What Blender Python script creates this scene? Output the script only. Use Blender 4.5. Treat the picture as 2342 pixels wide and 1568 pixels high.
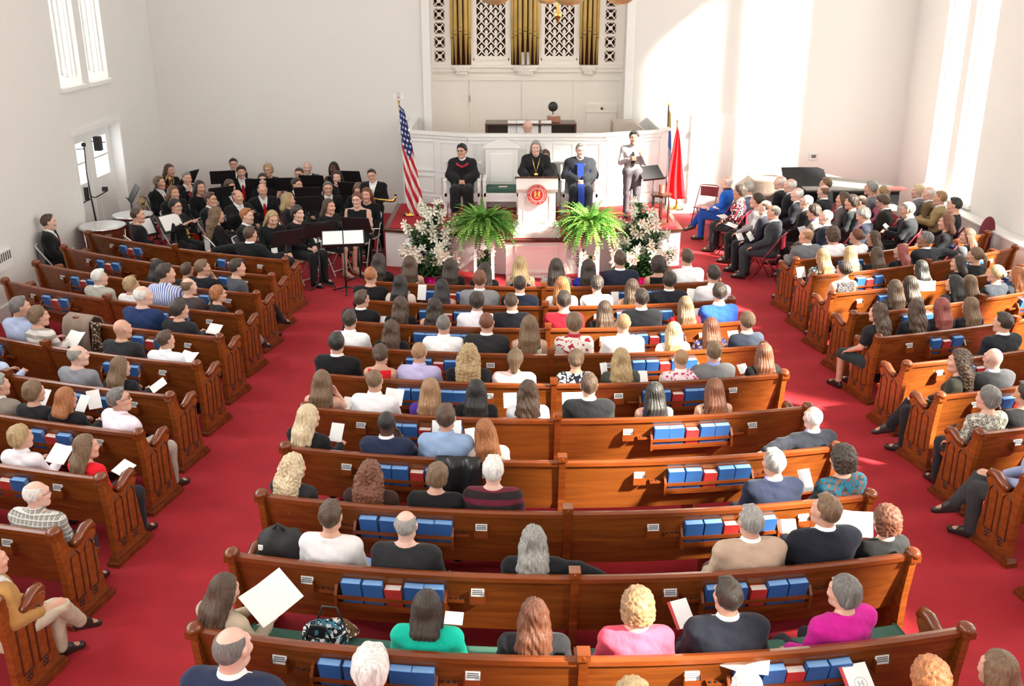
import bpy, math, random
import numpy as np
from mathutils import Vector, Matrix, Euler

for _o in list(bpy.data.objects): bpy.data.objects.remove(_o)
SC = bpy.context.scene
COL = SC.collection
PI = math.pi
R = math.radians
rnd = random.Random(7)

EXPO, SKY_STRENGTH, SUN_E, DAY_R, DAY_L, REAR_FILL = 0.62, 1.0, 44.0, 39.0, 64.0, 640.0
# ------------------------------------------------------------------ camera, sky, sun, window daylight, rear fill, exposure
CAMX, CAMH, PITCH, FPX = -0.45, 4.85, R(19.5), 2270.0
cam_d = bpy.data.cameras.new('camera'); cam = bpy.data.objects.new('camera', cam_d); COL.objects.link(cam)
cam_d.sensor_fit = 'HORIZONTAL'; cam_d.sensor_width = 36.0; cam_d.lens = 36.0 * FPX / 2342.0
cam_d.clip_start = 0.05; cam_d.clip_end = 200
cam.location = (CAMX, 0, CAMH); cam.rotation_euler = (PI / 2 - PITCH, 0, 0)
SC.camera = cam
SC.view_settings.view_transform = 'Standard'; SC.view_settings.look = 'None'
SC.view_settings.gamma = 1.0; SC.view_settings.use_curve_mapping = False
SC.view_settings.exposure = EXPO
SC.cycles.use_denoising = True
SC.cycles.use_adaptive_sampling = True; SC.cycles.adaptive_threshold = 0.02
SC.cycles.max_bounces = 6; SC.cycles.diffuse_bounces = 4; SC.cycles.glossy_bounces = 2
SC.cycles.transparent_max_bounces = 12; SC.cycles.transmission_bounces = 3
SC.cycles.caustics_reflective = False; SC.cycles.caustics_refractive = False
SC.cycles.sample_clamp_indirect = 6.0

W = bpy.data.worlds.new('sky'); SC.world = W; W.use_nodes = True
W.node_tree.nodes['Background'].inputs[0].default_value = (0.80, 0.90, 1.0, 1)
W.node_tree.nodes['Background'].inputs[1].default_value = SKY_STRENGTH

def lamp(name, kind, loc, energy, color=(1, 1, 1), rot=None, **kw):
    d = bpy.data.lights.new(name, kind); d.energy = energy; d.color = color
    for k, v in kw.items(): setattr(d, k, v)
    o = bpy.data.objects.new(name, d); COL.objects.link(o); o.location = loc
    if rot: o.rotation_euler = rot
    return o
sun = lamp('sun', 'SUN', (20, -20, 20), SUN_E, (1.0, 0.93, 0.82), angle=R(4.0))
SUN_DIR = Vector((-0.80, 0.50, -0.69)).normalized()
sun.rotation_euler = SUN_DIR.to_track_quat('-Z', 'Y').to_euler()

# window openings of the two long walls and the rear wall: (centre y, sill z, top z)
WALLX, BACKY, REARY, CEIL = 8.4, 22.75, -6.0, 9.8
WIN_R = [(y, 0.95 if y > 5 else 5.0, 8.8) for y in (20.08, 15.2, 11.2, 7.2, 3.6, -0.6)]  # two unseen rearmost windows start higher to cut off an aisle sun patch
WIN_L = [(19.08, 3.23, 8.8)] + [(y, 3.23, 8.8) for y in (14.0, 10.5, 7.0, 3.0, -1.0)]
for y, z0, z1 in WIN_R:
    lamp('window_daylight', 'AREA', (WALLX + 0.62, y, (z0 + z1) / 2), DAY_R * (z1 - z0) * (0.6 if y > 18 else 1.05), (0.93, 0.96, 1.0), (0, PI / 2, 0), shape='RECTANGLE', size=z1 - z0, size_y=2.0)
for y, z0, z1 in WIN_L:
    lamp('window_daylight', 'AREA', (-WALLX - 0.62, y, (z0 + z1) / 2), DAY_L * (z1 - z0) * (0.22 if y > 18 else 1.15), (0.86, 0.93, 1.0), (0, -PI / 2, 0), shape='RECTANGLE', size=z1 - z0, size_y=2.0)
lamp('window_daylight', 'AREA', (0, REARY - 0.62, 6.2), REAR_FILL, (0.95, 0.97, 1.0), (PI / 2, 0, 0), shape='RECTANGLE', size=6.0, size_y=4.4)  # lamp of an unseen rear window, added as frontal fill on the stage

# ------------------------------------------------------------------ picture geometry helpers
CP, SP = math.cos(PITCH), math.sin(PITCH)
def ray(u, v):
    a = (u - 1171) / FPX; b = (784 - v) / FPX
    return (a, CP + b * SP, -SP + b * CP)
def on_z(u, v, z):
    d = ray(u, v); t = (z - CAMH) / d[2]
    return Vector((CAMX + t * d[0], t * d[1], z))
def on_y(u, v, y):
    d = ray(u, v); t = y / d[1]
    return Vector((CAMX + t * d[0], y, CAMH + t * d[2]))
def proj(p):
    x, y, z = p[0] - CAMX, p[1], p[2] - CAMH
    dz = y * CP - z * SP; dy = y * SP + z * CP
    return 1171 + FPX * x / dz, 784 - FPX * dy / dz

# ------------------------------------------------------------------ materials
MATS = {}
def _new(name):
    m = bpy.data.materials.new(name); m.use_nodes = True
    nt = m.node_tree; b = nt.nodes['Principled BSDF']
    return m, nt, b
def N(nt, t, **kw):
    n = nt.nodes.new(t)
    for k, v in kw.items():
        if k in n.inputs: n.inputs[k].default_value = v
        else: setattr(n, k, v)
    return n
def coords(nt, scale=(1, 1, 1), kind='Object', rot=(0, 0, 0)):
    t = N(nt, 'ShaderNodeTexCoord'); m = N(nt, 'ShaderNodeMapping')
    m.inputs['Scale'].default_value = scale; m.inputs['Rotation'].default_value = rot
    nt.links.new(t.outputs[kind], m.inputs[0]); return m.outputs[0]
def ramp(nt, fac, stops, interp='LINEAR'):
    r = N(nt, 'ShaderNodeValToRGB'); r.color_ramp.interpolation = interp
    e = r.color_ramp.elements
    while len(e) < len(stops): e.new(0.5)
    for i, (p, c) in enumerate(stops):
        e[i].position = p; e[i].color = (c[0], c[1], c[2], 1)
    nt.links.new(fac, r.inputs[0]); return r.outputs[0]
def mixc(nt, fac, a, b):
    m = N(nt, 'ShaderNodeMix', data_type='RGBA')
    for s, x in ((6, a), (7, b)):
        if isinstance(x, tuple): m.inputs[s].default_value = (x[0], x[1], x[2], 1)
        else: nt.links.new(x, m.inputs[s])
    if isinstance(fac, float): m.inputs[0].default_value = fac
    else: nt.links.new(fac, m.inputs[0])
    return m.outputs[2]
def mathn(nt, op, a, b=0.0, c=0.0):
    m = N(nt, 'ShaderNodeMath', operation=op)
    for i, x in enumerate((a, b, c)):
        if isinstance(x, (int, float)): m.inputs[i].default_value = x
        else: nt.links.new(x, m.inputs[i])
    return m.outputs[0]
def mul(c, k): return tuple(min(1, x * k) for x in c[:3])

def plain(name, c, rough=0.6, metal=0.0, var=0.06, scale=6.0, bump=0.0, coat=0.0):
    key = ('plain', name)
    if key in MATS: return MATS[key]
    m, nt, b = _new(name)
    n = N(nt, 'ShaderNodeTexNoise', Scale=scale, Detail=3.0); nt.links.new(coords(nt), n.inputs[0])
    nt.links.new(ramp(nt, n.outputs[0], [(0.3, mul(c, 1 - var)), (0.7, mul(c, 1 + var))]), b.inputs['Base Color'])
    b.inputs['Roughness'].default_value = rough; b.inputs['Metallic'].default_value = metal
    b.inputs['Coat Weight'].default_value = coat
    if bump:
        bm = N(nt, 'ShaderNodeBump', Strength=bump, Distance=0.01); nt.links.new(n.outputs[0], bm.inputs['Height'])
        nt.links.new(bm.outputs[0], b.inputs['Normal'])
    MATS[key] = m; return m

def wood(name, dark, light, rough=0.3, scale=1.0, coat=0.25):
    key = ('wood', name)
    if key in MATS: return MATS[key]
    m, nt, b = _new(name)
    n = N(nt, 'ShaderNodeTexNoise', Scale=2.2 * scale, Detail=6.0, Distortion=0.6); nt.links.new(coords(nt, (0.6, 6, 9)), n.inputs[0])
    n2 = N(nt, 'ShaderNodeTexNoise', Scale=0.9 * scale, Detail=2.0); nt.links.new(coords(nt, (0.5, 0.6, 7)), n2.inputs[0])
    c1 = ramp(nt, n.outputs[0], [(0.32, dark), (0.68, light)])
    c2 = mixc(nt, n2.outputs[0], c1, mul(light, 0.75))
    nt.links.new(c2, b.inputs['Base Color'])
    b.inputs['Roughness'].default_value = rough; b.inputs['Coat Weight'].default_value = coat; b.inputs['Coat Roughness'].default_value = 0.2
    MATS[key] = m; return m

def hairmat(c):
    key = ('hair', c)
    if key in MATS: return MATS[key]
    m, nt, b = _new('hair')
    n = N(nt, 'ShaderNodeTexNoise', Scale=7.0, Detail=4.0, Distortion=1.2); nt.links.new(coords(nt, (9, 9, 1.2)), n.inputs[0])
    nt.links.new(ramp(nt, n.outputs[0], [(0.30, mul(c, 0.55)), (0.55, c), (0.78, mul(c, 1.55))]), b.inputs['Base Color'])
    b.inputs['Roughness'].default_value = 0.5; b.inputs['Sheen Weight'].default_value = 0.1
    bm = N(nt, 'ShaderNodeBump', Strength=0.6, Distance=0.012); nt.links.new(n.outputs[0], bm.inputs['Height'])
    nt.links.new(bm.outputs[0], b.inputs['Normal'])
    MATS[key] = m; return m

def cloth(c, pat=None, c2=(0.8, 0.8, 0.78), c3=(0.1, 0.1, 0.1)):
    key = ('cloth', c, pat, c2, c3)
    if key in MATS: return MATS[key]
    m, nt, b = _new('cloth')
    n = N(nt, 'ShaderNodeTexNoise', Scale=5.0, Detail=4.0); nt.links.new(coords(nt), n.inputs[0])
    base = ramp(nt, n.outputs[0], [(0.3, mul(c, 0.86)), (0.7, mul(c, 1.12))])
    if pat in ('hstripe', 'wide', 'vstripe', 'pin'):
        f = {'hstripe': 26.0, 'wide': 9.0, 'vstripe': 30.0, 'pin': 40.0}[pat]
        s = N(nt, 'ShaderNodeSeparateXYZ'); nt.links.new(coords(nt), s.inputs[0])
        ax = s.outputs[2] if pat in ('hstripe', 'wide') else s.outputs[0]
        w = mathn(nt, 'FRACT', mathn(nt, 'MULTIPLY', ax, f))
        base = mixc(nt, mathn(nt, 'GREATER_THAN', w, 0.55), base, c2)
    elif pat == 'plaid':
        s = N(nt, 'ShaderNodeSeparateXYZ'); nt.links.new(coords(nt), s.inputs[0])
        for ax, off in ((s.outputs[0], 0.0), (s.outputs[2], 0.3)):
            w = mathn(nt, 'FRACT', mathn(nt, 'MULTIPLY_ADD', ax, 22.0, off + 50))
            base = mixc(nt, mathn(nt, 'MULTIPLY', mathn(nt, 'GREATER_THAN', w, 0.6), 0.6), base, c2)
            w = mathn(nt, 'FRACT', mathn(nt, 'MULTIPLY_ADD', ax, 22.0, off + 50.3))
            base = mixc(nt, mathn(nt, 'MULTIPLY', mathn(nt, 'GREATER_THAN', w, 0.9), 0.8), base, c3)
    elif pat in ('floral', 'spots', 'fine'):
        vo = N(nt, 'ShaderNodeTexVoronoi', Scale={'floral': 24.0, 'spots': 40.0, 'fine': 70.0}[pat]); nt.links.new(coords(nt), vo.inputs[0])
        base = mixc(nt, mathn(nt, 'LESS_THAN', vo.outputs['Distance'], 0.42), base, c2)
        n2 = N(nt, 'ShaderNodeTexNoise', Scale=18.0, Detail=2.0); nt.links.new(coords(nt), n2.inputs[0])
        base = mixc(nt, mathn(nt, 'GREATER_THAN', n2.outputs[0], 0.56), base, c3)
    nt.links.new(base, b.inputs['Base Color'])
    b.inputs['Roughness'].default_value = 0.85; b.inputs['Sheen Weight'].default_value = 0.08; b.inputs['Specular IOR Level'].default_value = 0.25
    wv = N(nt, 'ShaderNodeTexNoise', Scale=9.0, Detail=3.0, Distortion=1.0); nt.links.new(coords(nt, (1, 1, 0.6)), wv.inputs[0])
    bm = N(nt, 'ShaderNodeBump', Strength=0.35, Distance=0.03); nt.links.new(wv.outputs[0], bm.inputs['Height'])
    nt.links.new(bm.outputs[0], b.inputs['Normal'])
    MATS[key] = m; return m

def skinmat(c):
    key = ('skin', c)
    if key in MATS: return MATS[key]
    m, nt, b = _new('skin')
    n = N(nt, 'ShaderNodeTexNoise', Scale=9.0, Detail=3.0); nt.links.new(coords(nt), n.inputs[0])
    nt.links.new(ramp(nt, n.outputs[0], [(0.3, mul(c, 0.9)), (0.7, (min(1, c[0] * 1.1), c[1], c[2]))]), b.inputs['Base Color'])
    b.inputs['Roughness'].default_value = 0.5; b.inputs['Subsurface Weight'].default_value = 0.0
    MATS[key] = m; return m

# ------------------------------------------------------------------ mesh helpers
class MB:
    def __init__(s): s.v = []; s.f = []; s.m = []; s.sm = []; s.M = Matrix()
    def add(s, vs, fs, mi=0, smooth=False):
        k = len(s.v); s.v += [tuple(s.M @ Vector(p)) for p in vs]
        for f in fs: s.f.append([i + k for i in f]); s.m.append(mi); s.sm.append(smooth)
        return s
    def box(s, x0, x1, y0, y1, z0, z1, mi=0):
        v = [(x, y, z) for z in (z0, z1) for y in (y0, y1) for x in (x0, x1)]
        return s.add(v, [(0, 2, 3, 1), (4, 5, 7, 6), (0, 1, 5, 4), (2, 6, 7, 3), (0, 4, 6, 2), (1, 3, 7, 5)], mi)
    def rect(s, axis, p0, p1, a0, a1, z0, z1, w, w2=None, mi=0):
        """a picture-frame of four bars (no overlapping corners) between p0 and p1 along `axis`"""
        w2 = w2 or w
        for q in ((a0, a1, z0, z0 + w2), (a0, a1, z1 - w2, z1), (a0, a0 + w, z0 + w2, z1 - w2), (a1 - w, a1, z0 + w2, z1 - w2)):
            s.box(p0, p1, q[0], q[1], q[2], q[3], mi) if axis == 'x' else s.box(q[0], q[1], p0, p1, q[2], q[3], mi)
        return s
    def cbox(s, c, d, mi=0):
        return s.box(c[0] - d[0] / 2, c[0] + d[0] / 2, c[1] - d[1] / 2, c[1] + d[1] / 2, c[2] - d[2] / 2, c[2] + d[2] / 2, mi)
    def prism(s, pts, x0, x1, mi=0, axis='x', smooth=False):
        n = len(pts)
        def P(a, p): return (a, p[0], p[1]) if axis == 'x' else ((p[0], a, p[1]) if axis == 'y' else (p[0], p[1], a))
        v = [P(x0, p) for p in pts] + [P(x1, p) for p in pts]
        f = [list(range(n))[::-1], list(range(n, 2 * n))] + [(i, (i + 1) % n, n + (i + 1) % n, n + i) for i in range(n)]
        return s.add(v, f, mi, smooth)
    def tube(s, pts, r, seg=8, mi=0, cap=True, closed=False):
        pts = [Vector(p) for p in pts]; n = len(pts)
        rs = r if isinstance(r, (list, tuple)) else [r] * n
        v = []; up0 = None
        for i, p in enumerate(pts):
            a = pts[(i - 1) % n] if (closed or i > 0) else p
            b = pts[(i + 1) % n] if (closed or i < n - 1) else p
            d = (b - a).normalized() if (b - a).length > 1e-9 else Vector((0, 0, 1))
            if up0 is None:
                up0 = Vector((0, 0, 1)) if abs(d.z) < 0.9 else Vector((1, 0, 0))
            x = d.cross(up0)
            if x.length < 1e-6: x = d.cross(Vector((0, 1, 0)))
            x.normalize(); y = x.cross(d); up0 = y
            for k in range(seg):
                t = 2 * PI * k / seg; v.append(p + rs[i] * (math.cos(t) * x + math.sin(t) * y))
        f = []
        for i in range(n if closed else n - 1):
            j = (i + 1) % n
            for k in range(seg): f.append((i * seg + k, i * seg + (k + 1) % seg, j * seg + (k + 1) % seg, j * seg + k))
        if cap and not closed: f += [list(range(seg))[::-1], [(n - 1) * seg + k for k in range(seg)]]
        return s.add(v, f, mi, True)
    def lathe(s, prof, c=(0, 0, 0), seg=20, mi=0, smooth=True):
        v = []; f = []; n = len(prof)
        for r_, z in prof:
            for k in range(seg):
                t = 2 * PI * k / seg; v.append((c[0] + r_ * math.cos(t), c[1] + r_ * math.sin(t), c[2] + z))
        for i in range(n - 1):
            for k in range(seg): f.append((i * seg + k, i * seg + (k + 1) % seg, (i + 1) * seg + (k + 1) % seg, (i + 1) * seg + k))
        f += [list(range(seg))[::-1], [(n - 1) * seg + k for k in range(seg)]]
        return s.add(v, f, mi, smooth)
    def ball(s, c, r, seg=10, mi=0):
        rr = r if isinstance(r, (list, tuple)) else (r, r, r); n = max(4, seg // 2); v = []; f = []
        for i in range(n + 1):
            a = PI * i / n - PI / 2
            for k in range(seg):
                t = 2 * PI * k / seg; v.append((c[0] + rr[0] * math.cos(a) * math.cos(t), c[1] + rr[1] * math.cos(a) * math.sin(t), c[2] + rr[2] * math.sin(a)))
        for i in range(n):
            for k in range(seg): f.append((i * seg + k, i * seg + (k + 1) % seg, (i + 1) * seg + (k + 1) % seg, (i + 1) * seg + k))
        return s.add(v, f, mi, True)
    def grid(s, P, mi=0, smooth=True, closed_u=False):      # P[i][j] points
        n = len(P); m = len(P[0]); v = [p for row in P for p in row]; f = []
        for i in range(n - 1 + (1 if closed_u else 0)):
            for j in range(m - 1): f.append((i * m + j, ((i + 1) % n) * m + j, ((i + 1) % n) * m + j + 1, i * m + j + 1))
        return s.add(v, f, mi, smooth)
    def mesh(s, name, mats):
        me = bpy.data.meshes.new(name); me.from_pydata(s.v, [], s.f)
        for m in (mats if isinstance(mats, (list, tuple)) else [mats]): me.materials.append(m)
        me.polygons.foreach_set('material_index', s.m); me.polygons.foreach_set('use_smooth', s.sm)
        me.update(); return me
    def build(s, name, mats, parent=None, loc=(0, 0, 0), rot=(0, 0, 0)):
        return link(name, s.mesh(name, mats), parent, loc, rot)

def link(name, me, parent=None, loc=(0, 0, 0), rot=(0, 0, 0)):
    o = bpy.data.objects.new(name, me); COL.objects.link(o)
    if parent is not None: o.parent = parent
    o.location = loc; o.rotation_euler = rot
    return o
def bevel(o, w=0.006, seg=2):
    m = o.modifiers.new('bevel', 'BEVEL'); m.width = w; m.segments = seg; m.limit_method = 'ANGLE'; m.angle_limit = R(40)
    return o
def tag(o, label, cat, group=None, kind=None):
    o['label'] = label; o['category'] = cat
    if group: o['group'] = group
    if kind: o['kind'] = kind
    return o
def empty(name, loc=(0, 0, 0), rz=0.0):
    o = bpy.data.objects.new(name, None); COL.objects.link(o); o.location = loc; o.rotation_euler = (0, 0, rz); o.empty_display_size = 0.1
    return o
def struct(o): o['kind'] = 'structure'; return o
def copy_tree(o, parent=None, kids=None):
    c = o.copy(); COL.objects.link(c)
    if parent is not None: c.parent = parent
    for ch in o.children: copy_tree(ch, c)
    return c
ORD = ['zeroth', 'first', 'second', 'third', 'fourth', 'fifth', 'sixth', 'seventh', 'eighth', 'ninth', 'tenth', 'eleventh', 'twelfth']
# ------------------------------------------------------------------ smooth organic surfaces (distance fields meshed with surface nets)
class Field:
    def __init__(s, lo, hi, h):
        ax = [np.arange(lo[i], hi[i] + h, h, dtype=np.float32) for i in range(3)]
        s.ax = ax; s.X, s.Y, s.Z = np.meshgrid(*ax, indexing='ij'); s.F = np.full(s.X.shape, 9.0, np.float32); s.k = 0.03
    def smin(s, d, k=None):
        k = s.k if k is None else k
        if k <= 0: s.F = np.minimum(s.F, d); return s
        h = np.clip(0.5 + 0.5 * (d - s.F) / k, 0, 1)
        s.F = d + (s.F - d) * h - k * h * (1 - h)
        return s
    def cone(s, a, b, ra, rb, k=None, sq=(1, 1, 1)):
        s.smin(s.dcone(a, b, ra, rb, sq), k); return s
    def dcone(s, a, b, ra, rb, sq=(1, 1, 1)):
        ax, ay, az = (a[i] * sq[i] for i in range(3)); bx, by, bz = (b[i] * sq[i] for i in range(3))
        X, Y, Z = s.X * sq[0], s.Y * sq[1], s.Z * sq[2]
        dx, dy, dz = bx - ax, by - ay, bz - az; L = dx * dx + dy * dy + dz * dz + 1e-12
        t = np.clip(((X - ax) * dx + (Y - ay) * dy + (Z - az) * dz) / L, 0, 1)
        return np.sqrt((X - ax - t * dx) ** 2 + (Y - ay - t * dy) ** 2 + (Z - az - t * dz) ** 2) - (ra + (rb - ra) * t)
    def dell(s, c, r):
        q = np.sqrt(((s.X - c[0]) / r[0]) ** 2 + ((s.Y - c[1]) / r[1]) ** 2 + ((s.Z - c[2]) / r[2]) ** 2)
        return (q - 1) * min(r)
    def ell(s, c, r, k=None): return s.smin(s.dell(c, r), k)
    def cut(s, d): s.F = np.maximum(s.F, -d); return s           # remove where d < 0
    def keep(s, d): s.F = np.maximum(s.F, d); return s           # keep only where d < 0
    def mesh(s):
        return nets(s.F, *s.ax)

def nets(F, xs, ys, zs):
    S = F < 0
    nx, ny, nz = F.shape
    c = [S[i:nx - 1 + i, j:ny - 1 + j, k:nz - 1 + k] for i in (0, 1) for j in (0, 1) for k in (0, 1)]
    cnt = sum(a.astype(np.int8) for a in c)
    act = (cnt > 0) & (cnt < 8)
    I, J, K = np.nonzero(act); n = len(I)
    idx = np.full(act.shape, -1, np.int32); idx[I, J, K] = np.arange(n)
    val = {}
    for i in (0, 1):
        for j in (0, 1):
            for k in (0, 1): val[i, j, k] = F[I + i, J + j, K + k]
    P = np.zeros((n, 3), np.float32); W_ = np.zeros(n, np.float32)
    for a in range(3):
        for p in (0, 1):
            for q in (0, 1):
                e0 = [0, 0, 0]; o = [x for x in range(3) if x != a]; e0[o[0]] = p; e0[o[1]] = q; e1 = list(e0); e1[a] = 1
                v0, v1 = val[tuple(e0)], val[tuple(e1)]; m = (v0 < 0) != (v1 < 0)
                t = np.where(m, v0 / np.where(m, v0 - v1, 1), 0)
                pos = np.zeros((n, 3), np.float32); pos[:, o[0]] = p; pos[:, o[1]] = q; pos[:, a] = t
                P += pos * m[:, None]; W_ += m
    P /= W_[:, None]
    V = np.stack([xs[I] + P[:, 0] * (xs[I + 1] - xs[I]), ys[J] + P[:, 1] * (ys[J + 1] - ys[J]), zs[K] + P[:, 2] * (zs[K + 1] - zs[K])], 1)
    Q = []
    for a in range(3):
        s0 = [slice(1, -1)] * 3; s1 = [slice(1, -1)] * 3; s0[a] = slice(0, -1); s1[a] = slice(1, None)
        A = S[tuple(s0)]; B = S[tuple(s1)]
        ch = A != B
        i3 = list(np.nonzero(ch)); flip = A[ch]
        o = [x for x in range(3) if x != a]
        base = [None] * 3
        base[a] = i3[a]; base[o[0]] = i3[o[0]] + 1; base[o[1]] = i3[o[1]] + 1
        def cell(d0, d1):
            b = [x.copy() for x in base]; b[o[0]] += d0; b[o[1]] += d1
            return idx[b[0], b[1], b[2]]
        q = np.stack([cell(-1, -1), cell(0, -1), cell(0, 0), cell(-1, 0)], 1)
        if a == 1: flip = ~flip
        q = np.where(flip[:, None], q, q[:, ::-1]); Q.append(q)
    Q = np.concatenate(Q); Q = Q[(Q >= 0).all(1)]
    return V, Q

def npmesh(name, parts, mats):
    """parts: [(V, Q, matindex or per-face array)] joined as one mesh"""
    Vs, Qs, Ms = [], [], []; k = 0
    for V, Q, mi in parts:
        Vs.append(V); Qs.append(Q + k); Ms.append(np.full(len(Q), mi, np.int32) if np.isscalar(mi) else mi.astype(np.int32)); k += len(V)
    V = np.concatenate(Vs).astype(np.float32); Q = np.concatenate(Qs).astype(np.int32); M = np.concatenate(Ms)
    me = bpy.data.meshes.new(name)
    me.vertices.add(len(V)); me.vertices.foreach_set('co', V.ravel())
    me.loops.add(Q.size); me.loops.foreach_set('vertex_index', Q.ravel())
    me.polygons.add(len(Q)); me.polygons.foreach_set('loop_start', np.arange(0, Q.size, 4, dtype=np.int32))
    for m in mats: me.materials.append(m)
    me.polygons.foreach_set('material_index', M)
    me.polygons.foreach_set('use_smooth', np.ones(len(Q), bool))
    me.update(calc_edges=True); return me
def xf(V, M): 
    A = np.array(M, np.float32); return V @ A[:3, :3].T + A[:3, 3]
# ------------------------------------------------------------------ people: head, hands, bodies, clothes, hair
def face_index(V, Q):
    C = V[Q].mean(1); x, y, z = np.abs(C[:, 0]), C[:, 1], C[:, 2]; mi = np.zeros(len(Q), np.int32)
    f = y > 0.055
    mi[f & (x < 0.019) & (np.abs(z + 0.060) < 0.0052)] = 1
    mi[f & (np.abs(x - 0.032) < 0.017) & (np.abs(z - 0.031 + 0.2 * np.abs(x - 0.034)) < 0.0032)] = 2
    e = f & ((((x - 0.031) / 0.0135) ** 2 + ((z - 0.007) / 0.0050) ** 2) < 1); mi[e] = 4
    mi[f & ((((x - 0.031) / 0.0070) ** 2 + ((z - 0.007) / 0.0055) ** 2) < 1)] = 3
    return mi
_heads = {}
def head_mesh(sex):
    if sex in _heads: return _heads[sex]
    g = Field((-0.10, -0.135, -0.20), (0.10, 0.135, 0.135), 0.0045); g.k = 0.03
    w = 0.96 if sex == 'f' else 1.0
    g.ell((0, -0.018, 0.022), (0.074 * w, 0.094, 0.094), 0)
    g.ell((0, 0.030, -0.030), (0.060 * w, 0.062, 0.080), 0.04)
    g.ell((0, 0.058, -0.098), (0.026 if sex == 'f' else 0.031, 0.022, 0.020), 0.035)
    g.cone((-0.042 * w, 0.015, -0.085), (0, 0.06, -0.1), 0.018, 0.020, 0.03); g.cone((0.042 * w, 0.015, -0.085), (0, 0.06, -0.1), 0.018, 0.020, 0.03)
    g.cone((0, 0.088, 0.018), (0, 0.103, -0.027), 0.0075, 0.0105, 0.014)
    for q in (-1, 1):
        g.ell((q * 0.011, 0.098, -0.030), (0.009, 0.010, 0.008), 0.008)
        g.cone((q * 0.014, 0.086, 0.033), (q * 0.050, 0.068, 0.031), 0.009, 0.008, 0.014)
        g.ell((q * 0.038, 0.066, -0.028), (0.022, 0.022, 0.020), 0.02)
    g.ell((0, 0.086, -0.055), (0.022, 0.011, 0.0065), 0.008); g.ell((0, 0.084, -0.065), (0.018, 0.011, 0.007), 0.006)
    for q in (-1, 1):
        d = g.dell((q * 0.031, 0.094, 0.008), (0.017, 0.016, 0.011)); h = np.clip(0.5 - 0.5 * (g.F + d) / 0.01, 0, 1)
        g.F = g.F + (-d - g.F) * h + 0.01 * h * (1 - h)
        g.ell((q * 0.031, 0.074, 0.008), (0.0135, 0.0135, 0.0115), 0.002)
        g.ell((q * 0.0755 * w, -0.008, -0.004), (0.010, 0.019, 0.030), 0.008)
        g.ell((q * 0.082 * w, -0.014, 0.010), (0.006, 0.016, 0.016), 0.006)
    g.cone((0, -0.030, -0.06), (0, -0.040, -0.19), 0.052 * w, 0.054 * w, 0.03)
    V, Q = g.mesh(); _heads[sex] = (V, Q, face_index(V, Q)); return _heads[sex]
_hands = {}
def hand_mesh(kind='relaxed'):
    if kind in _hands: return _hands[kind]
    g = Field((-0.06, -0.03, -0.09), (0.075, 0.19, 0.035), 0.0055); c = 1.0 if kind == 'relaxed' else 1.9
    for i, x in enumerate((-0.030, -0.010, 0.010, 0.029)):
        g.cone((x * 0.55, 0.0, 0), (x, 0.082, 0), 0.016, 0.0125, 0.012)
    g.cone((0, -0.03, 0), (0, 0.02, 0), 0.025, 0.022, 0.015, (1, 1, 1.25))
    for x, L in ((-0.030, 0.055), (-0.010, 0.070), (0.010, 0.075), (0.029, 0.066)):
        k = (x, 0.084, 0.002); m = (x * 1.05, 0.084 + L * 0.52, 0.002 - 0.014 * c); t = (x * 1.06, 0.084 + L * (1.0 - 0.22 * c), -0.008 - 0.024 * c)
        g.cone(k, m, 0.0088, 0.0080, 0.004); g.cone(m, t, 0.0080, 0.0066, 0.002)
    g.cone((0.022, 0.018, -0.004), (0.048, 0.050, -0.016), 0.014, 0.0105, 0.010); g.cone((0.048, 0.050, -0.016), (0.050, 0.085, -0.030), 0.0098, 0.0078, 0.003)
    V, Q = g.mesh(); _hands[kind] = (V, Q); return _hands[kind]

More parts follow.
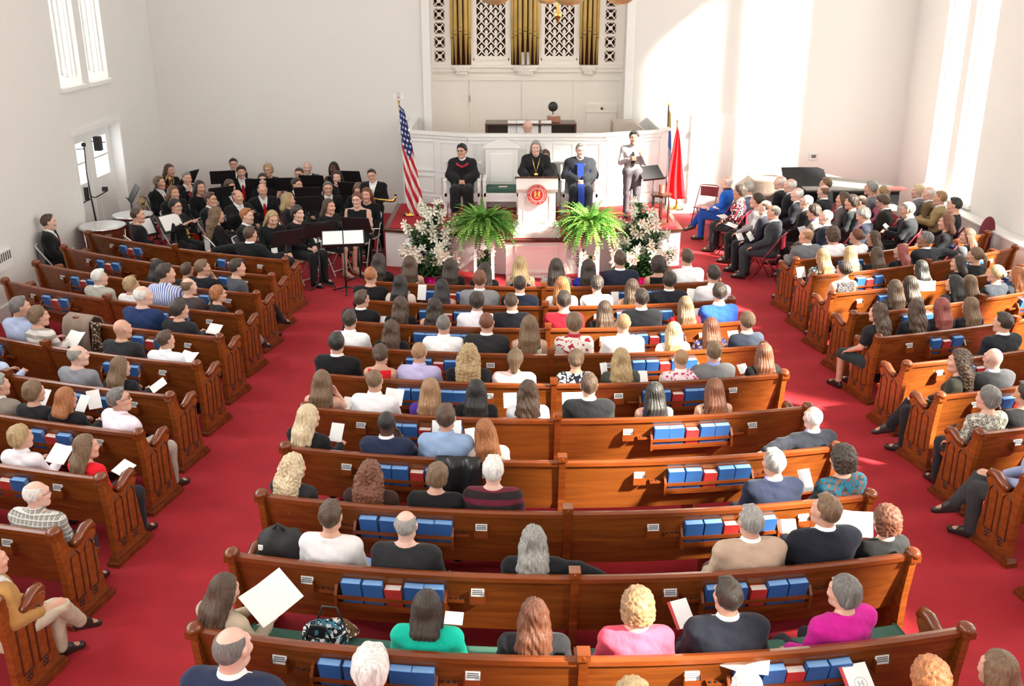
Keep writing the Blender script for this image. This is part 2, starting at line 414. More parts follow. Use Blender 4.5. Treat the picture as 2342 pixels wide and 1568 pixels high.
def joints(pose, build, lean=0.0):
    sh = {'m': 0.190, 'f': 0.163, 'b': 0.210, 'w': 0.194}[build]
    st = pose in ('stand', 'speak', 'sign', 'sax')
    dz = 0.40 if st else 0.0
    P = dict(pelvis=(0, 0, 0.54 + dz), belly=(0, -0.012, 0.70 + dz), chest=(0, -0.020, 0.90 + dz), neck=(0, -0.035, 1.05 + dz), st=st, sh=sh, dz=dz)
    for q, n in ((-1, 'L'), (1, 'R')):
        P['s' + n] = (q * sh, -0.03, 0.985 + dz); P['h' + n] = (q * 0.09, 0.02, 0.53 + dz)
        P['e' + n] = (q * (sh + 0.055), 0.02, 0.755 + dz); P['w' + n] = (q * 0.085, 0.27, 0.66 + dz)
        if pose == 'read': P['e' + n] = (q * (sh + 0.05), 0.07, 0.78); P['w' + n] = (q * 0.13, 0.32, 0.80)
        if pose in ('play', 'flute'): P['e' + n] = (q * (sh + 0.09), 0.14, 0.84); P['w' + n] = (q * 0.10, 0.33, 0.97)
        if pose == 'sides': P['w' + n] = (q * (sh + 0.02), 0.25, 0.63)
        if pose == 'clasp': P['e' + n] = (q * (sh + 0.06), 0.05, 0.76); P['w' + n] = (q * 0.055, 0.25, 0.70)
        if st:
            P['e' + n] = (q * (sh + 0.06), 0.0, 1.15); P['w' + n] = (q * (sh + 0.05), 0.10, 0.90)
            P['k' + n] = (q * 0.10, 0.03, 0.50); P['a' + n] = (q * 0.11, -0.02, 0.09)
        else:
            P['k' + n] = (q * 0.125, 0.44, 0.52); P['a' + n] = (q * 0.13, 0.43, 0.09)
    q = 1
    if pose == 'armR': P['eR'] = (sh + 0.20, -0.06, 0.99); P['wR'] = (sh + 0.40, -0.12, 0.95)
    if pose == 'armL': P['eL'] = (-sh - 0.20, -0.06, 0.99); P['wL'] = (-sh - 0.40, -0.12, 0.95)
    if pose == 'arms': 
        P['eL'] = (-sh - 0.22, -0.10, 0.97); P['wL'] = (-sh - 0.46, -0.16, 0.93); P['eR'] = (sh + 0.20, 0.02, 0.85); P['wR'] = (sh + 0.22, 0.26, 0.84)
    if pose == 'chin': P['eR'] = (sh + 0.06, 0.16, 0.83); P['wR'] = (0.085, 0.17, 1.02)
    if pose == 'cross': P['kR'] = (0.03, 0.44, 0.615); P['aR'] = (-0.10, 0.62, 0.30); P['kL'] = (-0.11, 0.44, 0.52); P['aL'] = (-0.13, 0.43, 0.09)
    if pose == 'speak':
        for q, n in ((-1, 'L'), (1, 'R')): P['e' + n] = (q * (sh + 0.08), 0.08, 1.16); P['w' + n] = (q * 0.17, 0.30, 1.10)
    if pose == 'sign':
        P['eL'] = (-sh - 0.05, 0.04, 1.14); P['wL'] = (-sh + 0.03, 0.20, 1.33); P['eR'] = (sh + 0.06, 0.05, 1.13); P['wR'] = (0.06, 0.24, 1.22)
    if pose == 'sax': P['wL'] = (-0.02, 0.24, 1.05); P['wR'] = (0.16, 0.22, 0.94)
    if lean:
        for n in ('belly', 'chest', 'neck', 'sL', 'sR', 'eL', 'eR'):
            x, y, z = P[n]; P[n] = (x, y + lean * (z - 0.54 - dz), z)
    for n in ('L', 'R'):
        k, a = Vector(P['k' + n]), Vector(P['a' + n]); d = Vector((0, 1, 0))
        if pose == 'cross' and n == 'R': d = Vector((-0.2, 0.9, -0.35))
        P['t' + n] = tuple(a + d * 0.155 + Vector((0, 0, -0.045)))
    return P
def head_frame(P, yaw, pitch, roll=0.0):
    n = Vector(P['neck']) + Vector((0, 0.004, 0.045))
    return Matrix.Translation(n) @ Euler((pitch, roll, yaw), 'ZXY' if False else 'XYZ').to_matrix().to_4x4() @ Matrix.Translation((0, 0.036, 0.130)) @ Matrix.Diagonal((1.12, 1.08, 1.08, 1.0))
TR = {'w': (0.124, 0.124, 0.134, 1.08), 'm': (0.128, 0.122, 0.120, 1.12), 'f': (0.108, 0.100, 0.122, 1.12), 'b': (0.142, 0.158, 0.140, 1.05)}
def torso(g, P, build, o=0.0, k=0.06):
    rc, rb, rp, sq = TR[build]; d = P['dz']; x = P['chest']; b = P['belly']; p = P['pelvis']; w = rc * 0.62
    g.cone((p[0] - 0.055, p[1], p[2]), (p[0] + 0.055, p[1], p[2]), rp + o * 0.8, rp + o * 0.8, 0)
    g.cone((b[0] - 0.045, b[1], b[2]), (b[0] + 0.045, b[1], b[2]), rb + o, rb + o, k, (1, sq, 1))
    g.cone((x[0] - w, x[1], x[2]), (x[0] + w, x[1], x[2]), rc + o, rc + o, k, (1, sq, 1))
    g.cone(P['sL'], P['sR'], 0.060 + o, 0.060 + o, k)
    n = P['neck']; g.cone((n[0], n[1] - 0.014, n[2] + 0.005), (x[0], x[1] - 0.022, x[2] + 0.02), 0.052 + o * 0.7, 0.085 + o, 0.04)
    for s_ in ('sL', 'sR'):
        q = P[s_]; g.cone((n[0], n[1] - 0.004, n[2] + 0.012), (q[0] * 0.66, q[1], q[2] + 0.018), 0.048 + o * 0.6, 0.048 + o, 0.04)
    if build in 'fw':
        for q in (-1, 1): g.ell((q * 0.062 + x[0], x[1] + 0.085, x[2] - 0.01), (0.056 + o, 0.050 + o, 0.056 + o), 0.04)
def arms(g, P, o=0.0, k=0.03, sides='LR', end=1.0, up=1.0):
    for n in sides:
        s_, e, w = Vector(P['s' + n]), Vector(P['e' + n]), Vector(P['w' + n])
        if end <= 0:
            g.cone(s_, s_ + (e - s_) * up, 0.056 + o, 0.050 + o, k)
        else:
            g.cone(s_, e, 0.056 + o, 0.043 + o, k); g.cone(e, e + (w - e) * end, 0.043 + o, 0.029 + o * 1.15, 0.025)
def legs(g, P, o=0.0, k=0.04, calf=1.0):
    for n in 'LR':
        h, kn, a = Vector(P['h' + n]), Vector(P['k' + n]), Vector(P['a' + n])
        g.cone(h, kn, 0.092 + o, 0.060 + o, k)
        if calf > 0: g.cone(kn, kn + (a - kn) * calf, 0.058 + o, 0.040 + o * 1.3, 0.03)
def bounds(P, names, pad):
    A = np.array([P[n] for n in names]); return tuple(A.min(0) - pad), tuple(A.max(0) + pad)
_parts = {}
def body_part(pose, build, lean):
    key = ('body', pose, build, lean)
    if key in _parts: return _parts[key]
    P = joints(pose, build, lean)
    lo, hi = bounds(P, ('sL', 'sR', 'eL', 'eR', 'wL', 'wR', 'kL', 'kR', 'aL', 'aR', 'tL', 'tR', 'pelvis'), 0.18)
    g = Field(lo, hi, 0.0185)
    torso(g, P, build); arms(g, P); legs(g, P)
    for n in 'LR': g.cone(P['a' + n], P['t' + n], 0.040, 0.030, 0.03)
    x = P['neck']; g.cone((x[0], x[1], x[2] - 0.06), (x[0], x[1] + 0.012, x[2] + 0.085), 0.060, 0.052, 0.04)
    V, Q = g.mesh(); parts = [(V, Q, 0)]
    curl = 'relaxed' if pose in ('lap', 'sides', 'armL', 'armR', 'arms', 'cross', 'speak', 'clasp') else 'grip'
    HV, HQ = hand_mesh(curl)
    for n, q in (('L', -1), ('R', 1)):
        e, w = Vector(P['e' + n]), Vector(P['w' + n]); d = (w - e).normalized()
        if pose in ('lap', 'cross', 'chin', 'clasp') and not (pose == 'chin' and n == 'R'): d = (d + Vector((-q * 0.5, 0.25, -0.25))).normalized()
        up = Vector((0, 0, 1)) if pose not in ('read',) else Vector((q * 0.6, -0.2, 0.8))
        if pose == 'chin' and n == 'R': up = Vector((0, 1, 0.3))
        if pose == 'sign': up = Vector((0.0, 1.0, 0.3)) 
        x_ = d.cross(up).normalized(); z_ = x_.cross(d)
        M = Matrix(((x_.x, d.x, z_.x, w.x), (x_.y, d.y, z_.y, w.y), (x_.z, d.z, z_.z, w.z), (0, 0, 0, 1)))
        hv = HV.copy(); hq = HQ
        if q > 0: hv[:, 0] *= -1; hq = HQ[:, ::-1]
        parts.append((xf(hv, M), hq, 0))
    _parts[key] = (P, parts); return _parts[key]
_body = {}
def body_mesh(pose, build, lean, yaw, pitch, roll):
    key = (pose, build, lean, yaw, pitch, roll)
    if key not in _body:
        P, parts = body_part(pose, build, lean)
        V, Q, mi = head_mesh('f' if build in 'fw' else 'm'); Mh = head_frame(P, yaw, pitch, roll)
        _body[key] = (npmesh('person', parts + [(xf(V, Mh), Q, mi)], [None] * 5), Mh, P)
    return _body[key]

def garment(kind, pose, build, lean):
    key = (kind, pose, build, lean)
    if key in _parts: return _parts[key]
    P = joints(pose, build, lean); n = P['neck']; dz = P['dz']
    o = {'jacket': 0.026, 'shirt': 0.017, 'crew': 0.018, 'tee': 0.016, 'tank': 0.011, 'robe': 0.032, 'coat': 0.032}[kind]
    lo, hi = bounds(P, ('sL', 'sR', 'eL', 'eR', 'wL', 'wR', 'pelvis', 'neck'), 0.22)
    if kind == 'robe': lo = (min(lo[0], -0.36), min(lo[1], -0.26), 0.16 if not P['st'] else 0.2); hi = (max(hi[0], 0.36), max(hi[1], 0.66 if not P['st'] else 0.3), hi[2])
    g = Field(lo, hi, 0.0145 if kind != 'robe' else 0.018)
    torso(g, P, build, o)
    if kind in ('jacket', 'coat', 'shirt', 'crew'):
        arms(g, P, o * 0.85, 0.035, end=0.93)
        if kind == 'jacket':
            for s_ in ('sL', 'sR'): q = P[s_]; g.ell((q[0] * 1.0, q[1], q[2] + 0.016), (0.074, 0.065, 0.052), 0.04)
    elif kind == 'tee': arms(g, P, o, 0.035, end=0, up=0.62)
    elif kind == 'robe':
        for m in 'LR':
            s_, e, w = Vector(P['s' + m]), Vector(P['e' + m]), Vector(P['w' + m])
            g.cone(s_, e, 0.074, 0.088, 0.04); g.cone(e, e + (w - e) * 0.88, 0.088, 0.075, 0.03); g.cone(e, e + (w - e) * 0.75 + Vector((0, 0, -0.20)), 0.075, 0.035, 0.04)
        if P['st']: g.cone((0, 0, 0.95), (0, 0.02, 0.25), 0.17, 0.25, 0.08)
        else:
            for m in 'LR':
                h, kn, a = Vector(P['h' + m]), Vector(P['k' + m]), Vector(P['a' + m])
                g.cone(h, kn, 0.13, 0.10, 0.06); g.cone(kn, kn + (a - kn) * 0.72, 0.10, 0.11, 0.05)
            g.cone(Vector(P['hL']) * 0.5 + Vector(P['hR']) * 0.5, (0, 0.40, 0.50), 0.12, 0.06, 0.06)
    top = n[2]
    # folds: gentle ripples in the cloth
    g.F += 0.0035 * np.sin(g.X * 31 + g.Z * 23) * np.sin(g.Z * 37 + g.Y * 19) * (0.0 if kind == 'tank' else 1.0)
    if kind == 'tank':
        g.cut(g.dcone((n[0], n[1] + 0.02, top + 0.02), (n[0], n[1] + 0.03, top + 0.3), 0.076, 0.10))
        g.keep(np.abs(g.X) - (P['sh'] - 0.008)); g.keep(g.Z - (top - 0.004))
    elif kind == 'robe': g.cut(g.dcone((n[0], n[1] + 0.02, top - 0.01), (n[0], n[1] + 0.05, top + 0.2), 0.062, 0.11))
    else:
        r0 = {'jacket': 0.060, 'coat': 0.060, 'shirt': 0.047, 'crew': 0.066, 'tee': 0.068}[kind]
        g.cut(g.dcone((n[0], n[1] + 0.004, top - 0.02), (n[0], n[1] + 0.03, top + 0.25), r0, r0 + 0.03)); 
        g.keep(g.Z - (top + (0.042 if kind in ('jacket', 'coat') else 0.03)) + np.maximum(0, g.Y - n[1]) * 0.4)
    if kind == 'jacket' or kind == 'coat':
        zl = 0.76 + dz
        g.cut(np.maximum(np.abs(g.X) - np.clip((g.Z - zl) * 0.27, -0.1, 0.085), 0.015 - g.Y))
    if kind != 'robe': g.keep((0.46 + dz - (0.0 if not P['st'] else 0.06 if kind == 'jacket' else -0.12)) - g.Z)
    r = g.mesh(); _parts[key] = r; return r
def inner_shirt(pose, build, lean, collar=True):
    key = ('inner', pose, build, lean)
    if key in _parts: return _parts[key]
    P = joints(pose, build, lean); n = P['neck']
    lo, hi = bounds(P, ('sL', 'sR', 'pelvis', 'neck'), 0.2); g = Field(lo, hi, 0.013)
    torso(g, P, build, 0.012); g.keep(np.abs(g.X) - 0.125); g.keep(n[1] + 0.02 - g.Y); g.cut(g.dcone((n[0], n[1], n[2] - 0.0), (n[0], n[1] + 0.03, n[2] + 0.25), 0.056, 0.06)); g.keep(g.Z - n[2] - 0.03)
    g.keep(0.6 + P['dz'] - g.Z)
    V, Q = g.mesh()
    r = collar_ring(P); _parts[key] = [(V, Q, 0), (r[0], r[1], 0)]; return _parts[key]
def collar_ring(P):
    n = Vector(P['neck']); v = []; f = []; seg = 24
    for i in range(seg):
        t = 2 * PI * i / seg; s_, c = math.sin(t), math.cos(t); fr = max(0.0, s_)
        for r_, z in ((0.064, 0.0), (0.0655, 0.066 - 0.030 * fr), (0.071, 0.068 - 0.030 * fr), (0.084 + 0.010 * fr, 0.030 - 0.035 * fr)):
            v.append((n.x + r_ * c, n.y + 0.004 + r_ * s_ * 1.0 + (z * 0.15), n.z + z))
    for i in range(seg):
        j = (i + 1) % seg
        for k in range(3): f.append((i * 4 + k, i * 4 + k + 1, j * 4 + k + 1, j * 4 + k))
    return np.array(v, np.float32), np.array(f, np.int32)
def legwear(kind, pose, build, lean=0):
    key = ('leg', kind, pose, build)
    if key in _parts: return _parts[key]
    P = joints(pose, build, 0); lo, hi = bounds(P, ('kL', 'kR', 'aL', 'aR', 'pelvis'), 0.2); g = Field(lo, hi, 0.016)
    rp = TR[build][2]; p = P['pelvis']; g.cone((p[0] - 0.075, p[1], p[2]), (p[0] + 0.075, p[1], p[2]), rp + 0.012, rp + 0.012, 0)
    if kind == 'trousers': legs(g, P, 0.018, 0.04, 0.97)
    else:
        legs(g, P, 0.022, 0.04, 0.0); g.cone((0, 0.05, p[2]), (0, 0.38 if not P['st'] else 0.0, p[2] - (0.02 if not P['st'] else 0.35)), 0.11, 0.085, 0.06); g.keep(g.Y - 0.47)
    g.F += 0.003 * np.sin(g.X * 40 + g.Z * 30) * np.sin(g.Y * 34)
    g.keep(g.Z - p[2] - 0.10)
    r = g.mesh(); _parts[key] = r; return r
def shoe_mesh(pose, build, n):
    key = ('shoe', pose, build, n)
    if key in _parts: return _parts[key]
    P = joints(pose, build, 0); a, t = Vector(P['a' + n]), Vector(P['t' + n]); lo = [min(a[i], t[i]) - 0.1 for i in range(3)]; hi = [max(a[i], t[i]) + 0.1 for i in range(3)]
    g = Field(lo, hi, 0.012); d = (t - a)
    g.cone(a + Vector((0, -0.03, -0.045)), a + d * 1.15 + Vector((0, 0, -0.005)), 0.040, 0.036, 0); g.cone(a, a + d * 0.5, 0.048, 0.040, 0.03)
    g.keep(g.Z - a.z - 0.035) ; g.keep(min(a.z - 0.088, t.z - 0.045) - g.Z)
    r = g.mesh(); me = npmesh('shoe', [(r[0], r[1], 0)], [None]); _parts[key] = me; return me

_hair = {}
def hair_mesh(kind):
    if kind in _hair: return _hair[kind]
    L = {'long': 0.36, 'longer': 0.46, 'mid': 0.25, 'wavy': 0.37, 'curly': 0.34, 'bob': 0.15, 'messy': 0.34}.get(kind, 0.0)
    g = Field((-0.165, -0.27, -0.13 - L), (0.165, 0.14, 0.19), 0.0062); g.k = 0.02
    X, Y, Z = g.X, g.Y, g.Z
    A = 0.80 * (Y - 0.066) - 0.60 * (Z - 0.082)                       # in front of the hairline
    B = 0.507 * (Y - 0.012) - 0.862 * (Z + 0.030)                       # under the nape line
    th = 0.012
    if kind in ('buzz', 'ring'): th = 0.0045
    if kind in ('full', 'shortf'): th = 0.021
    if kind == 'perm': th = 0.036
    if kind in ('long', 'longer', 'mid', 'wavy', 'curly', 'messy', 'bob', 'bun', 'pony', 'half'): th = 0.016
    if kind == 'curly': th = 0.026
    g.ell((0, -0.020, 0.024), (0.0745 + th, 0.0945 + th, 0.0945 + th), 0)
    if kind in ('short', 'full'): g.ell((0, 0.035, 0.105), (0.055, 0.040, 0.020), 0.02)
    if L:
        n = 3; w = 0.060 if kind != 'curly' else 0.082
        for i in range(n):
            x = (i - 1) * w * (0.85 if kind != 'longer' else 0.75)
            r0 = 0.048 if kind != 'curly' else 0.060
            yb = -0.165 if L > 0.2 else -0.12
            g.cone((x, -0.060, -0.02), (x * 1.05, -0.120, -0.14), r0, r0, 0.03)
            if L > 0.2: g.cone((x * 1.05, -0.120, -0.14), (x * 1.25, yb, -L), r0 * 0.9, 0.026 if kind not in ('curly', 'wavy') else 0.036, 0.03)
        for q in (-1, 1):
            zl = -0.12 if kind == 'bob' else -min(L, 0.24)
            g.cone((q * 0.072, -0.012, 0.0), (q * (0.088 if kind != 'curly' else 0.115), -0.035, zl), 0.030, 0.030, 0.025)
            if L > 0.2: g.cone((q * 0.072, -0.04, -0.05), (q * 0.10, -0.10, -min(L, 0.22)), 0.032, 0.034, 0.03)
    if kind == 'shortf': g.cone((-0.03, -0.06, -0.03), (0.03, -0.06, -0.03), 0.056, 0.056, 0.03)
    if kind == 'perm': g.cone((-0.04, -0.05, -0.05), (0.04, -0.05, -0.05), 0.072, 0.072, 0.03)
    if kind == 'bun': g.ell((0, -0.128, 0.01), (0.042, 0.034, 0.038), 0.012)
    if kind == 'half': g.cone((0, -0.09, 0.03), (0, -0.11, -0.11), 0.060, 0.045, 0.03)
    if kind == 'pony':
        g.ell((0, -0.118, 0.03), (0.026, 0.026, 0.026), 0.01); g.cone((0, -0.125, 0.03), (0, -0.175, -0.05), 0.026, 0.034, 0.01); g.cone((0, -0.175, -0.05), (0, -0.165, -0.22), 0.034, 0.014, 0.01)
    # strand relief
    ph = np.arctan2(X, -(Y + 0.02))
    if kind in ('long', 'longer', 'mid', 'bob', 'half', 'pony', 'bun'):
        g.F += 0.0022 * np.sin(ph * 26 + 3 * np.sin(Z * 14)) + 0.0016 * np.sin(ph * 47 + Z * 9)
    elif kind in ('wavy', 'messy'):
        g.F += 0.0065 * np.sin(Z * 52 + 2.5 * np.sin(ph * 5)) * np.sin(ph * 9 + Z * 12) + 0.002 * np.sin(ph * 40)
    elif kind in ('curly', 'perm'):
        a = 0.010 if kind == 'curly' else 0.008
        g.F += a * np.sin(X * 95 + 1.7 * np.sin(Z * 60)) * np.sin(Y * 88 + 1.1 * np.sin(X * 70)) * np.sin(Z * 92 + 1.3 * np.sin(Y * 64))
    elif kind in ('short', 'full', 'shortf'):
        g.F += 0.0035 * np.sin(X * 75 + 2 * np.sin(Y * 40)) * np.sin(Y * 66 + Z * 30) 
    # face opening, hairline: the hair thins out towards its edges
    if not L:
        g.F += 0.012 * np.exp(np.minimum(A, 0) / 0.014) + 0.010 * np.exp(np.minimum(B, 0) / 0.016) * (0.4 if kind in ('perm', 'shortf', 'full') else 1.0)
    if L:
        fo = 0.9 * (Y - 0.056) - 0.44 * (Z - 0.078)
        g.keep(fo)
        g.cut(np.maximum(np.maximum(np.abs(X) - 0.066, 0.012 - Y), Z - 0.070))
        g.cut(g.dcone((0, -0.025, -0.10), (0, 0.02, -0.45), 0.060, 0.10))
    else:
        g.keep(A - (0.012 if kind in ('perm', 'shortf') else 0.006)); g.keep(B - (0.0 if kind in ('short', 'buzz', 'ring', 'bun', 'pony') else 0.022 if kind != 'perm' else 0.035))
    if kind == 'ring': g.cut(g.dell((0, 0.01, 0.125), (0.078, 0.115, 0.085)))
    if kind == 'fringe': g.cut(g.dell((0, 0.06, 0.12), (0.06, 0.09, 0.06)))
    g.keep(-0.19 - Y)
    V, Q = g.mesh(); _hair[kind] = npmesh('hair', [(V, Q, 0)], [None]); return _hair[kind]

def slot(o, *mats):
    for i, m in enumerate(mats):
        s_ = o.material_slots[i]; s_.link = 'OBJECT'; s_.material = m
    return o
_me = {}
def cached(key, fn):
    if key not in _me: _me[key] = fn()
    return _me[key]
SKIN = {'w': (0.62, 0.36, 0.26), 'p': (0.70, 0.45, 0.36), 't': (0.46, 0.24, 0.15), 'd': (0.10, 0.045, 0.028), 'o': (0.32, 0.16, 0.09)}
HAIR = {'blk': (0.012, 0.010, 0.009), 'dbr': (0.032, 0.019, 0.012), 'brn': (0.075, 0.040, 0.022), 'lbr': (0.17, 0.10, 0.052), 'bln': (0.42, 0.29, 0.14), 'plt': (0.66, 0.53, 0.34),
        'aub': (0.16, 0.052, 0.022), 'gin': (0.36, 0.13, 0.04), 'gry': (0.30, 0.29, 0.27), 'wht': (0.78, 0.76, 0.73), 'sgr': (0.15, 0.14, 0.13), 'red': (0.28, 0.06, 0.05), 'fair': (0.34, 0.19, 0.09)}
WHITE = (0.80, 0.80, 0.80)
def person(loc, yaw_body, label, build='m', skin='w', hair=('short', 'brn'), top=('jacket', (0.02, 0.02, 0.025)), pose='lap', hy=0.0, hp=0.0, hr=0.0, lean=0.0, scale=1.0,
           bottom=('trousers', (0.02, 0.02, 0.022)), shirt=WHITE, tie=None, glasses=False, shoes=None, group=None, robe_trim=None):
    lean = round(lean, 2); me, Mh, P = body_mesh(pose, build, lean, R(hy), R(hp), R(hr))
    o = link('person', me, None, loc, (0, 0, yaw_body)); o.scale = (scale,) * 3
    sk = SKIN[skin]; hc = HAIR[hair[1]] if hair else (0.2, 0.18, 0.16)
    slot(o, skinmat(sk), skinmat((sk[0] * 0.85, sk[1] * 0.5, sk[2] * 0.5)), hairmat(mul(hc, 0.8)), plain('pupil', (0.015, 0.012, 0.01), 0.3), plain('eye_white', (0.7, 0.68, 0.66), 0.4))
    tag(o, label, 'person', group)
    kind, col = top[0], top[1]
    gk = (kind, pose, build, lean)
    def pat(t): return cloth(t[1], *t[2:]) if kind != 'robe' else cloth(t[1])
    me = cached(('g',) + gk, lambda: npmesh(kind, [garment(*gk) + (0,)], [None]))
    NAME = {'jacket': 'jacket', 'coat': 'coat', 'shirt': 'shirt', 'crew': 'top', 'tee': 'top', 'tank': 'top', 'robe': 'gown'}
    slot(link(NAME[kind], me, o), pat(top))
    if kind in ('jacket', 'coat') and shirt:
        slot(link('shirt', cached(('inner', pose, build, lean), lambda: npmesh('shirt', inner_shirt(pose, build, lean), [None])), o), cloth(shirt))
    elif kind in ('shirt',) or (kind in ('crew', 'robe') and shirt not in (None, WHITE)):
        m = cached(('collar', pose, build, lean), lambda: npmesh('collar', [collar_ring(P) + (0,)], [None]))
        slot(link('collar', m, o), pat(top) if kind == 'shirt' and shirt in (None, WHITE) else cloth(shirt))
    if tie:
        def mk():
            n = Vector(P['neck']); c = P['chest']; b = MB(); ch = TR[build][0] / TR[build][3] + 0.030; yb = P['belly'][1] + TR[build][1] / TR[build][3] + 0.028
            row = [(0.014, n.y + 0.080, n.z - 0.012), (0.020, n.y + 0.086, n.z - 0.035), (0.014, n.y + 0.092, n.z - 0.05), (0.026, c[1] + ch + 0.004, c[2] + 0.02), (0.036, (c[1] + ch + yb) / 2 + 0.008, c[2] - 0.12), (0.038, yb + 0.004, P['belly'][2] - 0.0), (0.004, yb + 0.006, P['belly'][2] - 0.05)]
            b.grid([[(-w, y, z), (0, y + 0.006, z), (w, y, z)] for w, y, z in row]); b.grid([[(w, y - 0.004, z), (0, y - 0.002, z), (-w, y - 0.004, z)] for w, y, z in row]); return b.mesh('tie', [None])
        slot(link('tie', cached(('tie', pose, build, lean), mk), o), cloth(tie))
    if robe_trim:
        def mk(): 
            n = Vector(P['neck']); c = P['chest']; b = MB(); z0 = n.z
            ring = [(-0.03, n.y - 0.10, z0 + 0.005), (-0.13, n.y - 0.05, z0 - 0.015), (-0.14, n.y + 0.02, z0 - 0.02), (-0.09, c[1] + 0.135, z0 - 0.075), (0, c[1] + 0.178, z0 - 0.115), (0.09, c[1] + 0.135, z0 - 0.075), (0.14, n.y + 0.02, z0 - 0.02), (0.13, n.y - 0.05, z0 - 0.015), (0.03, n.y - 0.10, z0 + 0.005)]
            b.tube(ring, 0.022, 8, closed=True); return b.mesh('hood', [None])
        slot(link('hood', cached(('hood', pose, build, lean), mk), o), cloth(robe_trim))
    if top[0] == 'robe' and len(top) > 2 and top[2] == 'panels':
        b = MB(); ln = [(0.150, 1.0), (0.185, 0.90), (0.195, 0.76), (0.215, 0.67), (0.30, 0.635), (0.42, 0.625), (0.535, 0.56), (0.565, 0.42), (0.57, 0.22)]
        b.grid([[(x, y + 0.012, z + 0.006) for x in (-0.062, -0.03, 0.03, 0.062)][::-1] for y, z in ln]); b.grid([[(x, y + 0.004, z - 0.002) for x in (-0.062, 0.062)] for y, z in ln])
        slot(link('velvet_panel', b.mesh('velvet_panel', [None]), o), cloth(robe_trim))
        for q in 'LR':
            s_, e = Vector(P['s' + q]), Vector(P['e' + q])
            for t in (0.62, 0.82, 1.02):
                c = s_.lerp(e, t); d = (e - s_).normalized(); x_ = d.cross(Vector((0, 1, 0))).normalized(); y_ = x_.cross(d); r_ = 0.106 + 0.008 * t
                b = MB(); b.grid([[tuple(c + d * h + (x_ * math.cos(a) + y_ * math.sin(a)) * r_) for h in (-0.022, 0.022)] for a in np.linspace(*((1.9, 4.7) if q == 'R' else (-1.3, 1.3)), 13)]); slot(link('sleeve_bar', b.mesh('sleeve_bar', [None]), o), cloth(robe_trim))
    if bottom:
        bk = (bottom[0], pose, build)
        slot(link(bottom[0], cached(('l',) + bk, lambda: npmesh(bottom[0], [legwear(*bk) + (0,)], [None])), o), cloth(bottom[1]))
    if shoes:
        for n in 'LR': slot(link('shoe', shoe_mesh(pose, build, n), o), plain('shoe_leather' + str(shoes), shoes, 0.35))
    if hair and hair[0] != 'bald':
        h = slot(link('hair', hair_mesh(hair[0]), o, Mh.to_translation(), Mh.to_euler()), hairmat(hc)); h.scale = (1.12, 1.08, 1.08)
    if glasses:
        def mk():
            b = MB()
            for q in (-1, 1):
                b.tube([(q * 0.033 + 0.021 * math.cos(t), 0.098 - abs(q * 0.033 + 0.021 * math.cos(t)) * 0.15, 0.008 + 0.016 * math.sin(t)) for t in np.linspace(0, 2 * PI, 14)[:-1]], 0.0022, 5, closed=True)
                b.tube([(q * 0.054, 0.088, 0.012), (q * 0.076, 0.06, 0.012), (q * 0.084, -0.01, 0.010)], 0.002, 5)
            b.tube([(-0.013, 0.099, 0.011), (0.013, 0.099, 0.011)], 0.002, 5); return b.mesh('eyeglasses', [None])
        eg = slot(link('eyeglasses', cached(('glasses',), mk), o, Mh.to_translation(), Mh.to_euler()), plain('spectacle_frame', (0.02, 0.018, 0.018), 0.3)); eg.scale = (1.12, 1.08, 1.08)
    return o
# ------------------------------------------------------------------ materials of the place
M_WALL = plain('wall_paint', (0.80, 0.785, 0.765), 0.85, var=0.012, scale=0.5)
M_TRIM = plain('white_trim', (0.85, 0.84, 0.83), 0.5, var=0.012)
M_CREAM = plain('cream_panel', (0.85, 0.80, 0.735), 0.6, var=0.015, scale=1.0)
M_CARPET = plain('red_carpet', (0.37, 0.012, 0.022), 0.95, var=0.10, scale=3.0, bump=0.1)
M_WOOD = wood('pew_wood', (0.095, 0.020, 0.0045), (0.27, 0.075, 0.0135), 0.24)
M_WOODD = wood('pew_end_wood', (0.09, 0.017, 0.004), (0.24, 0.054, 0.010), 0.24)
M_WOODE = wood('pew_panel_wood', (0.11, 0.023, 0.005), (0.32, 0.083, 0.014), 0.26)
M_DARKW = wood('dark_wood', (0.03, 0.010, 0.006), (0.10, 0.03, 0.014), 0.35)
M_BLACK = plain('black_metal', (0.015, 0.015, 0.017), 0.45)
M_WMET = plain('white_enamel', (0.75, 0.74, 0.72), 0.4)
M_GOLD = plain('gold_pipe', (0.52, 0.345, 0.10), 0.42, 0.2, var=0.12, scale=2.0)
M_BRASS = plain('brass', (0.75, 0.50, 0.15), 0.22, 1.0)
M_SILVER = plain('silver', (0.75, 0.75, 0.76), 0.2, 1.0)
M_PAPER = plain('white_paper', (0.86, 0.86, 0.85), 0.7, var=0.01)
M_GREENC = plain('green_cushion', (0.035, 0.105, 0.075), 0.85, bump=0.1)
M_BLUEB = plain('blue_book_cloth', (0.028, 0.115, 0.36), 0.5, var=0.05)
M_REDB = plain('red_book_cloth', (0.50, 0.035, 0.035), 0.5, var=0.05)
M_PAGES = plain('book_pages', (0.72, 0.66, 0.60), 0.8)

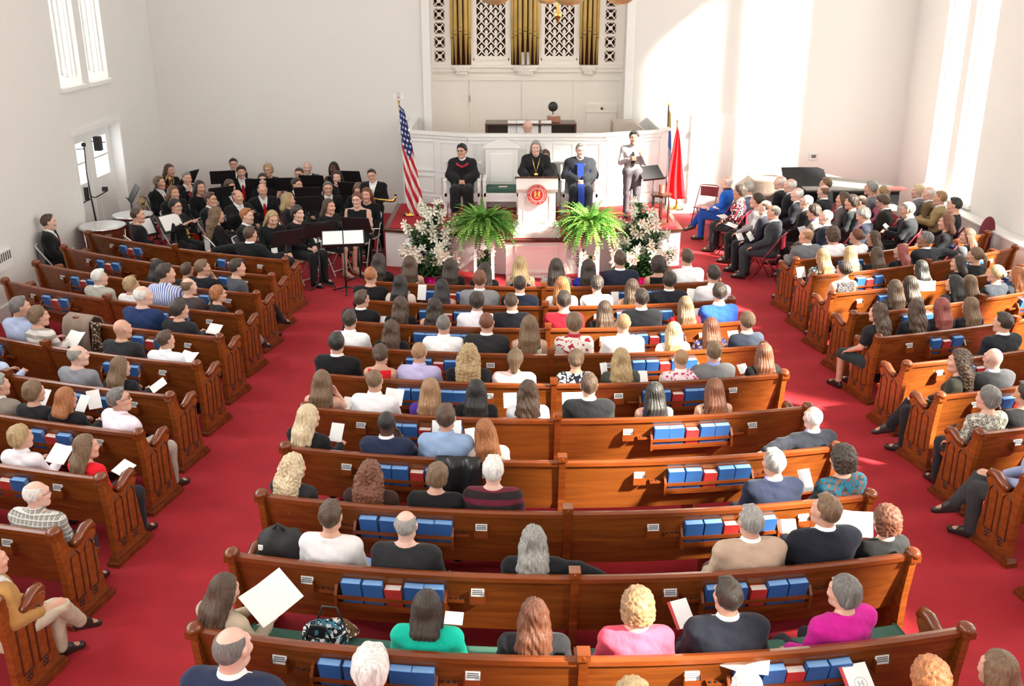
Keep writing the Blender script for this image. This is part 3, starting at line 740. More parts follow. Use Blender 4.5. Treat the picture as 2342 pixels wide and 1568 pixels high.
def pane_mat(name, tint, emit, lead):
    m = bpy.data.materials.new(name); m.use_nodes = True; nt = m.node_tree; nt.nodes.clear()
    out = N(nt, 'ShaderNodeOutputMaterial'); tr = N(nt, 'ShaderNodeBsdfTransparent'); em = N(nt, 'ShaderNodeEmission'); ad = N(nt, 'ShaderNodeAddShader'); mx = N(nt, 'ShaderNodeMixShader'); df = N(nt, 'ShaderNodeBsdfDiffuse')
    tr.inputs[0].default_value = (0.93, 0.93, 0.90, 1); df.inputs[0].default_value = (0.30, 0.28, 0.12, 1)
    vo = N(nt, 'ShaderNodeTexVoronoi', Scale=lead); nt.links.new(coords(nt), vo.inputs[0])
    nt.links.new(mixc(nt, vo.outputs['Color'], (1.0, 1.0, 1.0), tint), em.inputs[0]); em.inputs[1].default_value = emit  # panes also glow a little, daylight put into the glass itself
    nt.links.new(tr.outputs[0], ad.inputs[0]); nt.links.new(em.outputs[0], ad.inputs[1])
    v2 = N(nt, 'ShaderNodeTexVoronoi', Scale=lead, feature='DISTANCE_TO_EDGE'); nt.links.new(coords(nt), v2.inputs[0])
    nt.links.new(mathn(nt, 'LESS_THAN', v2.outputs['Distance'], 0.03 if lead else -1.0), mx.inputs[0]); nt.links.new(ad.outputs[0], mx.inputs[1]); nt.links.new(df.outputs[0], mx.inputs[2])
    nt.links.new(mx.outputs[0], out.inputs[0]); return m
M_LEADED = pane_mat('leaded_glass', (0.80, 0.78, 0.35), 0.4, 9.0)
M_GLASS = pane_mat('clear_glass', (0.95, 0.97, 1.0), 0.8, 0.0)

# ------------------------------------------------------------------ room shell
def wall_slab(name, axis, pos, th, a0, a1, z0, z1, holes):
    """a wall in the plane axis=pos, thickness th (signed outward), with rectangular openings (a0, a1, z0, z1)"""
    b = MB(); xs = sorted({a0, a1} | {h[0] for h in holes} | {h[1] for h in holes})
    for i in range(len(xs) - 1):
        m = (xs[i] + xs[i + 1]) / 2; zz = z0
        for h in sorted([h for h in holes if h[0] < m < h[1]], key=lambda h: h[2]) + [(0, 0, z1, z1)]:
            if h[2] > zz + 1e-4:
                p0, p1 = min(pos, pos + th), max(pos, pos + th)
                b.box(p0, p1, xs[i], xs[i + 1], zz, h[2]) if axis == 'x' else b.box(xs[i], xs[i + 1], p0, p1, zz, h[2])
            zz = h[3]
    return struct(b.build(name, M_WALL))
b = MB(); b.box(-WALLX - 0.5, WALLX + 0.5, REARY - 0.5, BACKY + 0.5, -0.2, 0); struct(b.build('floor', M_CARPET))
b = MB(); b.box(-WALLX - 0.5, WALLX + 0.5, REARY - 0.5, BACKY + 2, CEIL, CEIL + 0.2); struct(b.build('ceiling', M_WALL))
LW, GAP = 0.95, 0.30                                   # a window is a pair of lancets with a pier between
def lancets(wins): 
    h = []
    for y, z0, z1 in wins: h += [(y - GAP / 2 - LW, y - GAP / 2, z0, z1), (y + GAP / 2, y + GAP / 2 + LW, z0, z1)]
    return h
DOOR_L = (18.15, 20.35, 0.0, 2.38)
wall_slab('wall_right', 'x', WALLX, 0.5, REARY, BACKY + 0.5, 0, CEIL, lancets(WIN_R))
wall_slab('wall_left', 'x', -WALLX, -0.5, REARY, BACKY + 0.5, 0, CEIL, lancets(WIN_L) + [DOOR_L])
NX0, NX1, NTOP = -2.27, 2.07, 7.5                      # organ niche in the back wall
wall_slab('wall_back', 'y', BACKY, 0.5, -WALLX, WALLX, 0, CEIL, [(NX0, NX1, 0.0, NTOP)])
wall_slab('wall_rear', 'y', REARY, -0.5, -WALLX, WALLX, 0, CEIL, [(-3.0, 3.0, 4.0, 8.4)])
n = 0
for side, wins in ((1, WIN_R), (-1, WIN_L)):
    for y, z0, z1 in wins:
        for q in (-1, 1):
            n += 1; yc = y + q * (GAP / 2 + LW / 2); y0, y1 = yc - LW / 2, yc + LW / 2
            w = empty('window_%d' % n, (0, 0, 0)); struct(w)
            xg = side * (WALLX + 0.40)
            b = MB(); b.box(xg - 0.012, xg + 0.012, y0, y1, z0, z1); b.build('pane', M_LEADED, w)
            b = MB()
            b.rect('x', xg - 0.04, xg + 0.04, y0 + 0.004, y1 - 0.004, z0 + 0.004, z1 - 0.004, 0.05); b.box(xg - 0.03, xg + 0.03, y0 + 0.054, y1 - 0.054, (z0 + z1) / 2 - 0.02, (z0 + z1) / 2 + 0.02)
            b.build('window_frame', M_TRIM, w)
            b = MB()
            for k, w_ in ((0.10, 0.028), (0.17, 0.020), (0.27, 0.035)): x0_, x1_ = sorted((side * (WALLX + k), side * (WALLX + k + 0.035))); b.box(x0_, x1_, y1 - w_, y1 + 0.01, z0 + 0.14, z1)
            b.build('jamb_moulding', M_TRIM, w)
            b = MB(); xi = side * WALLX; b.prism([(xi - side * 0.06, z0 - 0.07), (xi + side * 0.36, z0 - 0.07), (xi + side * 0.36, z0 + 0.16), (xi - side * 0.06, z0)][::side], y0 - 0.07, y1 + 0.07, axis='y'); b.build('window_sill', M_TRIM, w)
w = empty('window_%d' % (n + 1)); struct(w)  # unseen rear window, added to bring in the frontal fill
b = MB(); b.box(-3, 3, REARY - 0.42, REARY - 0.40, 4.0, 8.4); b.build('pane', M_LEADED, w)
b = MB()
for x in np.linspace(-3, 3, 5): b.box(x - 0.05, x + 0.05, REARY - 0.45, REARY - 0.36, 4.0, 8.4)
b.build('window_frame', M_TRIM, w)
# baseboards
for nm, bx in (('baseboard_left', (-WALLX, -WALLX + 0.03, REARY, DOOR_L[0] - 0.15)), ('baseboard_right', (WALLX - 0.03, WALLX, REARY, BACKY))):
    b = MB(); b.box(bx[0], bx[1], bx[2], bx[3], 0, 0.22); struct(b.build(nm, M_TRIM))
b = MB(); b.box(-WALLX, NX0 - 0.1, BACKY - 0.03, BACKY, 0, 0.22); b.box(NX1 + 0.1, WALLX, BACKY - 0.03, BACKY, 0, 0.22); struct(b.build('baseboard_back', M_TRIM))
# wainscot cap on the left wall near the door and pilaster edges of the niche
for i, (x0, x1) in enumerate(((NX0 - 0.16, NX0 + 0.02), (NX1 - 0.02, NX1 + 0.16))):
    b = MB(); b.box(x0, x1, BACKY - 0.06, BACKY + 0.55, 0, NTOP); struct(bevel(b.build('trim_%d' % (i + 1), M_TRIM), 0.012))

# ------------------------------------------------------------------ door in the left wall (glazed double leaf in a deep white recess)
d = struct(empty('door_1'))
xd = -WALLX - 0.22
b = MB(); e = 0.006; b.box(-WALLX - 0.45, -WALLX + 0.03, DOOR_L[0] - 0.09, DOOR_L[0] + e, 0, DOOR_L[3]); b.box(-WALLX - 0.45, -WALLX + 0.03, DOOR_L[1] - e, DOOR_L[1] + 0.09, 0, DOOR_L[3]); b.box(-WALLX - 0.45, -WALLX + 0.032, DOOR_L[0] - 0.09, DOOR_L[1] + 0.09, DOOR_L[3] - e, DOOR_L[3] + 0.09); b.build('frame', M_TRIM, d)
ym = (DOOR_L[0] + DOOR_L[1]) / 2
for y0, y1 in ((DOOR_L[0], ym - 0.01), (ym + 0.01, DOOR_L[1])):
    b = MB(); a = 0.21
    b.box(xd - 0.02, xd + 0.02, y0, y0 + a, 0, DOOR_L[3]); b.box(xd - 0.02, xd + 0.02, y1 - a, y1, 0, DOOR_L[3]); b.box(xd - 0.02, xd + 0.02, y0 + a, y1 - a, 0, 1.40); b.box(xd - 0.02, xd + 0.02, y0 + a, y1 - a, 2.16, DOOR_L[3]); b.box(xd - 0.02, xd + 0.02, y0 + a, y1 - a, 1.76, 1.80)
    b.box(xd + 0.02, xd + 0.03, y0 + a + 0.05, y1 - a - 0.05, 0.25, 1.05)
    lf = b.build('door_leaf', M_TRIM, d)
    b = MB(); b.box(xd - 0.006, xd + 0.006, y0 + a, y1 - a, 1.40, 2.16); b.build('glass', M_GLASS, lf)
# flush white door in the back wall: only its hinge edge reads against the bright wall
d = struct(empty('door_2')); x0 = on_y(1580, 305, BACKY).x
b = MB(); b.box(x0, x0 + 1.0, BACKY - 0.035, BACKY - 0.001, 0.0, 2.25); b.build('door_leaf', M_TRIM, d)
b = MB()
for v in (305, 380, 457):
    p = on_y(1580 - (v - 305) * 0.08, v, BACKY); b.cbox((x0 - 0.012, BACKY - 0.04, p.z), (0.03, 0.03, 0.13))
b.build('hinge', plain('steel', (0.35, 0.35, 0.36), 0.4, 0.8), d)

# ------------------------------------------------------------------ small wall fittings
p = on_y(1860, 358, BACKY); t = empty('thermostat', (p.x, BACKY, p.z)); tag(t, 'white square thermostat on the bright back wall above the piano', 'thermostat')
b = MB(); b.cbox((0, -0.015, 0), (0.21, 0.03, 0.15)); bevel(b.build('case', plain('thermostat_white', (0.7, 0.7, 0.68), 0.5), t), 0.01)
b = MB(); b.cbox((0, -0.033, 0.01), (0.10, 0.008, 0.07)); b.build('display', plain('thermostat_grey', (0.12, 0.13, 0.13), 0.4), t)
d_ = ray(6, 596); tt = (-WALLX - CAMX) / d_[0]; vy, vz = tt * d_[1], CAMH + tt * d_[2]
v = empty('wall_vent', (-WALLX, vy, vz)); tag(v, 'white louvred vent low on the left wall behind the pews', 'vent')
b = MB(); b.cbox((0.015, 0, 0), (0.03, 0.5, 0.30)); b.build('vent_frame', M_TRIM, v)
b = MB()
for k in range(7): b.cbox((0.032, -0.2 + k * 0.066, 0.06), (0.008, 0.03, 0.13))
b.build('louvre', plain('vent_dark', (0.10, 0.10, 0.10), 0.6), v)
rc = empty('radiator_cover', (WALLX - 0.16, 17.6, 0)); tag(rc, 'low white radiator cover along the right wall under the windows', 'radiator cover')
b = MB(); b.box(-0.14, 0.155, -1.6, 2.9, 0, 0.80); b.build('cabinet', M_TRIM, rc); b = MB(); b.box(-0.17, 0.158, -1.65, 2.95, 0.80, 0.84); bevel(b.build('top', M_TRIM, rc), 0.008)

# ------------------------------------------------------------------ organ niche: panelling, lattice screens, gilded pipes
OY = BACKY + 0.47
FL = 1.72
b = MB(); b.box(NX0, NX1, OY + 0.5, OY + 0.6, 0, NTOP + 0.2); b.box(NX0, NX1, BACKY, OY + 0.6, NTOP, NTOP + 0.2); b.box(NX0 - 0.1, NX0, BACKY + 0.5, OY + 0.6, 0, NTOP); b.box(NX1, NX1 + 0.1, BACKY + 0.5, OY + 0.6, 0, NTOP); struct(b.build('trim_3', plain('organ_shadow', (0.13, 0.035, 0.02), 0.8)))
organ = empty('organ_case', (0, OY, 0)); tag(organ, 'cream organ case with lattice screens and golden pipes in the tall niche', 'organ')
zc = 3.50                                                # shelf under the pipes
def X(u, v=75): return on_y(u, v, OY).x
PX = [(X(1031), X(1077), 145), (X(1169), X(1233), 146), (X(1326), X(1369), 148)]
zs = on_y(1100, 148, OY).z
b = MB()
xs = [NX0, PX[0][0], PX[0][1], PX[1][0], PX[1][1], PX[2][0], PX[2][1], NX1]
# lower panelling: plain boards with raised stiles
b.box(NX0, NX1, 0.0, 0.04, 0, zs - 0.02)
b.build('lower_panel', M_CREAM, organ)
b = MB()
for u in (1078, 1198, 1315): b.box(X(u, 230) - 0.035, X(u, 230) + 0.035, -0.025, 0, FL, zs - 0.30)
b.box(NX0, NX1, -0.03, 0.002, zs - 0.34, zs - 0.27); b.box(NX0, NX1, -0.03, 0.002, FL, FL + 0.05)
b.build('stile', M_CREAM, organ)
b = MB(); b.box(NX0, NX1, -0.09, 0.05, zs - 0.06, zs); b.box(NX0, NX1, -0.05, 0.05, zs - 0.16, zs - 0.06)
for x0, x1, _ in PX:
    xm, r_ = (x0 + x1) / 2, (x1 - x0) / 2
    for k, (rr, z0, z1) in enumerate(((1.0, zs - 0.06, zs), (0.85, zs - 0.13, zs - 0.06), (0.6, zs - 0.20, zs - 0.13))):
        b.prism([(xm + r_ * rr * math.cos(t), -0.04 - 0.16 * rr * math.sin(t)) for t in np.linspace(0, PI, 14)], z0, z1, axis='z')
b.build('cornice', M_CREAM, organ)
b = MB(); x0, x1 = X(1342, 250), X(1410, 250); z0, z1 = on_y(1375, 292, OY).z - 0.2, on_y(1375, 238, OY).z
b.box(x0, x1, -0.05, 0, z0, z1); b.box(x0 - 0.02, x1 + 0.02, -0.07, 0, z1 - 0.18, z1 - 0.155); cb = b.build('cupboard', M_CREAM, organ)
b = MB(); b.ball(((x0 + x1) / 2, -0.06, z1 - 0.09), 0.032); b.build('knob', M_DARKW, cb)
b = MB(); b.box(X(1074, 220) - 0.012, X(1074, 220) + 0.012, -0.05, -0.02, on_y(1074, 232, OY).z, on_y(1074, 218, OY).z); b.build('latch', plain('steel', (0.35, 0.35, 0.36), 0.4, 0.8), organ)
# screen bays (a): side bays with quatrefoil squares, inner bays with diamond lattice
def lattice(x0, x1, z0, z1, s):
    """diamond lattice with a leaf in each diamond, 3 cm thick"""
    b = MB(); t = s * 0.17; h = s / math.sqrt(2)
    def bar(p, q, w, e=0.012):
        p, q = Vector(p), Vector(q); d = (q - p).normalized(); nrm = Vector((-d.y, d.x)) * w / 2
        b.prism([tuple(p + nrm), tuple(q + nrm), tuple(q - nrm), tuple(p - nrm)], -e, e, axis='y')
    W_, H_ = x1 - x0, z1 - z0
    k = -H_
    while k < W_:
        for sgn in (1, -1):
            a0 = max(0, k); a1 = min(W_, k + H_)
            if a1 > a0 + 0.01:
                if sgn > 0: bar((x0 + a0, z0 + a0 - k), (x0 + a1, z0 + a1 - k), t)
                else: bar((x1 - a0, z0 + a0 - k), (x1 - a1, z0 + a1 - k), t, 0.0095)
        k += 2 * h * 0.5 * 2
    return b
def leaf_fill(b, x0, x1, z0, z1, s):
    st = s * math.sqrt(2); nx = int((x1 - x0) / st + 2); nz = int((z1 - z0) / st + 2)
    for i in range(nx * 2):
        for j in range(nz * 2):
            if (i + j) % 2 == 0: continue
            cx, cz = x0 + i * st / 2, z0 + (j) * st / 2 
            if not (x0 + 0.02 < cx < x1 - 0.02 and z0 + 0.02 < cz + s * 0.3 < z1 - 0.02): continue
            b.prism([(cx, cz - s * 0.66), (cx + s * 0.20, cz - s * 0.30), (cx + s * 0.24, cz - s * 0.02), (cx, cz + s * 0.26), (cx - s * 0.24, cz - s * 0.02), (cx - s * 0.20, cz - s * 0.30)], -0.008, 0.008, axis='y')
ztop = 6.6
for x0, x1 in ((xs[2], xs[3]), (xs[4], xs[5])):
    f0, f1 = x0 + 0.13, x1 - 0.13; g0 = on_y(1100, 128, OY).z
    b = MB(); b.box(x0, f0, -0.03, 0.03, zs, ztop); b.box(f1, x1, -0.03, 0.03, zs, ztop); b.box(f0, f1, -0.03, 0.03, zs, g0); b.box(x0 + 0.05, x1 - 0.05, -0.045, -0.03, g0 - 0.09, g0 - 0.05)
    for e in (x0 + 0.05, x1 - 0.07): b.box(e, e + 0.02, -0.045, -0.03, g0 - 0.09, ztop)
    fr = b.build('screen_frame', M_CREAM, organ)
    s = (f1 - f0) / 3 / math.sqrt(2)
    b = lattice(f0, f1, g0, g0 + (f1 - f0) / 3 * 6.0, s); leaf_fill(b, f0, f1, g0, g0 + (f1 - f0) / 3 * 6, s); b.build('lattice', M_CREAM, fr)
for x0, x1, ua in ((xs[0], xs[1], 1005), (xs[6], xs[7], 1396)):
    xm = X(ua); hw = 0.118
    b = MB(); b.box(x0, xm - hw, -0.03, 0.03, zs, ztop); b.box(xm + hw, x1, -0.03, 0.03, zs, ztop)
    zz = zs; cells = []
    for k, v in enumerate((139, 107, 75, 44, 13, -18, -50)):
        z0 = on_y(ua, v + 2, OY).z; z1 = z0 + 2 * hw
        b.box(xm - hw, xm + hw, -0.03, 0.03, zz, z0); zz = z1; cells.append((z0 + z1) / 2)
    b.box(xm - hw, xm + hw, -0.03, 0.03, zz, ztop)
    fr = b.build('screen_frame', M_CREAM, organ)
    for cz in cells:
        b = MB()
        for sgn in (1, -1):
            w = 0.017; b.prism([(xm - hw, cz - sgn * hw - w), (xm + hw, cz + sgn * hw - w), (xm + hw, cz + sgn * hw + w), (xm - hw, cz - sgn * hw + w)], -0.012 + sgn * 0.001, 0.012 - sgn * 0.001, axis='y')
        b.prism([(xm + 0.045 * math.cos(t), cz + 0.045 * math.sin(t)) for t in np.linspace(0, 2 * PI, 13)[:-1]], -0.014, 0.014, axis='y')
        for q in range(4):
            t = q * PI / 2; cx_, cz_ = xm + 0.092 * math.cos(t), cz + 0.092 * math.sin(t)
            for e in (-1, 1):
                a = t + e * 0.62; b.prism([(cx_ + 0.02 * math.cos(t), cz_ + 0.02 * math.sin(t)), (xm + 0.105 * math.cos(a), cz + 0.105 * math.sin(a)), (xm + 0.12 * math.cos(a + e * .1), cz + 0.12 * math.sin(a + e * .1)), (xm + hw * math.cos(t), cz + hw * math.sin(t))], -0.0095, 0.0095, axis='y')
        b.build('quatrefoil', M_CREAM, fr)
# pipes: shaft, mouth, tapering foot
for gi, (x0, x1, vb) in enumerate(PX):
    n_ = 7 if gi == 1 else 5; xm = (x0 + x1) / 2; hw = (x1 - x0) / 2
    for k in range(n_):
        t = -1 + 2 * k / (n_ - 1); r_ = hw / n_ * 1.02; ang = t * 1.15
        cx = xm + math.sin(ang) / math.sin(1.15) * (hw - r_ * 0.8); cy = -0.17 * math.cos(ang) + 0.02
        zm = zs + 0.72 - abs(t) * 0.14
        b = MB(); b.lathe([(0.012, zs), (r_ * 0.92, zm), (r_, zm + 0.01), (r_, ztop + 0.3)], (cx, cy, 0), 14); pp = b.build('pipe', M_GOLD, organ)
        b = MB(); b.cbox((cx, cy - r_ * 0.95, zm + 0.01), (r_ * 1.5, 0.02, 0.016)); b.cbox((cx, cy - r_ * 0.93, zm + 0.09), (r_ * 1.3, 0.01, 0.008)); b.build('mouth', plain('pipe_mouth', (0.10, 0.05, 0.01), 0.6), pp)
# a pair of plain white boards standing behind the middle pipes
for u in (1196, 1208):
    b = MB(); b.box(X(u, 125) - 0.035, X(u, 125) + 0.035, 0.03, 0.05, zs, zs + 0.27); tag(b.build('display_board', M_PAPER, None, (0, OY, 0)), 'narrow white board standing between the middle organ pipes', 'board', 'white boards behind the middle organ pipes')
# ------------------------------------------------------------------ pews
CR, CY1, CDY, CHALF = 10.5, 13.60, 0.929, 2.51
SY1, SDY, SX0, SXM, SX1 = 15.12, 0.926, 4.03, 5.98, 7.78
def row(sec, i):
    """(circle centre y, radius) of the back rail of a pew"""
    if sec == 'C': return CY1 - CDY * (i - 1) + CR, CR
    Rr = 13.9 + 0.55 * (i - 1); return SY1 - SDY * (i - 1) + math.sqrt(Rr * Rr - SX0 * SX0), Rr
def pt(sec, i, x, off=0.0):
    """point `off` metres in front of the rail at lateral position x; also the yaw that faces the front"""
    yc, Rr = row(sec, i); th = math.asin(x / Rr); r_ = Rr - off
    return Vector((r_ * math.sin(th), yc - r_ * math.cos(th), 0)), th
def strip(b, sec, i, x0, x1, prof, seg=10, mi=0, smooth=False):
    """a bar of cross section prof [(offset forward, z)] swept along the pew"""
    P = []
    for k in range(seg + 1):
        x = x0 + (x1 - x0) * k / seg; P.append([tuple(pt(sec, i, x, o)[0] + Vector((0, 0, z))) for o, z in prof] )
    n = len(prof); v = [p for r_ in P for p in r_]; f = []
    for k in range(seg):
        for j in range(n): f.append((k * n + j, (k + 1) * n + j, (k + 1) * n + (j + 1) % n, k * n + (j + 1) % n))
    f += [list(range(n))[::-1], [seg * n + j for j in range(n)]]
    if x1 < x0: f = [q[::-1] for q in f]
    return b.add(v, f, mi, smooth)
RAIL = [(-0.030, 0.845), (-0.028, 0.878), (0.0, 0.888), (0.035, 0.880), (0.038, 0.848)]
BACK = [(-0.012, 0.846), (0.016, 0.846), (0.133, 0.355), (0.105, 0.355)]
SEAT = [(0.135, 0.385), (0.135, 0.420), (0.52, 0.450), (0.535, 0.430), (0.52, 0.41)]
def face(z): return 0.0925 + (0.846 - z) * -0.2415 + 0.0 if False else -0.012 + (0.846 - z) * 0.2385
def end_panel(kind):
    """pew end in its own frame: x across the panel, y forward, z up"""
    prof = [(-0.055, 0.90), (-0.02, 0.925), (0.02, 0.90), (0.055, 0.80), (0.10, 0.70), (0.16, 0.655), (0.23, 0.665), (0.27, 0.705), (0.32, 0.735), (0.40, 0.735), (0.435, 0.70), (0.425, 0.655), (0.385, 0.60), (0.40, 0.50), (0.43, 0.30), (0.46, 0.12), (0.49, 0.06), (0.01, 0.06), (0.01, 0.12), (0.0, 0.5), (-0.035, 0.80)]
    b = MB(); b.prism(prof, -0.028, 0.028); return b
def fit_end(parent, sec, i, x, out):
    p, th = pt(sec, i, x)
    def mk():
        return end_panel(0).mesh('end_panel', M_WOODE)
    o = link('end_panel', cached('end_panel', mk), parent, p, (0, 0, th)); 
    def cap():
        b = MB(); b.ball((0, 0, 0), (0.056, 0.068, 0.044), 14); b.cbox((0, 0, -0.035), (0.085, 0.10, 0.05)); return b.mesh('finial', M_WOODD)
    link('finial', cached('finial', cap), o, (0, -0.018, 0.900))
    def arm():
        b = MB(); b.tube([(0, 0.17, 0.672), (0, 0.25, 0.70), (0, 0.33, 0.745), (0, 0.40, 0.742), (0, 0.432, 0.70)], [0.040, 0.042, 0.045, 0.045, 0.036], 10); return b.mesh('arm_scroll', M_WOODD)
    link('arm_scroll', cached('arm_scroll', arm), o)
    def tr():
        b = MB(); y0 = 0.0
        b.box(0.028, 0.034, y0, y0 + 0.012, 0.22, 0.60); b.box(0.028, 0.034, y0 + 0.108, y0 + 0.12, 0.22, 0.60); b.box(0.028, 0.034, y0 - 0.001, y0 + 0.121, 0.21, 0.222)
        b.tube([(0.030, y0 + 0.006, 0.595), (0.030, y0 + 0.03, 0.635), (0.030, y0 + 0.06, 0.65), (0.030, y0 + 0.09, 0.635), (0.030, y0 + 0.114, 0.595)], 0.007, 6)
        for q in range(4):
            a = q * PI / 2 + PI / 4; b.ball((0.030, y0 + 0.06 + 0.022 * math.cos(a), 0.172 + 0.022 * math.sin(a)), (0.006, 0.018, 0.018), 8)
        return b.mesh('tracery', M_DARKW)
    for y0 in (0.075, 0.255): link('tracery', cached('tracery', tr), o, (0, y0, 0)).scale = (1 if out > 0 else -1, 1, 1)
    def pl():
        b = MB(); b.box(-0.055, 0.055, -0.03, 0.53, 0.0, 0.045); b.prism([(-0.02, 0.045), (0.52, 0.045), (0.50, 0.085), (0.0, 0.085)], -0.042, 0.042); return b.mesh('plinth', M_WOODD)
    link('plinth', cached('plinth', pl), o)
def fit_post(parent, sec, i, x):
    p, th = pt(sec, i, x)
    def mk():
        b = MB(); b.prism([(-0.045, 0.93), (0.03, 0.93), (0.045, 0.85), (0.14, 0.46), (0.52, 0.46), (0.52, 0.05), (0.06, 0.05), (0.06, 0.46), (-0.035, 0.84)], -0.030, 0.030); return b.mesh('center_post', M_WOODD)
    o = link('center_post', cached('center_post', mk), parent, p, (0, 0, th))
    def cap():
        b = MB(); b.cbox((0, -0.01, 0.925), (0.085, 0.10, 0.05)); b.ball((0, -0.052, 0.925), (0.022, 0.012, 0.022), 8); return b.mesh('finial', M_WOODD)
    link('finial', cached('post_cap', cap), o)
    def am():
        b = MB(); b.prism([(0.24, 0.46), (0.24, 0.60), (0.30, 0.66), (0.42, 0.66), (0.47, 0.60), (0.45, 0.46)], -0.032, 0.032); return b.mesh('armrest', M_WOODD)
    link('armrest', cached('post_arm', am), o)
BOOKS = []
def frame_at(sec, i, x, z, back=0.0):
    p, th = pt(sec, i, x, face(z) - back); return p + Vector((0, 0, z)), th
def fit_rack(parent, sec, i, x0, x1, cups=(True, True)):
    b = MB()
    for z, h in ((0.635, 0.028), (0.565, 0.030)):
        f = face(z); strip(b, sec, i, x0, x1, [(f - 0.088, z), (f - 0.088, z + h), (f - 0.074, z + h), (f - 0.074, z)], 4)
    f = face(0.55); strip(b, sec, i, x0, x1, [(f - 0.088, 0.548), (f - 0.088, 0.560), (f - 0.0, 0.560), (f - 0.0, 0.548)], 4)
    for x in (x0, x1):
        f = face(0.64); e = 0.011; strip(b, sec, i, x - e, x + e, [(f - 0.095, 0.545), (f - 0.095, 0.67), (f - 0.055, 0.735), (face(0.735) - 0.0, 0.745), (face(0.545), 0.545)], 1)
    b.build('book_rack', M_WOODD, parent)
    for x, on, s_ in ((x0, cups[0], -1), (x1, cups[1], 1)):
        if not on: continue
        b = MB(); xa, xb = x + s_ * 0.015, x + s_ * 0.135; f = face(0.665)
        strip(b, sec, i, min(xa, xb), max(xa, xb), [(f - 0.052, 0.655), (f - 0.052, 0.675), (f, 0.675), (f, 0.655)], 2)
        for k in range(3):
            p, th = frame_at(sec, i, x + s_ * (0.035 + 0.038 * k), 0.6765, 0.027); b.lathe([(0.0125, 0), (0.0125, 0.0008)], p, 10, 1)
        b.build('cup_holder', [M_WOODD, plain('cup_hole', (0.012, 0.006, 0.004), 0.8)], parent)
def fit_cards(parent, sec, i, x, label):
    p, th = frame_at(sec, i, x, 0.70)
    def mk():
        b = MB(); b.box(-0.055, 0.055, -0.048, -0.040, -0.05, 0.012); b.box(-0.055, 0.055, -0.048, 0.012, -0.055, -0.045); b.box(-0.058, -0.051, -0.048, 0.01, -0.05, 0.045); b.box(0.051, 0.058, -0.048, 0.01, -0.05, 0.045); return b.mesh('card_holder', M_WOODD)
    link('card_holder', cached('card_holder', mk), parent, p, (0, 0, th))
    def mk2():
        b = MB(); b.prism([(-0.036, -0.044), (-0.020, 0.062), (0.004, 0.066), (0.004, -0.044)], -0.048, 0.048, 0)
        
        for k in range(3): z = 0.020 + k * 0.014; y = -0.036 + (z + 0.044) * 0.151; b.box(-0.038, 0.038, y - 0.003, y + 0.002, z, z + 0.0075, 1)
        return b.mesh('card_stack', [M_PAPER, plain('card_print', (0.16, 0.17, 0.19), 0.7)])
    o = link('card_stack', cached('card_stack', mk2), None, p, (0, 0, th)); tag(o, label, 'cards', 'offering cards in the pew holders')
def put_book(sec, i, x, col, label, lean=0.0, drop=0.0):
    w, h = (0.150, 0.228) if col == 'blue' else (0.125, 0.195)
    p, th = frame_at(sec, i, x, 0.566, 0.036)
    root = empty(col + '_hymnal' if False else 'hymnal', p, th); root.rotation_euler = (0.23, lean, th)
    tag(root, label, 'book', 'hymnals in the pew racks')
    def cov():
        t = 0.058; b = MB(); b.box(-w / 2, w / 2, -t / 2, -t / 2 + 0.004, 0, h); b.box(-w / 2, w / 2, t / 2 - 0.004, t / 2, 0, h); b.box(-w / 2, -w / 2 + 0.005, -t / 2, t / 2, 0, h); return b.mesh('cover', M_BLUEB if col == 'blue' else M_REDB)
    link('cover', cached(('cover', col), cov), root)
    def pg():
        t = 0.050; b = MB(); b.box(-w / 2 + 0.005, w / 2 - 0.004, -t / 2, t / 2, 0.004, h - 0.003); return b.mesh('pages', M_PAGES if col == 'red' else plain('blue_edged_pages', (0.22, 0.42, 0.74), 0.6))  # whole page block of the blue books is pale blue
    link('pages', cached(('pages', col), pg), root)
NTH = lambda k: ORD[k]
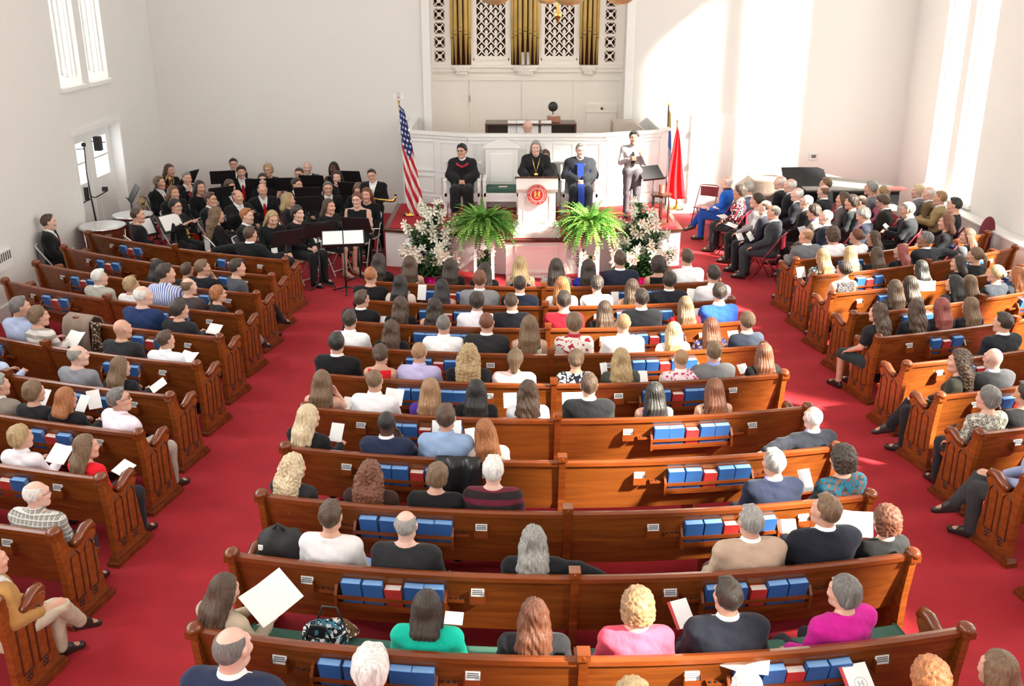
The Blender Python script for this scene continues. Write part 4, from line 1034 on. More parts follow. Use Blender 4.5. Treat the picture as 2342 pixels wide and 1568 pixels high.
def center_pew(i):
    root = empty('pew', pt('C', i, 0)[0]); inv = -root.location
    g = bpy.data.objects.new('tmp', None)
    tag(root, 'curved brown wooden pew, %s from the stage in the middle block' % NTH(i), 'pew', 'curved pews')
    def sub(name, m, prof, x0, x1, sm=False):
        b = MB(); strip(b, 'C', i, x0, x1, prof, 14, 0, sm); return b.build(name, m, root, inv)
    for x0, x1 in ((-CHALF, -0.03), (0.03, CHALF)):
        sub('backrest', M_WOOD, BACK, x0, x1); sub('top_rail', M_WOODD, RAIL, x0, x1); sub('seat', M_WOODD, SEAT, x0, x1)
        b = MB(); xm = (x0 + x1) / 2; strip(b, 'C', i, xm - 0.02, xm + 0.02, [(0.11, 0.0), (0.11, 0.40), (0.50, 0.41), (0.46, 0.0)], 1); b.build('support', M_WOODD, root, inv)
    h = bpy.data.objects.new('x', None)
    class Rt: pass
    tmp = empty('holder'); 
    for x, s_ in ((-CHALF - 0.03, -1), (CHALF + 0.03, 1)): fit_end(tmp, 'C', i, x, s_)
    fit_post(tmp, 'C', i, 0)
    for s_ in (-1, 1):
        fit_rack(tmp, 'C', i, min(s_ * 0.93, s_ * 1.74), max(s_ * 0.93, s_ * 1.74))
        sd = 'left' if s_ < 0 else 'right'
        for x, w_ in ((0.70, 'inner'), (1.97, 'outer')):
            fit_cards(tmp, 'C', i, s_ * x, 'white cards in the %s holder, %s half, back of %s middle pew from stage' % (w_, sd, NTH(i)))
        xsb = [-1.62, -1.46, -1.31, -1.16, -1.01]; cols = ['blue', 'blue', 'red', 'blue', 'blue']
        if s_ > 0: xsb = [1.03, 1.185, 1.34, 1.49, 1.64]
        if i == 10 and s_ > 0: xsb = [1.04, 1.22, 1.36, 1.50, 1.665]
        for k, (x, c) in enumerate(zip(xsb, cols)):
            put_book('C', i, x, c, '%s hymnal, %s from left, in %s rack behind %s middle pew from stage' % (c, NTH(k + 1), sd, NTH(i)), lean=rnd.uniform(-0.03, 0.03))
    for ch in list(tmp.children): ch.parent = root; ch.location = ch.location + inv
    bpy.data.objects.remove(tmp); bpy.data.objects.remove(g); bpy.data.objects.remove(h)
    return root
def side_pew(sec, i, halves=(True, True)):
    q = -1 if sec == 'L' else 1; sd = 'left' if q < 0 else 'right'
    root = empty('pew', pt(sec, i, q * SX0)[0]); inv = -root.location
    tag(root, 'curved brown wooden pew, %s from the front in the %s block' % (NTH(i), sd), 'pew', 'curved pews')
    tmp = empty('holder')
    for k, (a, b_) in enumerate(((SX0, SXM), (SXM, SX1))):
        if not halves[k]: continue
        x0, x1 = sorted((q * a, q * b_))
        for nm, m, prof in (('backrest', M_WOOD, BACK), ('top_rail', M_WOODD, RAIL), ('seat', M_WOODD, SEAT)):
            b = MB(); strip(b, sec, i, x0, x1, prof, 10); b.build(nm, m, root, inv)
        if k == 0: rx, cx, bx = (4.72, 5.22), 4.45, (4.80, 4.955, 5.11)
        else: rx, cx, bx = (6.62, 7.12), 7.32, (6.72, 6.875, 7.03)
        r0, r1 = sorted((q * rx[0], q * rx[1])); fit_rack(tmp, sec, i, r0, r1, (True, False) if q > 0 else (False, True)) if k == 1 else fit_rack(tmp, sec, i, r0, r1, (True, False) if q < 0 else (False, True))
        hf = 'aisle' if k == 0 else 'wall'
        fit_cards(tmp, sec, i, q * cx, 'white cards in the holder, %s half, back of %s %s pew from front' % (hf, NTH(i), sd))
        order = sorted(q * x for x in bx)
        for n_, (x, c) in enumerate(zip(order, ('blue', 'red', 'blue'))):
            if c == 'red': lab = 'red hymnal in %s-half rack behind %s %s-block pew from front' % (hf, NTH(i), sd)
            else: lab = '%s blue hymnal in %s-half rack behind %s %s-block pew from front' % ('left' if n_ == 0 else 'right', hf, NTH(i), sd)
            put_book(sec, i, x, c, lab, lean=rnd.uniform(-0.03, 0.03))
    if halves[0]: fit_end(tmp, sec, i, q * (SX0 - 0.03), -q)
    fit_post(tmp, sec, i, q * SXM)
    if halves[1]: fit_end(tmp, sec, i, q * (SX1 + 0.03), q)
    for ch in list(tmp.children): ch.parent = root; ch.location = ch.location + inv
    bpy.data.objects.remove(tmp)
    return root
for i in range(1, 12): center_pew(i)
for i in range(1, 12): side_pew('L', i, (True, i != 5))
for i in range(1, 11): side_pew('R', i, (True, True))
for x0, x1, i, lab in ((-2.45, -0.08, 10, 'green seat cushion on the left half of the nearest whole middle pew'), (0.08, 2.45, 10, 'green seat cushion on the right half of the nearest whole middle pew'), (-1.0, -0.1, 9, 'green seat cushion beside the grey-blonde woman in the black coat')):
    b = MB(); strip(b, 'C', i, x0, x1, [(0.14, 0.432), (0.14, 0.49), (0.17, 0.51), (0.55, 0.545), (0.585, 0.53), (0.585, 0.455), (0.53, 0.455)], 10, 0, False); tag(bevel(b.build('seat_cushion', M_GREENC), 0.012), lab, 'cushion', 'green pew cushions')
# ------------------------------------------------------------------ stage platform, loft front, pulpit
SZ = 0.72
plat = [(-2.80, 18.02), (-0.56, 17.44), (-0.56, 17.20), (0.52, 17.20), (0.52, 17.44), (2.68, 18.06), (2.68, 20.35), (-2.80, 20.35)]
def off(p, d):
    c = Vector((-0.05, 19.0)); q = Vector(p) - c; return (p[0] + (d if q.x > 0 else -d), p[1] + (-d if q.y < 0 else d))
st = struct(empty('trim_4', (0, 0, 0)))
b = MB(); b.prism(plat, 0.0, SZ - 0.06, axis='z'); b.build('platform_face', M_TRIM, st)
b = MB(); b.prism([off(p, 0.035) for p in plat], SZ - 0.06, SZ - 0.015, axis='z'); b.build('platform_edge', M_DARKW, st)
b = MB(); b.prism([off(p, -0.06) for p in plat], SZ - 0.03, SZ, axis='z'); b.build('platform_carpet', M_CARPET, st)
b = MB(); b.rect('y', 17.175, 17.202, -0.40, 0.36, 0.08, 0.60, 0.04)
b.build('panel_moulding', M_TRIM, st)
# loft front behind the stage: panelled parapet, sides angling back
lf = struct(empty('trim_5', (0, 0, 0)))
LT = 2.17
segs = [((-2.62, 20.55), (-1.33, 19.98)), ((-1.33, 19.98), (1.40, 19.98)), ((1.40, 19.98), (2.66, 20.55))]
for a, c in segs:
    LT += 0.004
    a, c = Vector(a), Vector(c); d = (c - a); L = d.length; ang = math.atan2(d.y, d.x)
    b = MB(); b.M = Matrix.Translation((a.x, a.y, 0)) @ Matrix.Rotation(ang, 4, 'Z')
    b.box(0, L, 0, 0.10, 0.0, LT - 0.05); b.box(-0.04, L + 0.04, -0.06, 0.14, LT - 0.05, LT); b.box(0, L, -0.03, 0, LT - 0.12, LT - 0.05); b.box(0, L, -0.03, 0, SZ, SZ + 0.16)
    n_ = 5 if L > 2 else 2; w_ = L / n_
    for k in range(n_):
        for z0, z1 in ((SZ + 0.22, 1.30), (1.38, LT - 0.17)):
            x0, x1 = k * w_ + 0.07, (k + 1) * w_ - 0.07
            b.rect('y', -0.02, 0.002, x0, x1, z0, z1, 0.03)
    b.build('parapet', M_TRIM, lf)
for x in (-2.62, 2.66):
    b = MB(); b.cbox((x, 20.58, (LT) / 2 + 0.01), (0.16, 0.16, LT + 0.01)); b.cbox((x, 20.58, LT + 0.02), (0.24, 0.24, 0.05)); b.build('corner_post', M_TRIM, lf)
    b = MB(); s_ = 1 if x > 0 else -1; b.box(x - 0.05, x + 0.05, 20.6, BACKY, 0, LT - 0.05); b.box(x - 0.08, x + 0.08, 20.6, BACKY, LT - 0.05, LT); b.build('side_parapet', M_TRIM, lf)
b = MB(); b.box(-2.6, 2.6, 20.56, BACKY, 0.76, 0.82); b.box(-2.2, 2.0, 21.95, OY, 0.82, FL - 0.02); b.build('loft_floor', M_CARPET, lf)
b = MB(); b.box(NX0, NX1, 21.92, OY, FL - 0.02, FL); b.build('loft_step', wood('step_wood', (0.30, 0.14, 0.08), (0.50, 0.28, 0.17), 0.5), lf)
# slanted grey lid at the right end of the loft, black stand desk beside it
lid = empty('covered_keyboard', (2.05, 21.6, 0.82)); tag(lid, 'tan slanted cabinet lid behind the right end of the loft parapet', 'cabinet')
b = MB(); b.prism([(-0.36, 0), (0.45, 0), (0.45, 1.15), (0.10, 1.42), (-0.36, 1.42)], -0.3, 0.3, axis='y'); bevel(b.build('cabinet', plain('tan_cabinet', (0.50, 0.42, 0.36), 0.6), lid), 0.01)
# organ console with organist
oc = empty('organ_console', (-0.05, 21.3, 0.82)); tag(oc, 'brown wooden organ console with white music sheets behind the parapet', 'organ console')
b = MB(); b.box(-0.95, 0.95, 0.2, 0.75, 0, 1.12); bevel(b.build('case', M_DARKW, oc), 0.01)
b = MB(); b.box(-0.97, 0.97, 0.1, 0.8, 1.35, 1.38); b.box(-0.97, -0.92, 0.12, 0.78, 1.1, 1.36); b.box(0.92, 0.97, 0.12, 0.78, 1.1, 1.36); b.box(-0.95, 0.95, 0.6, 0.75, 1.1, 1.36); b.build('top_frame', M_DARKW, oc)
b = MB(); b.prism([(0.15, 1.10), (0.22, 1.37), (0.24, 1.37), (0.17, 1.10)], -0.45, 0.42); b.build('music_desk', M_DARKW, oc)
for x0, x1, lab in ((-0.49, -0.31, 'narrow white music sheet, leftmost on the organ console'), (-0.30, 0.16, 'wide white music sheet behind the organist head'), (0.22, 0.44, 'white music sheet right of the organist on the console')):
    b = MB(); b.prism([(0.13, 1.11), (0.20, 1.44), (0.203, 1.44), (0.133, 1.11)], x0, x1); tag(b.build('music_sheet', M_PAPER, None, oc.location), lab, 'music sheet', 'sheets on the organ console')
wb = empty('wooden_box', (0.45, 21.75, 2.20)); tag(wb, 'small reddish wooden box on top of the organ console', 'box')
b = MB(); b.cbox((0, 0, 0.06), (0.28, 0.22, 0.12)); bevel(b.build('box', wood('red_box', (0.25, 0.08, 0.05), (0.48, 0.2, 0.13), 0.5), wb), 0.008)
fd = empty('desk_fan', (0.43, 21.75, 2.32)); tag(fd, 'small round black fan standing on the wooden box above the console', 'fan')
b = MB(); b.lathe([(0.09, 0), (0.09, 0.015), (0.012, 0.03), (0.012, 0.16)], seg=14); b.build('stand', M_SILVER, fd)
b = MB(); b.M = Matrix.Translation((0, 0, 0.20)) @ Matrix.Rotation(PI / 2, 4, 'X'); b.lathe([(0.03, -0.04), (0.095, -0.03), (0.105, 0), (0.095, 0.03), (0.03, 0.04)], seg=18); b.build('fan_head', M_BLACK, fd)

# pulpit with seal
pu = empty('pulpit', (-0.01, 17.62, SZ)); tag(pu, 'white panelled pulpit with a round red seal at the front of the stage', 'pulpit')
b = MB(); b.box(-0.42, 0.42, -0.36, 0.30, 0.0, 0.13); b.prism([(-0.42, 0.13), (-0.35, 0.20), (0.35, 0.20), (0.42, 0.13)], -0.34, 0.28, axis='y'); b.build('base', M_TRIM, pu)
b = MB(); b.box(-0.33, 0.33, -0.27, 0.25, 0.19, 0.80); b.build('shaft', M_TRIM, pu)
b = MB(); b.rect('y', -0.285, -0.268, -0.24, 0.24, 0.26, 0.76, 0.025); b.build('panel_moulding', M_TRIM, pu)
b = MB(); b.prism([(-0.29, 0.80), (-0.345, 0.86), (-0.345, 1.06), (0.27, 0.93), (0.27, 0.80)], -0.365, 0.365); bevel(b.build('desk', M_TRIM, pu), 0.01)
b = MB(); b.prism([(-0.37, 1.064), (-0.37, 1.092), (0.29, 0.952), (0.29, 0.924)], -0.385, 0.385); bevel(b.build('desk_top', M_DARKW, pu), 0.006)
b = MB(); b.M = Matrix.Translation((0, -0.355, 0.77)) @ Matrix.Rotation(PI / 2, 4, 'X')
RED, GLD, CRM = plain('seal_red', (0.47, 0.02, 0.03), 0.5, var=0.02), plain('seal_gold', (0.75, 0.47, 0.12), 0.5), plain('seal_cream', (0.80, 0.66, 0.55), 0.5)
b.lathe([(0.0, -0.02), (0.185, -0.02), (0.185, 0.02), (0.0, 0.02)], seg=48, mi=0, smooth=False)
def ring(r0, r1, z, mi): 
    b.grid([[(r0 * math.cos(t), r0 * math.sin(t), z), (r1 * math.cos(t), r1 * math.sin(t), z)] for t in np.linspace(0, 2 * PI, 49)], mi, False)
ring(0.105, 0.117, 0.0225, 2); ring(0.174, 0.180, 0.0225, 2)
for k in range(34):
    t = 2 * PI * k / 34 + 0.05
    if k in (8, 26, 17): continue
    e = 0.012 if k % 3 else 0.018
    ring_pts = [(rr * math.cos(t + a), rr * math.sin(t + a), 0.0228) for rr, a in ((0.130, -0.045), (0.130, 0.03), (0.130 + e * 1.7, 0.03), (0.130 + e * 1.7, -0.045))]
    b.add(ring_pts, [(0, 1, 2, 3)], 2)
for x in (-0.035, 0.035):
    b.cbox((x, 0.012, 0.024), (0.030, 0.05, 0.006), 1); b.cbox((x, 0.046, 0.024), (0.044, 0.012, 0.006), 1); b.cbox((x, -0.018, 0.024), (0.044, 0.010, 0.006), 1); b.ball((x, 0.062, 0.024), (0.013, 0.013, 0.004), 8, 1)
b.cbox((0, -0.05, 0.024), (0.085, 0.012, 0.006), 1); b.cbox((0, 0.02, 0.024), (0.022, 0.012, 0.006), 1)
b.build('seal', [RED, GLD, CRM], pu)
mic = empty('microphone', (0.12, 17.75, SZ + 0.98)); tag(mic, 'thin black gooseneck microphone on the pulpit top', 'microphone')
b = MB(); b.tube([(0, 0, 0), (0, -0.02, 0.12), (-0.02, 0.03, 0.22)], 0.005, 6); b.ball((-0.022, 0.035, 0.228), 0.013, 8); b.build('gooseneck', M_BLACK, mic)

# stage chairs: one empty armchair with a pediment, plain white chairs under the gowned people
def armchair(x, y, label, cushion=True, rz=0.0, hb=1.22):
    r_ = empty('armchair', (x, y, SZ), rz); tag(r_, label, 'chair', 'white stage armchairs')
    for sx in (-1, 1):
        for yy, h in ((-0.24, 0.66), (0.24, 0.42)):
            b = MB(); b.cbox((sx * 0.33, yy, h / 2), (0.06, 0.06, h)); b.build('leg', M_TRIM, r_)
        b = MB(); b.cbox((sx * 0.33, 0.0, 0.68), (0.075, 0.56, 0.045)); bevel(b.build('armrest', M_TRIM, r_), 0.01)
        b = MB(); b.cbox((sx * 0.33, 0.0, 0.12), (0.04, 0.45, 0.04)); b.build('stretcher', M_TRIM, r_)
    b = MB(); b.box(-0.34, 0.34, -0.27, 0.27, 0.36, 0.43); b.box(-0.30, 0.30, -0.265, -0.235, 0.26, 0.36); b.build('seat', M_TRIM, r_)
    b = MB(); b.box(-0.32, 0.32, 0.22, 0.28, 0.42, hb); b.box(-0.23, 0.23, 0.205, 0.222, 0.55, hb - 0.10); b.box(-0.36, 0.36, 0.19, 0.30, hb, hb + 0.05)
    if cushion: b.prism([(-0.36, 1.27), (0, 1.41), (0.36, 1.27)], 0.20, 0.29, axis='y')
    bevel(b.build('backrest', M_TRIM, r_), 0.008)
    if cushion:
        b = MB(); b.box(-0.29, 0.29, -0.26, 0.20, 0.432, 0.52); tag(bevel(b.build('seat_cushion', M_GREENC, None, (x, y, SZ), (0, 0, rz)), 0.02), 'green cushion on the empty white armchair beside the pulpit', 'cushion')
    return r_
ACH = on_y(1147, 440, 19.45)
armchair(ACH.x, 19.45, 'empty white armchair with a pedimented back and green seat')
p = Vector((ACH.x + 0.03, 19.36, SZ + 0.523)); b = MB(); b.cbox((0, 0, 0.002), (0.17, 0.13, 0.004)); tag(b.build('leaflet', plain('pink_paper', (0.8, 0.62, 0.58), 0.7), None, p, (0, 0, 0.2)), 'pale pink leaflet lying on the green chair cushion', 'leaflet')

# ------------------------------------------------------------------ flags
def flag(name, label, base, lean, H, hoist, fly, mat, knot, gold=True, finial='eagle', w0=0.05, w1=0.22, seed=1, zb=0.5, pole=0.016, cx=0.18):
    """a flag hanging in folds from a leaning pole; the cloth is a real folded sheet with UVs in flag space"""
    root = empty(name, base); tag(root, label, 'flag')
    top = Vector(lean) * 1.0 + Vector((0, 0, H))
    b = MB(); b.tube([(0, 0, 0), top], pole, 10); b.lathe([(0.14, 0), (0.14, 0.03), (0.04, 0.08), (0.025, 0.16)], seg=16); b.build('pole', M_BRASS if gold else M_DARKW, root)
    if finial == 'eagle':
        b = MB(); b.lathe([(0.02, 0), (0.035, 0.03), (0.012, 0.06)], top, 10); b.ball(top + Vector((0, 0, 0.10)), (0.022, 0.03, 0.05), 10); b.ball(top + Vector((0, -0.02, 0.16)), (0.014, 0.022, 0.016), 8)
        for q in (-1, 1): b.prism([(q * 0.01, 0.12), (q * 0.05, 0.16), (q * 0.10, 0.145), (q * 0.085, 0.07), (q * 0.06, 0.09), (q * 0.03, 0.05)][::q], top.y - 0.008, top.y + 0.008, axis='y') if False else b.grid([[(top.x + q * 0.01, top.y, top.z + 0.06), (top.x + q * 0.01, top.y, top.z + 0.13)], [(top.x + q * 0.05, top.y - 0.02, top.z + 0.05), (top.x + q * 0.05, top.y - 0.01, top.z + 0.165)], [(top.x + q * 0.10, top.y - 0.03, top.z + 0.06), (top.x + q * 0.10, top.y - 0.02, top.z + 0.15)]])
        b.build('finial', plain('pale_silver', (0.62, 0.58, 0.55), 0.4, 0.4), root)
    else:
        b = MB(); b.lathe([(0.012, 0), (0.022, 0.03), (0.0, 0.12)], top, 10); b.build('finial', M_BRASS, root)
    # cloth: rows down the hoist edge, columns across the fly; fly falls downward in folds
    nu, nv = 40, 46; rg = random.Random(seed); P = []; UV = []
    pd = (top / H)
    for i in range(nv + 1):
        t = i / nv                                     # 0 top .. 1 bottom of the hanging bundle
        row_ = []
        for j in range(nu + 1):
            s = j / nu
            zz = H - 0.06 - t * (H - 0.06 - zb); c = pd * zz
            w = w0 + (w1 - w0) * (t ** 0.8)
            fold = math.sin(s * PI * 5.0 + 1.2 * math.sin(t * 4 + seed)) 
            x = c.x + pole + w * (s - cx); y = c.y - 0.03 - (0.025 + 0.05 * t) * (0.5 + 0.5 * fold) 
            dzz = -0.10 * s * (1 - t) - 0.07 * math.sin(s * 2.5) * t
            row_.append((x, y, zz + dzz)); UV.append((s, t))
        P.append(row_)
    b = MB(); b.grid(P); me = b.mesh('cloth', mat); uvl = me.uv_layers.new(name='UVMap')
    for li, l in enumerate(me.loops): uvl.data[li].uv = UV[l.vertex_index]
    o = link('cloth', me, root); sm = o.modifiers.new('thick', 'SOLIDIFY'); sm.thickness = 0.006
    return root
def us_mat():
    m, nt, bs = _new('flag_stripes'); uv = N(nt, 'ShaderNodeTexCoord'); s = N(nt, 'ShaderNodeSeparateXYZ'); nt.links.new(uv.outputs['UV'], s.inputs[0])
    u, v = s.outputs[0], s.outputs[1]
    # hanging folds turn the stripes into diagonals
    d = mathn(nt, 'ADD', mathn(nt, 'MULTIPLY', v, 5.0), mathn(nt, 'MULTIPLY', u, -2.3))
    st_ = mathn(nt, 'GREATER_THAN', mathn(nt, 'FRACT', mathn(nt, 'ADD', d, 20.05)), 0.5)
    base = mixc(nt, st_, (0.80, 0.77, 0.74), (0.50, 0.012, 0.03))
    can = mathn(nt, 'LESS_THAN', mathn(nt, 'ADD', v, mathn(nt, 'MULTIPLY', mathn(nt, 'ABSOLUTE', mathn(nt, 'SUBTRACT', u, 0.55)), 0.25)), 0.47)
    # stars: a staggered grid of small dots
    a = mathn(nt, 'MULTIPLY', u, 3.2); c = mathn(nt, 'MULTIPLY', v, 19.0); row_ = mathn(nt, 'FLOOR', c)
    fx = mathn(nt, 'SUBTRACT', mathn(nt, 'FRACT', mathn(nt, 'ADD', a, mathn(nt, 'MULTIPLY', row_, 0.5))), 0.5); fy = mathn(nt, 'SUBTRACT', mathn(nt, 'FRACT', c), 0.5)
    dd = mathn(nt, 'ADD', mathn(nt, 'MULTIPLY', fx, fx), mathn(nt, 'MULTIPLY', mathn(nt, 'MULTIPLY', fy, fy), 1.6))
    star = mathn(nt, 'LESS_THAN', dd, 0.085)
    cc = mixc(nt, star, (0.02, 0.035, 0.16), (0.80, 0.80, 0.80)); nt.links.new(mixc(nt, can, base, cc), bs.inputs['Base Color'])
    bs.inputs['Roughness'].default_value = 0.7; return m
fb = on_z(938, 492, SZ); ft = on_y(912, 232, fb.y)
flag('national_flag', 'furled flag with stars and red and white stripes at the left of the stage', fb, (ft.x - fb.x, 0, 0), ft.z - SZ, 1, 1, us_mat(), 0, True, 'eagle', 0.10, 0.36, 3, 0.06)
fb = on_z(1540, 478, 0.0 + SZ); ft = on_y(1549, 280, fb.y)
flag('red_flag', 'plain red flag hanging in folds at the right end of the stage', Vector((fb.x, fb.y, 0)) + Vector((0.06, 0, SZ)), (ft.x - fb.x - 0.06, 0, 0), ft.z - SZ, 1, 1, plain('flag_red', (0.62, 0.012, 0.02), 0.7), 0, True, 'spear', 0.03, 0.42, 5, 0.28, 0.016, 0.62)
def by_mat():
    m, nt, bs = _new('flag_bands'); uv = N(nt, 'ShaderNodeTexCoord'); s = N(nt, 'ShaderNodeSeparateXYZ'); nt.links.new(uv.outputs['UV'], s.inputs[0])
    nt.links.new(ramp(nt, s.outputs[1], [(0.0, (0.75, 0.55, 0.12)), (0.25, (0.20, 0.32, 0.72)), (0.55, (0.72, 0.76, 0.85))], 'CONSTANT'), bs.inputs['Base Color']); bs.inputs['Roughness'].default_value = 0.7; return m
fb = on_y(1527, 400, 20.9); ft = on_y(1529, 243, 20.9)
flag('banner_flag', 'narrow yellow and blue flag behind the red flag', (fb.x, 20.9, 0), (ft.x - fb.x, 0, 0), ft.z, 1, 1, by_mat(), 0, False, 'spear', 0.04, 0.10, 8, 1.2)

# ------------------------------------------------------------------ music stands
def music_stand(p, rz, label, h=1.05, tilt=0.9, w=0.50, sheets=0, group='black music stands', lean=0.0):
    r_ = empty('music_stand', p, rz); tag(r_, label, 'music stand', group)
    b = MB(); b.tube([(0, 0, 0.06), (0, 0, h)], 0.012, 8); b.tube([(0, 0, 0.06), (0, 0, h * 0.6)], 0.017, 8); b.build('pole', M_BLACK, r_)
    for k in range(3):
        a = 2 * PI * k / 3 + 0.5; b = MB(); b.tube([(0, 0, 0.09), (0.26 * math.cos(a), 0.26 * math.sin(a), 0.012)], [0.016, 0.012], 6); b.build('leg', M_BLACK, r_)
    M = Matrix.Translation((0, 0, h)) @ Matrix.Rotation(tilt - PI / 2, 4, 'X')
    b = MB(); b.M = M; b.cbox((0, 0, 0.14), (w, 0.012, 0.34)); b.cbox((0, -0.025, -0.025), (w, 0.06, 0.012)); b.build('desk', M_BLACK, r_)
    Mw = Matrix.Translation(p) @ Matrix.Rotation(rz, 4, 'Z') @ M
    return r_, Mw
def sheet_on(Mw, x, z, w, h, label, mat=None, group='music sheets on stands'):
    b = MB(); b.M = Mw; b.cbox((x, -0.010, z), (w, 0.004, h)); o = b.build('music_sheet', mat or M_PAPER)
    c = sum((Vector(v.co) for v in o.data.vertices), Vector()) / 8
    for v in o.data.vertices: v.co = Vector(v.co) - c
    o.location = c; tag(o, label, 'music sheet', group); return o
p = Vector((on_y(1492, 470, 18.9).x, 18.9, SZ))
music_stand(p, 0.5, 'black music stand on the stage beside the standing interpreter', 0.76, 0.75, 0.5)

# ------------------------------------------------------------------ candle stand, bottle, pitcher
cs = on_z(1533, 515, SZ); c_ = empty('candle_stand', (2.35, 18.45, SZ)); tag(c_, 'dark wooden candle stand with turned spindles at the right stage corner', 'stand')
b = MB(); b.lathe([(0.20, 0), (0.20, 0.04)], seg=8, smooth=False); b.build('base', M_DARKW, c_)
b = MB(); b.lathe([(0.19, 0.52), (0.20, 0.54), (0.20, 0.565)], seg=8, smooth=False); b.build('top', M_DARKW, c_)
for k in range(6):
    a = 2 * PI * k / 6 + 0.3; b = MB(); b.lathe([(0.018, 0.04), (0.012, 0.12), (0.022, 0.26), (0.012, 0.40), (0.018, 0.52)], (0.165 * math.cos(a), 0.165 * math.sin(a), 0), 8); b.build('spindle', M_DARKW, c_)
b = MB(); b.lathe([(0.06, 0), (0.06, 0.02), (0.05, 0.03), (0.058, 0.16), (0.0, 0.16)], (0, 0, 0), 12); o = b.build('candle', plain('brown_candle', (0.20, 0.05, 0.03), 0.5), None, c_.location + Vector((0, 0, 0.565))); tag(o, 'thick brown candle on the dark wooden candle stand', 'candle')
p = on_z(1028, 497, SZ); p.x = on_y(1029, 480, p.y).x
bt = empty('water_bottle', p); tag(bt, 'clear water bottle on the stage beside the seated gowned man', 'bottle')
def glass(name, c):
    m, nt, bs = _new(name); bs.inputs['Base Color'].default_value = (*c, 1); bs.inputs['Roughness'].default_value = 0.08; bs.inputs['Alpha'].default_value = 0.55; return m
GL = glass('clear_plastic', (0.75, 0.80, 0.88))
b = MB(); b.lathe([(0.034, 0), (0.036, 0.02), (0.034, 0.10), (0.036, 0.15), (0.014, 0.20), (0.014, 0.215)], seg=12); b.build('bottle', GL, bt)
b = MB(); b.lathe([(0.016, 0.215), (0.016, 0.235), (0, 0.235)], seg=10); b.build('cap', plain('bottle_cap', (0.7, 0.7, 0.75), 0.5), bt)
b = MB(); b.lathe([(0.037, 0.06), (0.037, 0.12)], seg=12); b.build('bottle_label', plain('bottle_label', (0.62, 0.35, 0.4), 0.5), bt)
p = on_z(1285, 492, SZ); pt_ = empty('glass_pitcher', p); tag(pt_, 'clear glass pitcher on the stage carpet right of the pulpit', 'pitcher')
b = MB(); b.lathe([(0.05, 0), (0.075, 0.05), (0.07, 0.13), (0.045, 0.20), (0.05, 0.25), (0.055, 0.25), (0.05, 0.20), (0.076, 0.13), (0.08, 0.05), (0.055, -0.0)], seg=14); b.build('pitcher_body', GL, pt_)
b = MB(); b.tube([(0.05, 0, 0.22), (0.11, 0, 0.20), (0.11, 0, 0.10), (0.075, 0, 0.07)], 0.009, 6); b.build('handle', GL, pt_)

# ------------------------------------------------------------------ ferns on white plant stands
M_FERN = [plain('fern_green', (0.075, 0.23, 0.022), 0.55, var=0.25, scale=9.0), plain('fern_light', (0.22, 0.42, 0.07), 0.5, var=0.2, scale=9.0), plain('fern_brown', (0.13, 0.07, 0.03), 0.8)]
def fern(root, seed):
    rg = random.Random(seed); b = MB()
    for k in range(430):
        a = rg.uniform(0, 2 * PI); el = 1.5 * rg.random() ** 0.8 - 0.12; L = rg.uniform(0.36, 0.70) * (1.0 if el < 1.0 else 0.85); n_ = 13
        d = Vector((math.cos(a), math.sin(a), 0)); pts = []
        p = Vector((0.07 * math.cos(a), 0.07 * math.sin(a), 0.13)); e = el; cv = rg.uniform(0.07, 0.20) if el > 0.7 else rg.uniform(0.06, 0.13)
        for i in range(n_ + 1):
            pts.append(p.copy()); p = p + (d * math.cos(e) + Vector((0, 0, math.sin(e)))) * (L / n_); e = max(-1.25, e - cv)
        mi = 1 if rg.random() < 0.38 else 0
        if el < 0.05 and rg.random() < 0.5: mi = 2
        b.tube(pts, 0.0035, 4, mi, cap=False); sd = d.cross(Vector((0, 0, 1)))
        for i in range(1, n_ + 1):
            t = (pts[i] - pts[i - 1]).normalized(); w = 0.047 * math.sin(PI * (0.12 + 0.86 * i / (n_ + 1))) + 0.006
            for q in (-1, 1):
                lf_ = sd * q; tip = pts[i] + lf_ * w + t * 0.012 + Vector((0, 0, -0.10 * w)); r0 = pts[i] - t * 0.012; r1 = pts[i] + t * 0.013
                b.add([r0, (r0 + tip) / 2 - t * 0.006, tip, (r1 + tip) / 2 + t * 0.006, r1], [(0, 1, 2, 3, 4)], mi)
    return b.build('fronds', M_FERN, root)
def plant_stand(p, label):
    s_ = empty('plant_stand', p); tag(s_, label, 'plant stand', 'white plant stands')
    for x in (-0.15, 0.15):
        for y in (-0.13, 0.13): b = MB(); b.cbox((x, y, 0.44), (0.05, 0.05, 0.88)); b.build('leg', M_TRIM, s_)
    b = MB(); b.cbox((0, 0, 0.90), (0.42, 0.38, 0.04)); bevel(b.build('top', M_TRIM, s_), 0.006); b = MB(); b.cbox((0, 0, 0.16), (0.34, 0.30, 0.025)); b.build('shelf', M_TRIM, s_); return s_
for u, lab, lab2, sd in ((1107, 'lush green fern in a pot left of the pulpit', 'white plant stand under the fern left of the pulpit', 4), (1347, 'lush green fern in a pot right of the pulpit', 'white plant stand under the fern right of the pulpit', 9)):
    q = on_y(u, 560, 16.8); base = Vector((q.x, 16.8, 0)); plant_stand(base, lab2)
    f_ = empty('potted_fern', base + Vector((0, 0, 0.92))); tag(f_, lab, 'fern', 'ferns beside the pulpit')
    b = MB(); b.lathe([(0.09, 0), (0.13, 0.14), (0.14, 0.15), (0.12, 0.15), (0.0, 0.13)], seg=16); b.build('pot', plain('fern_pot', (0.20, 0.14, 0.10), 0.7), f_)
    fern(f_, sd)
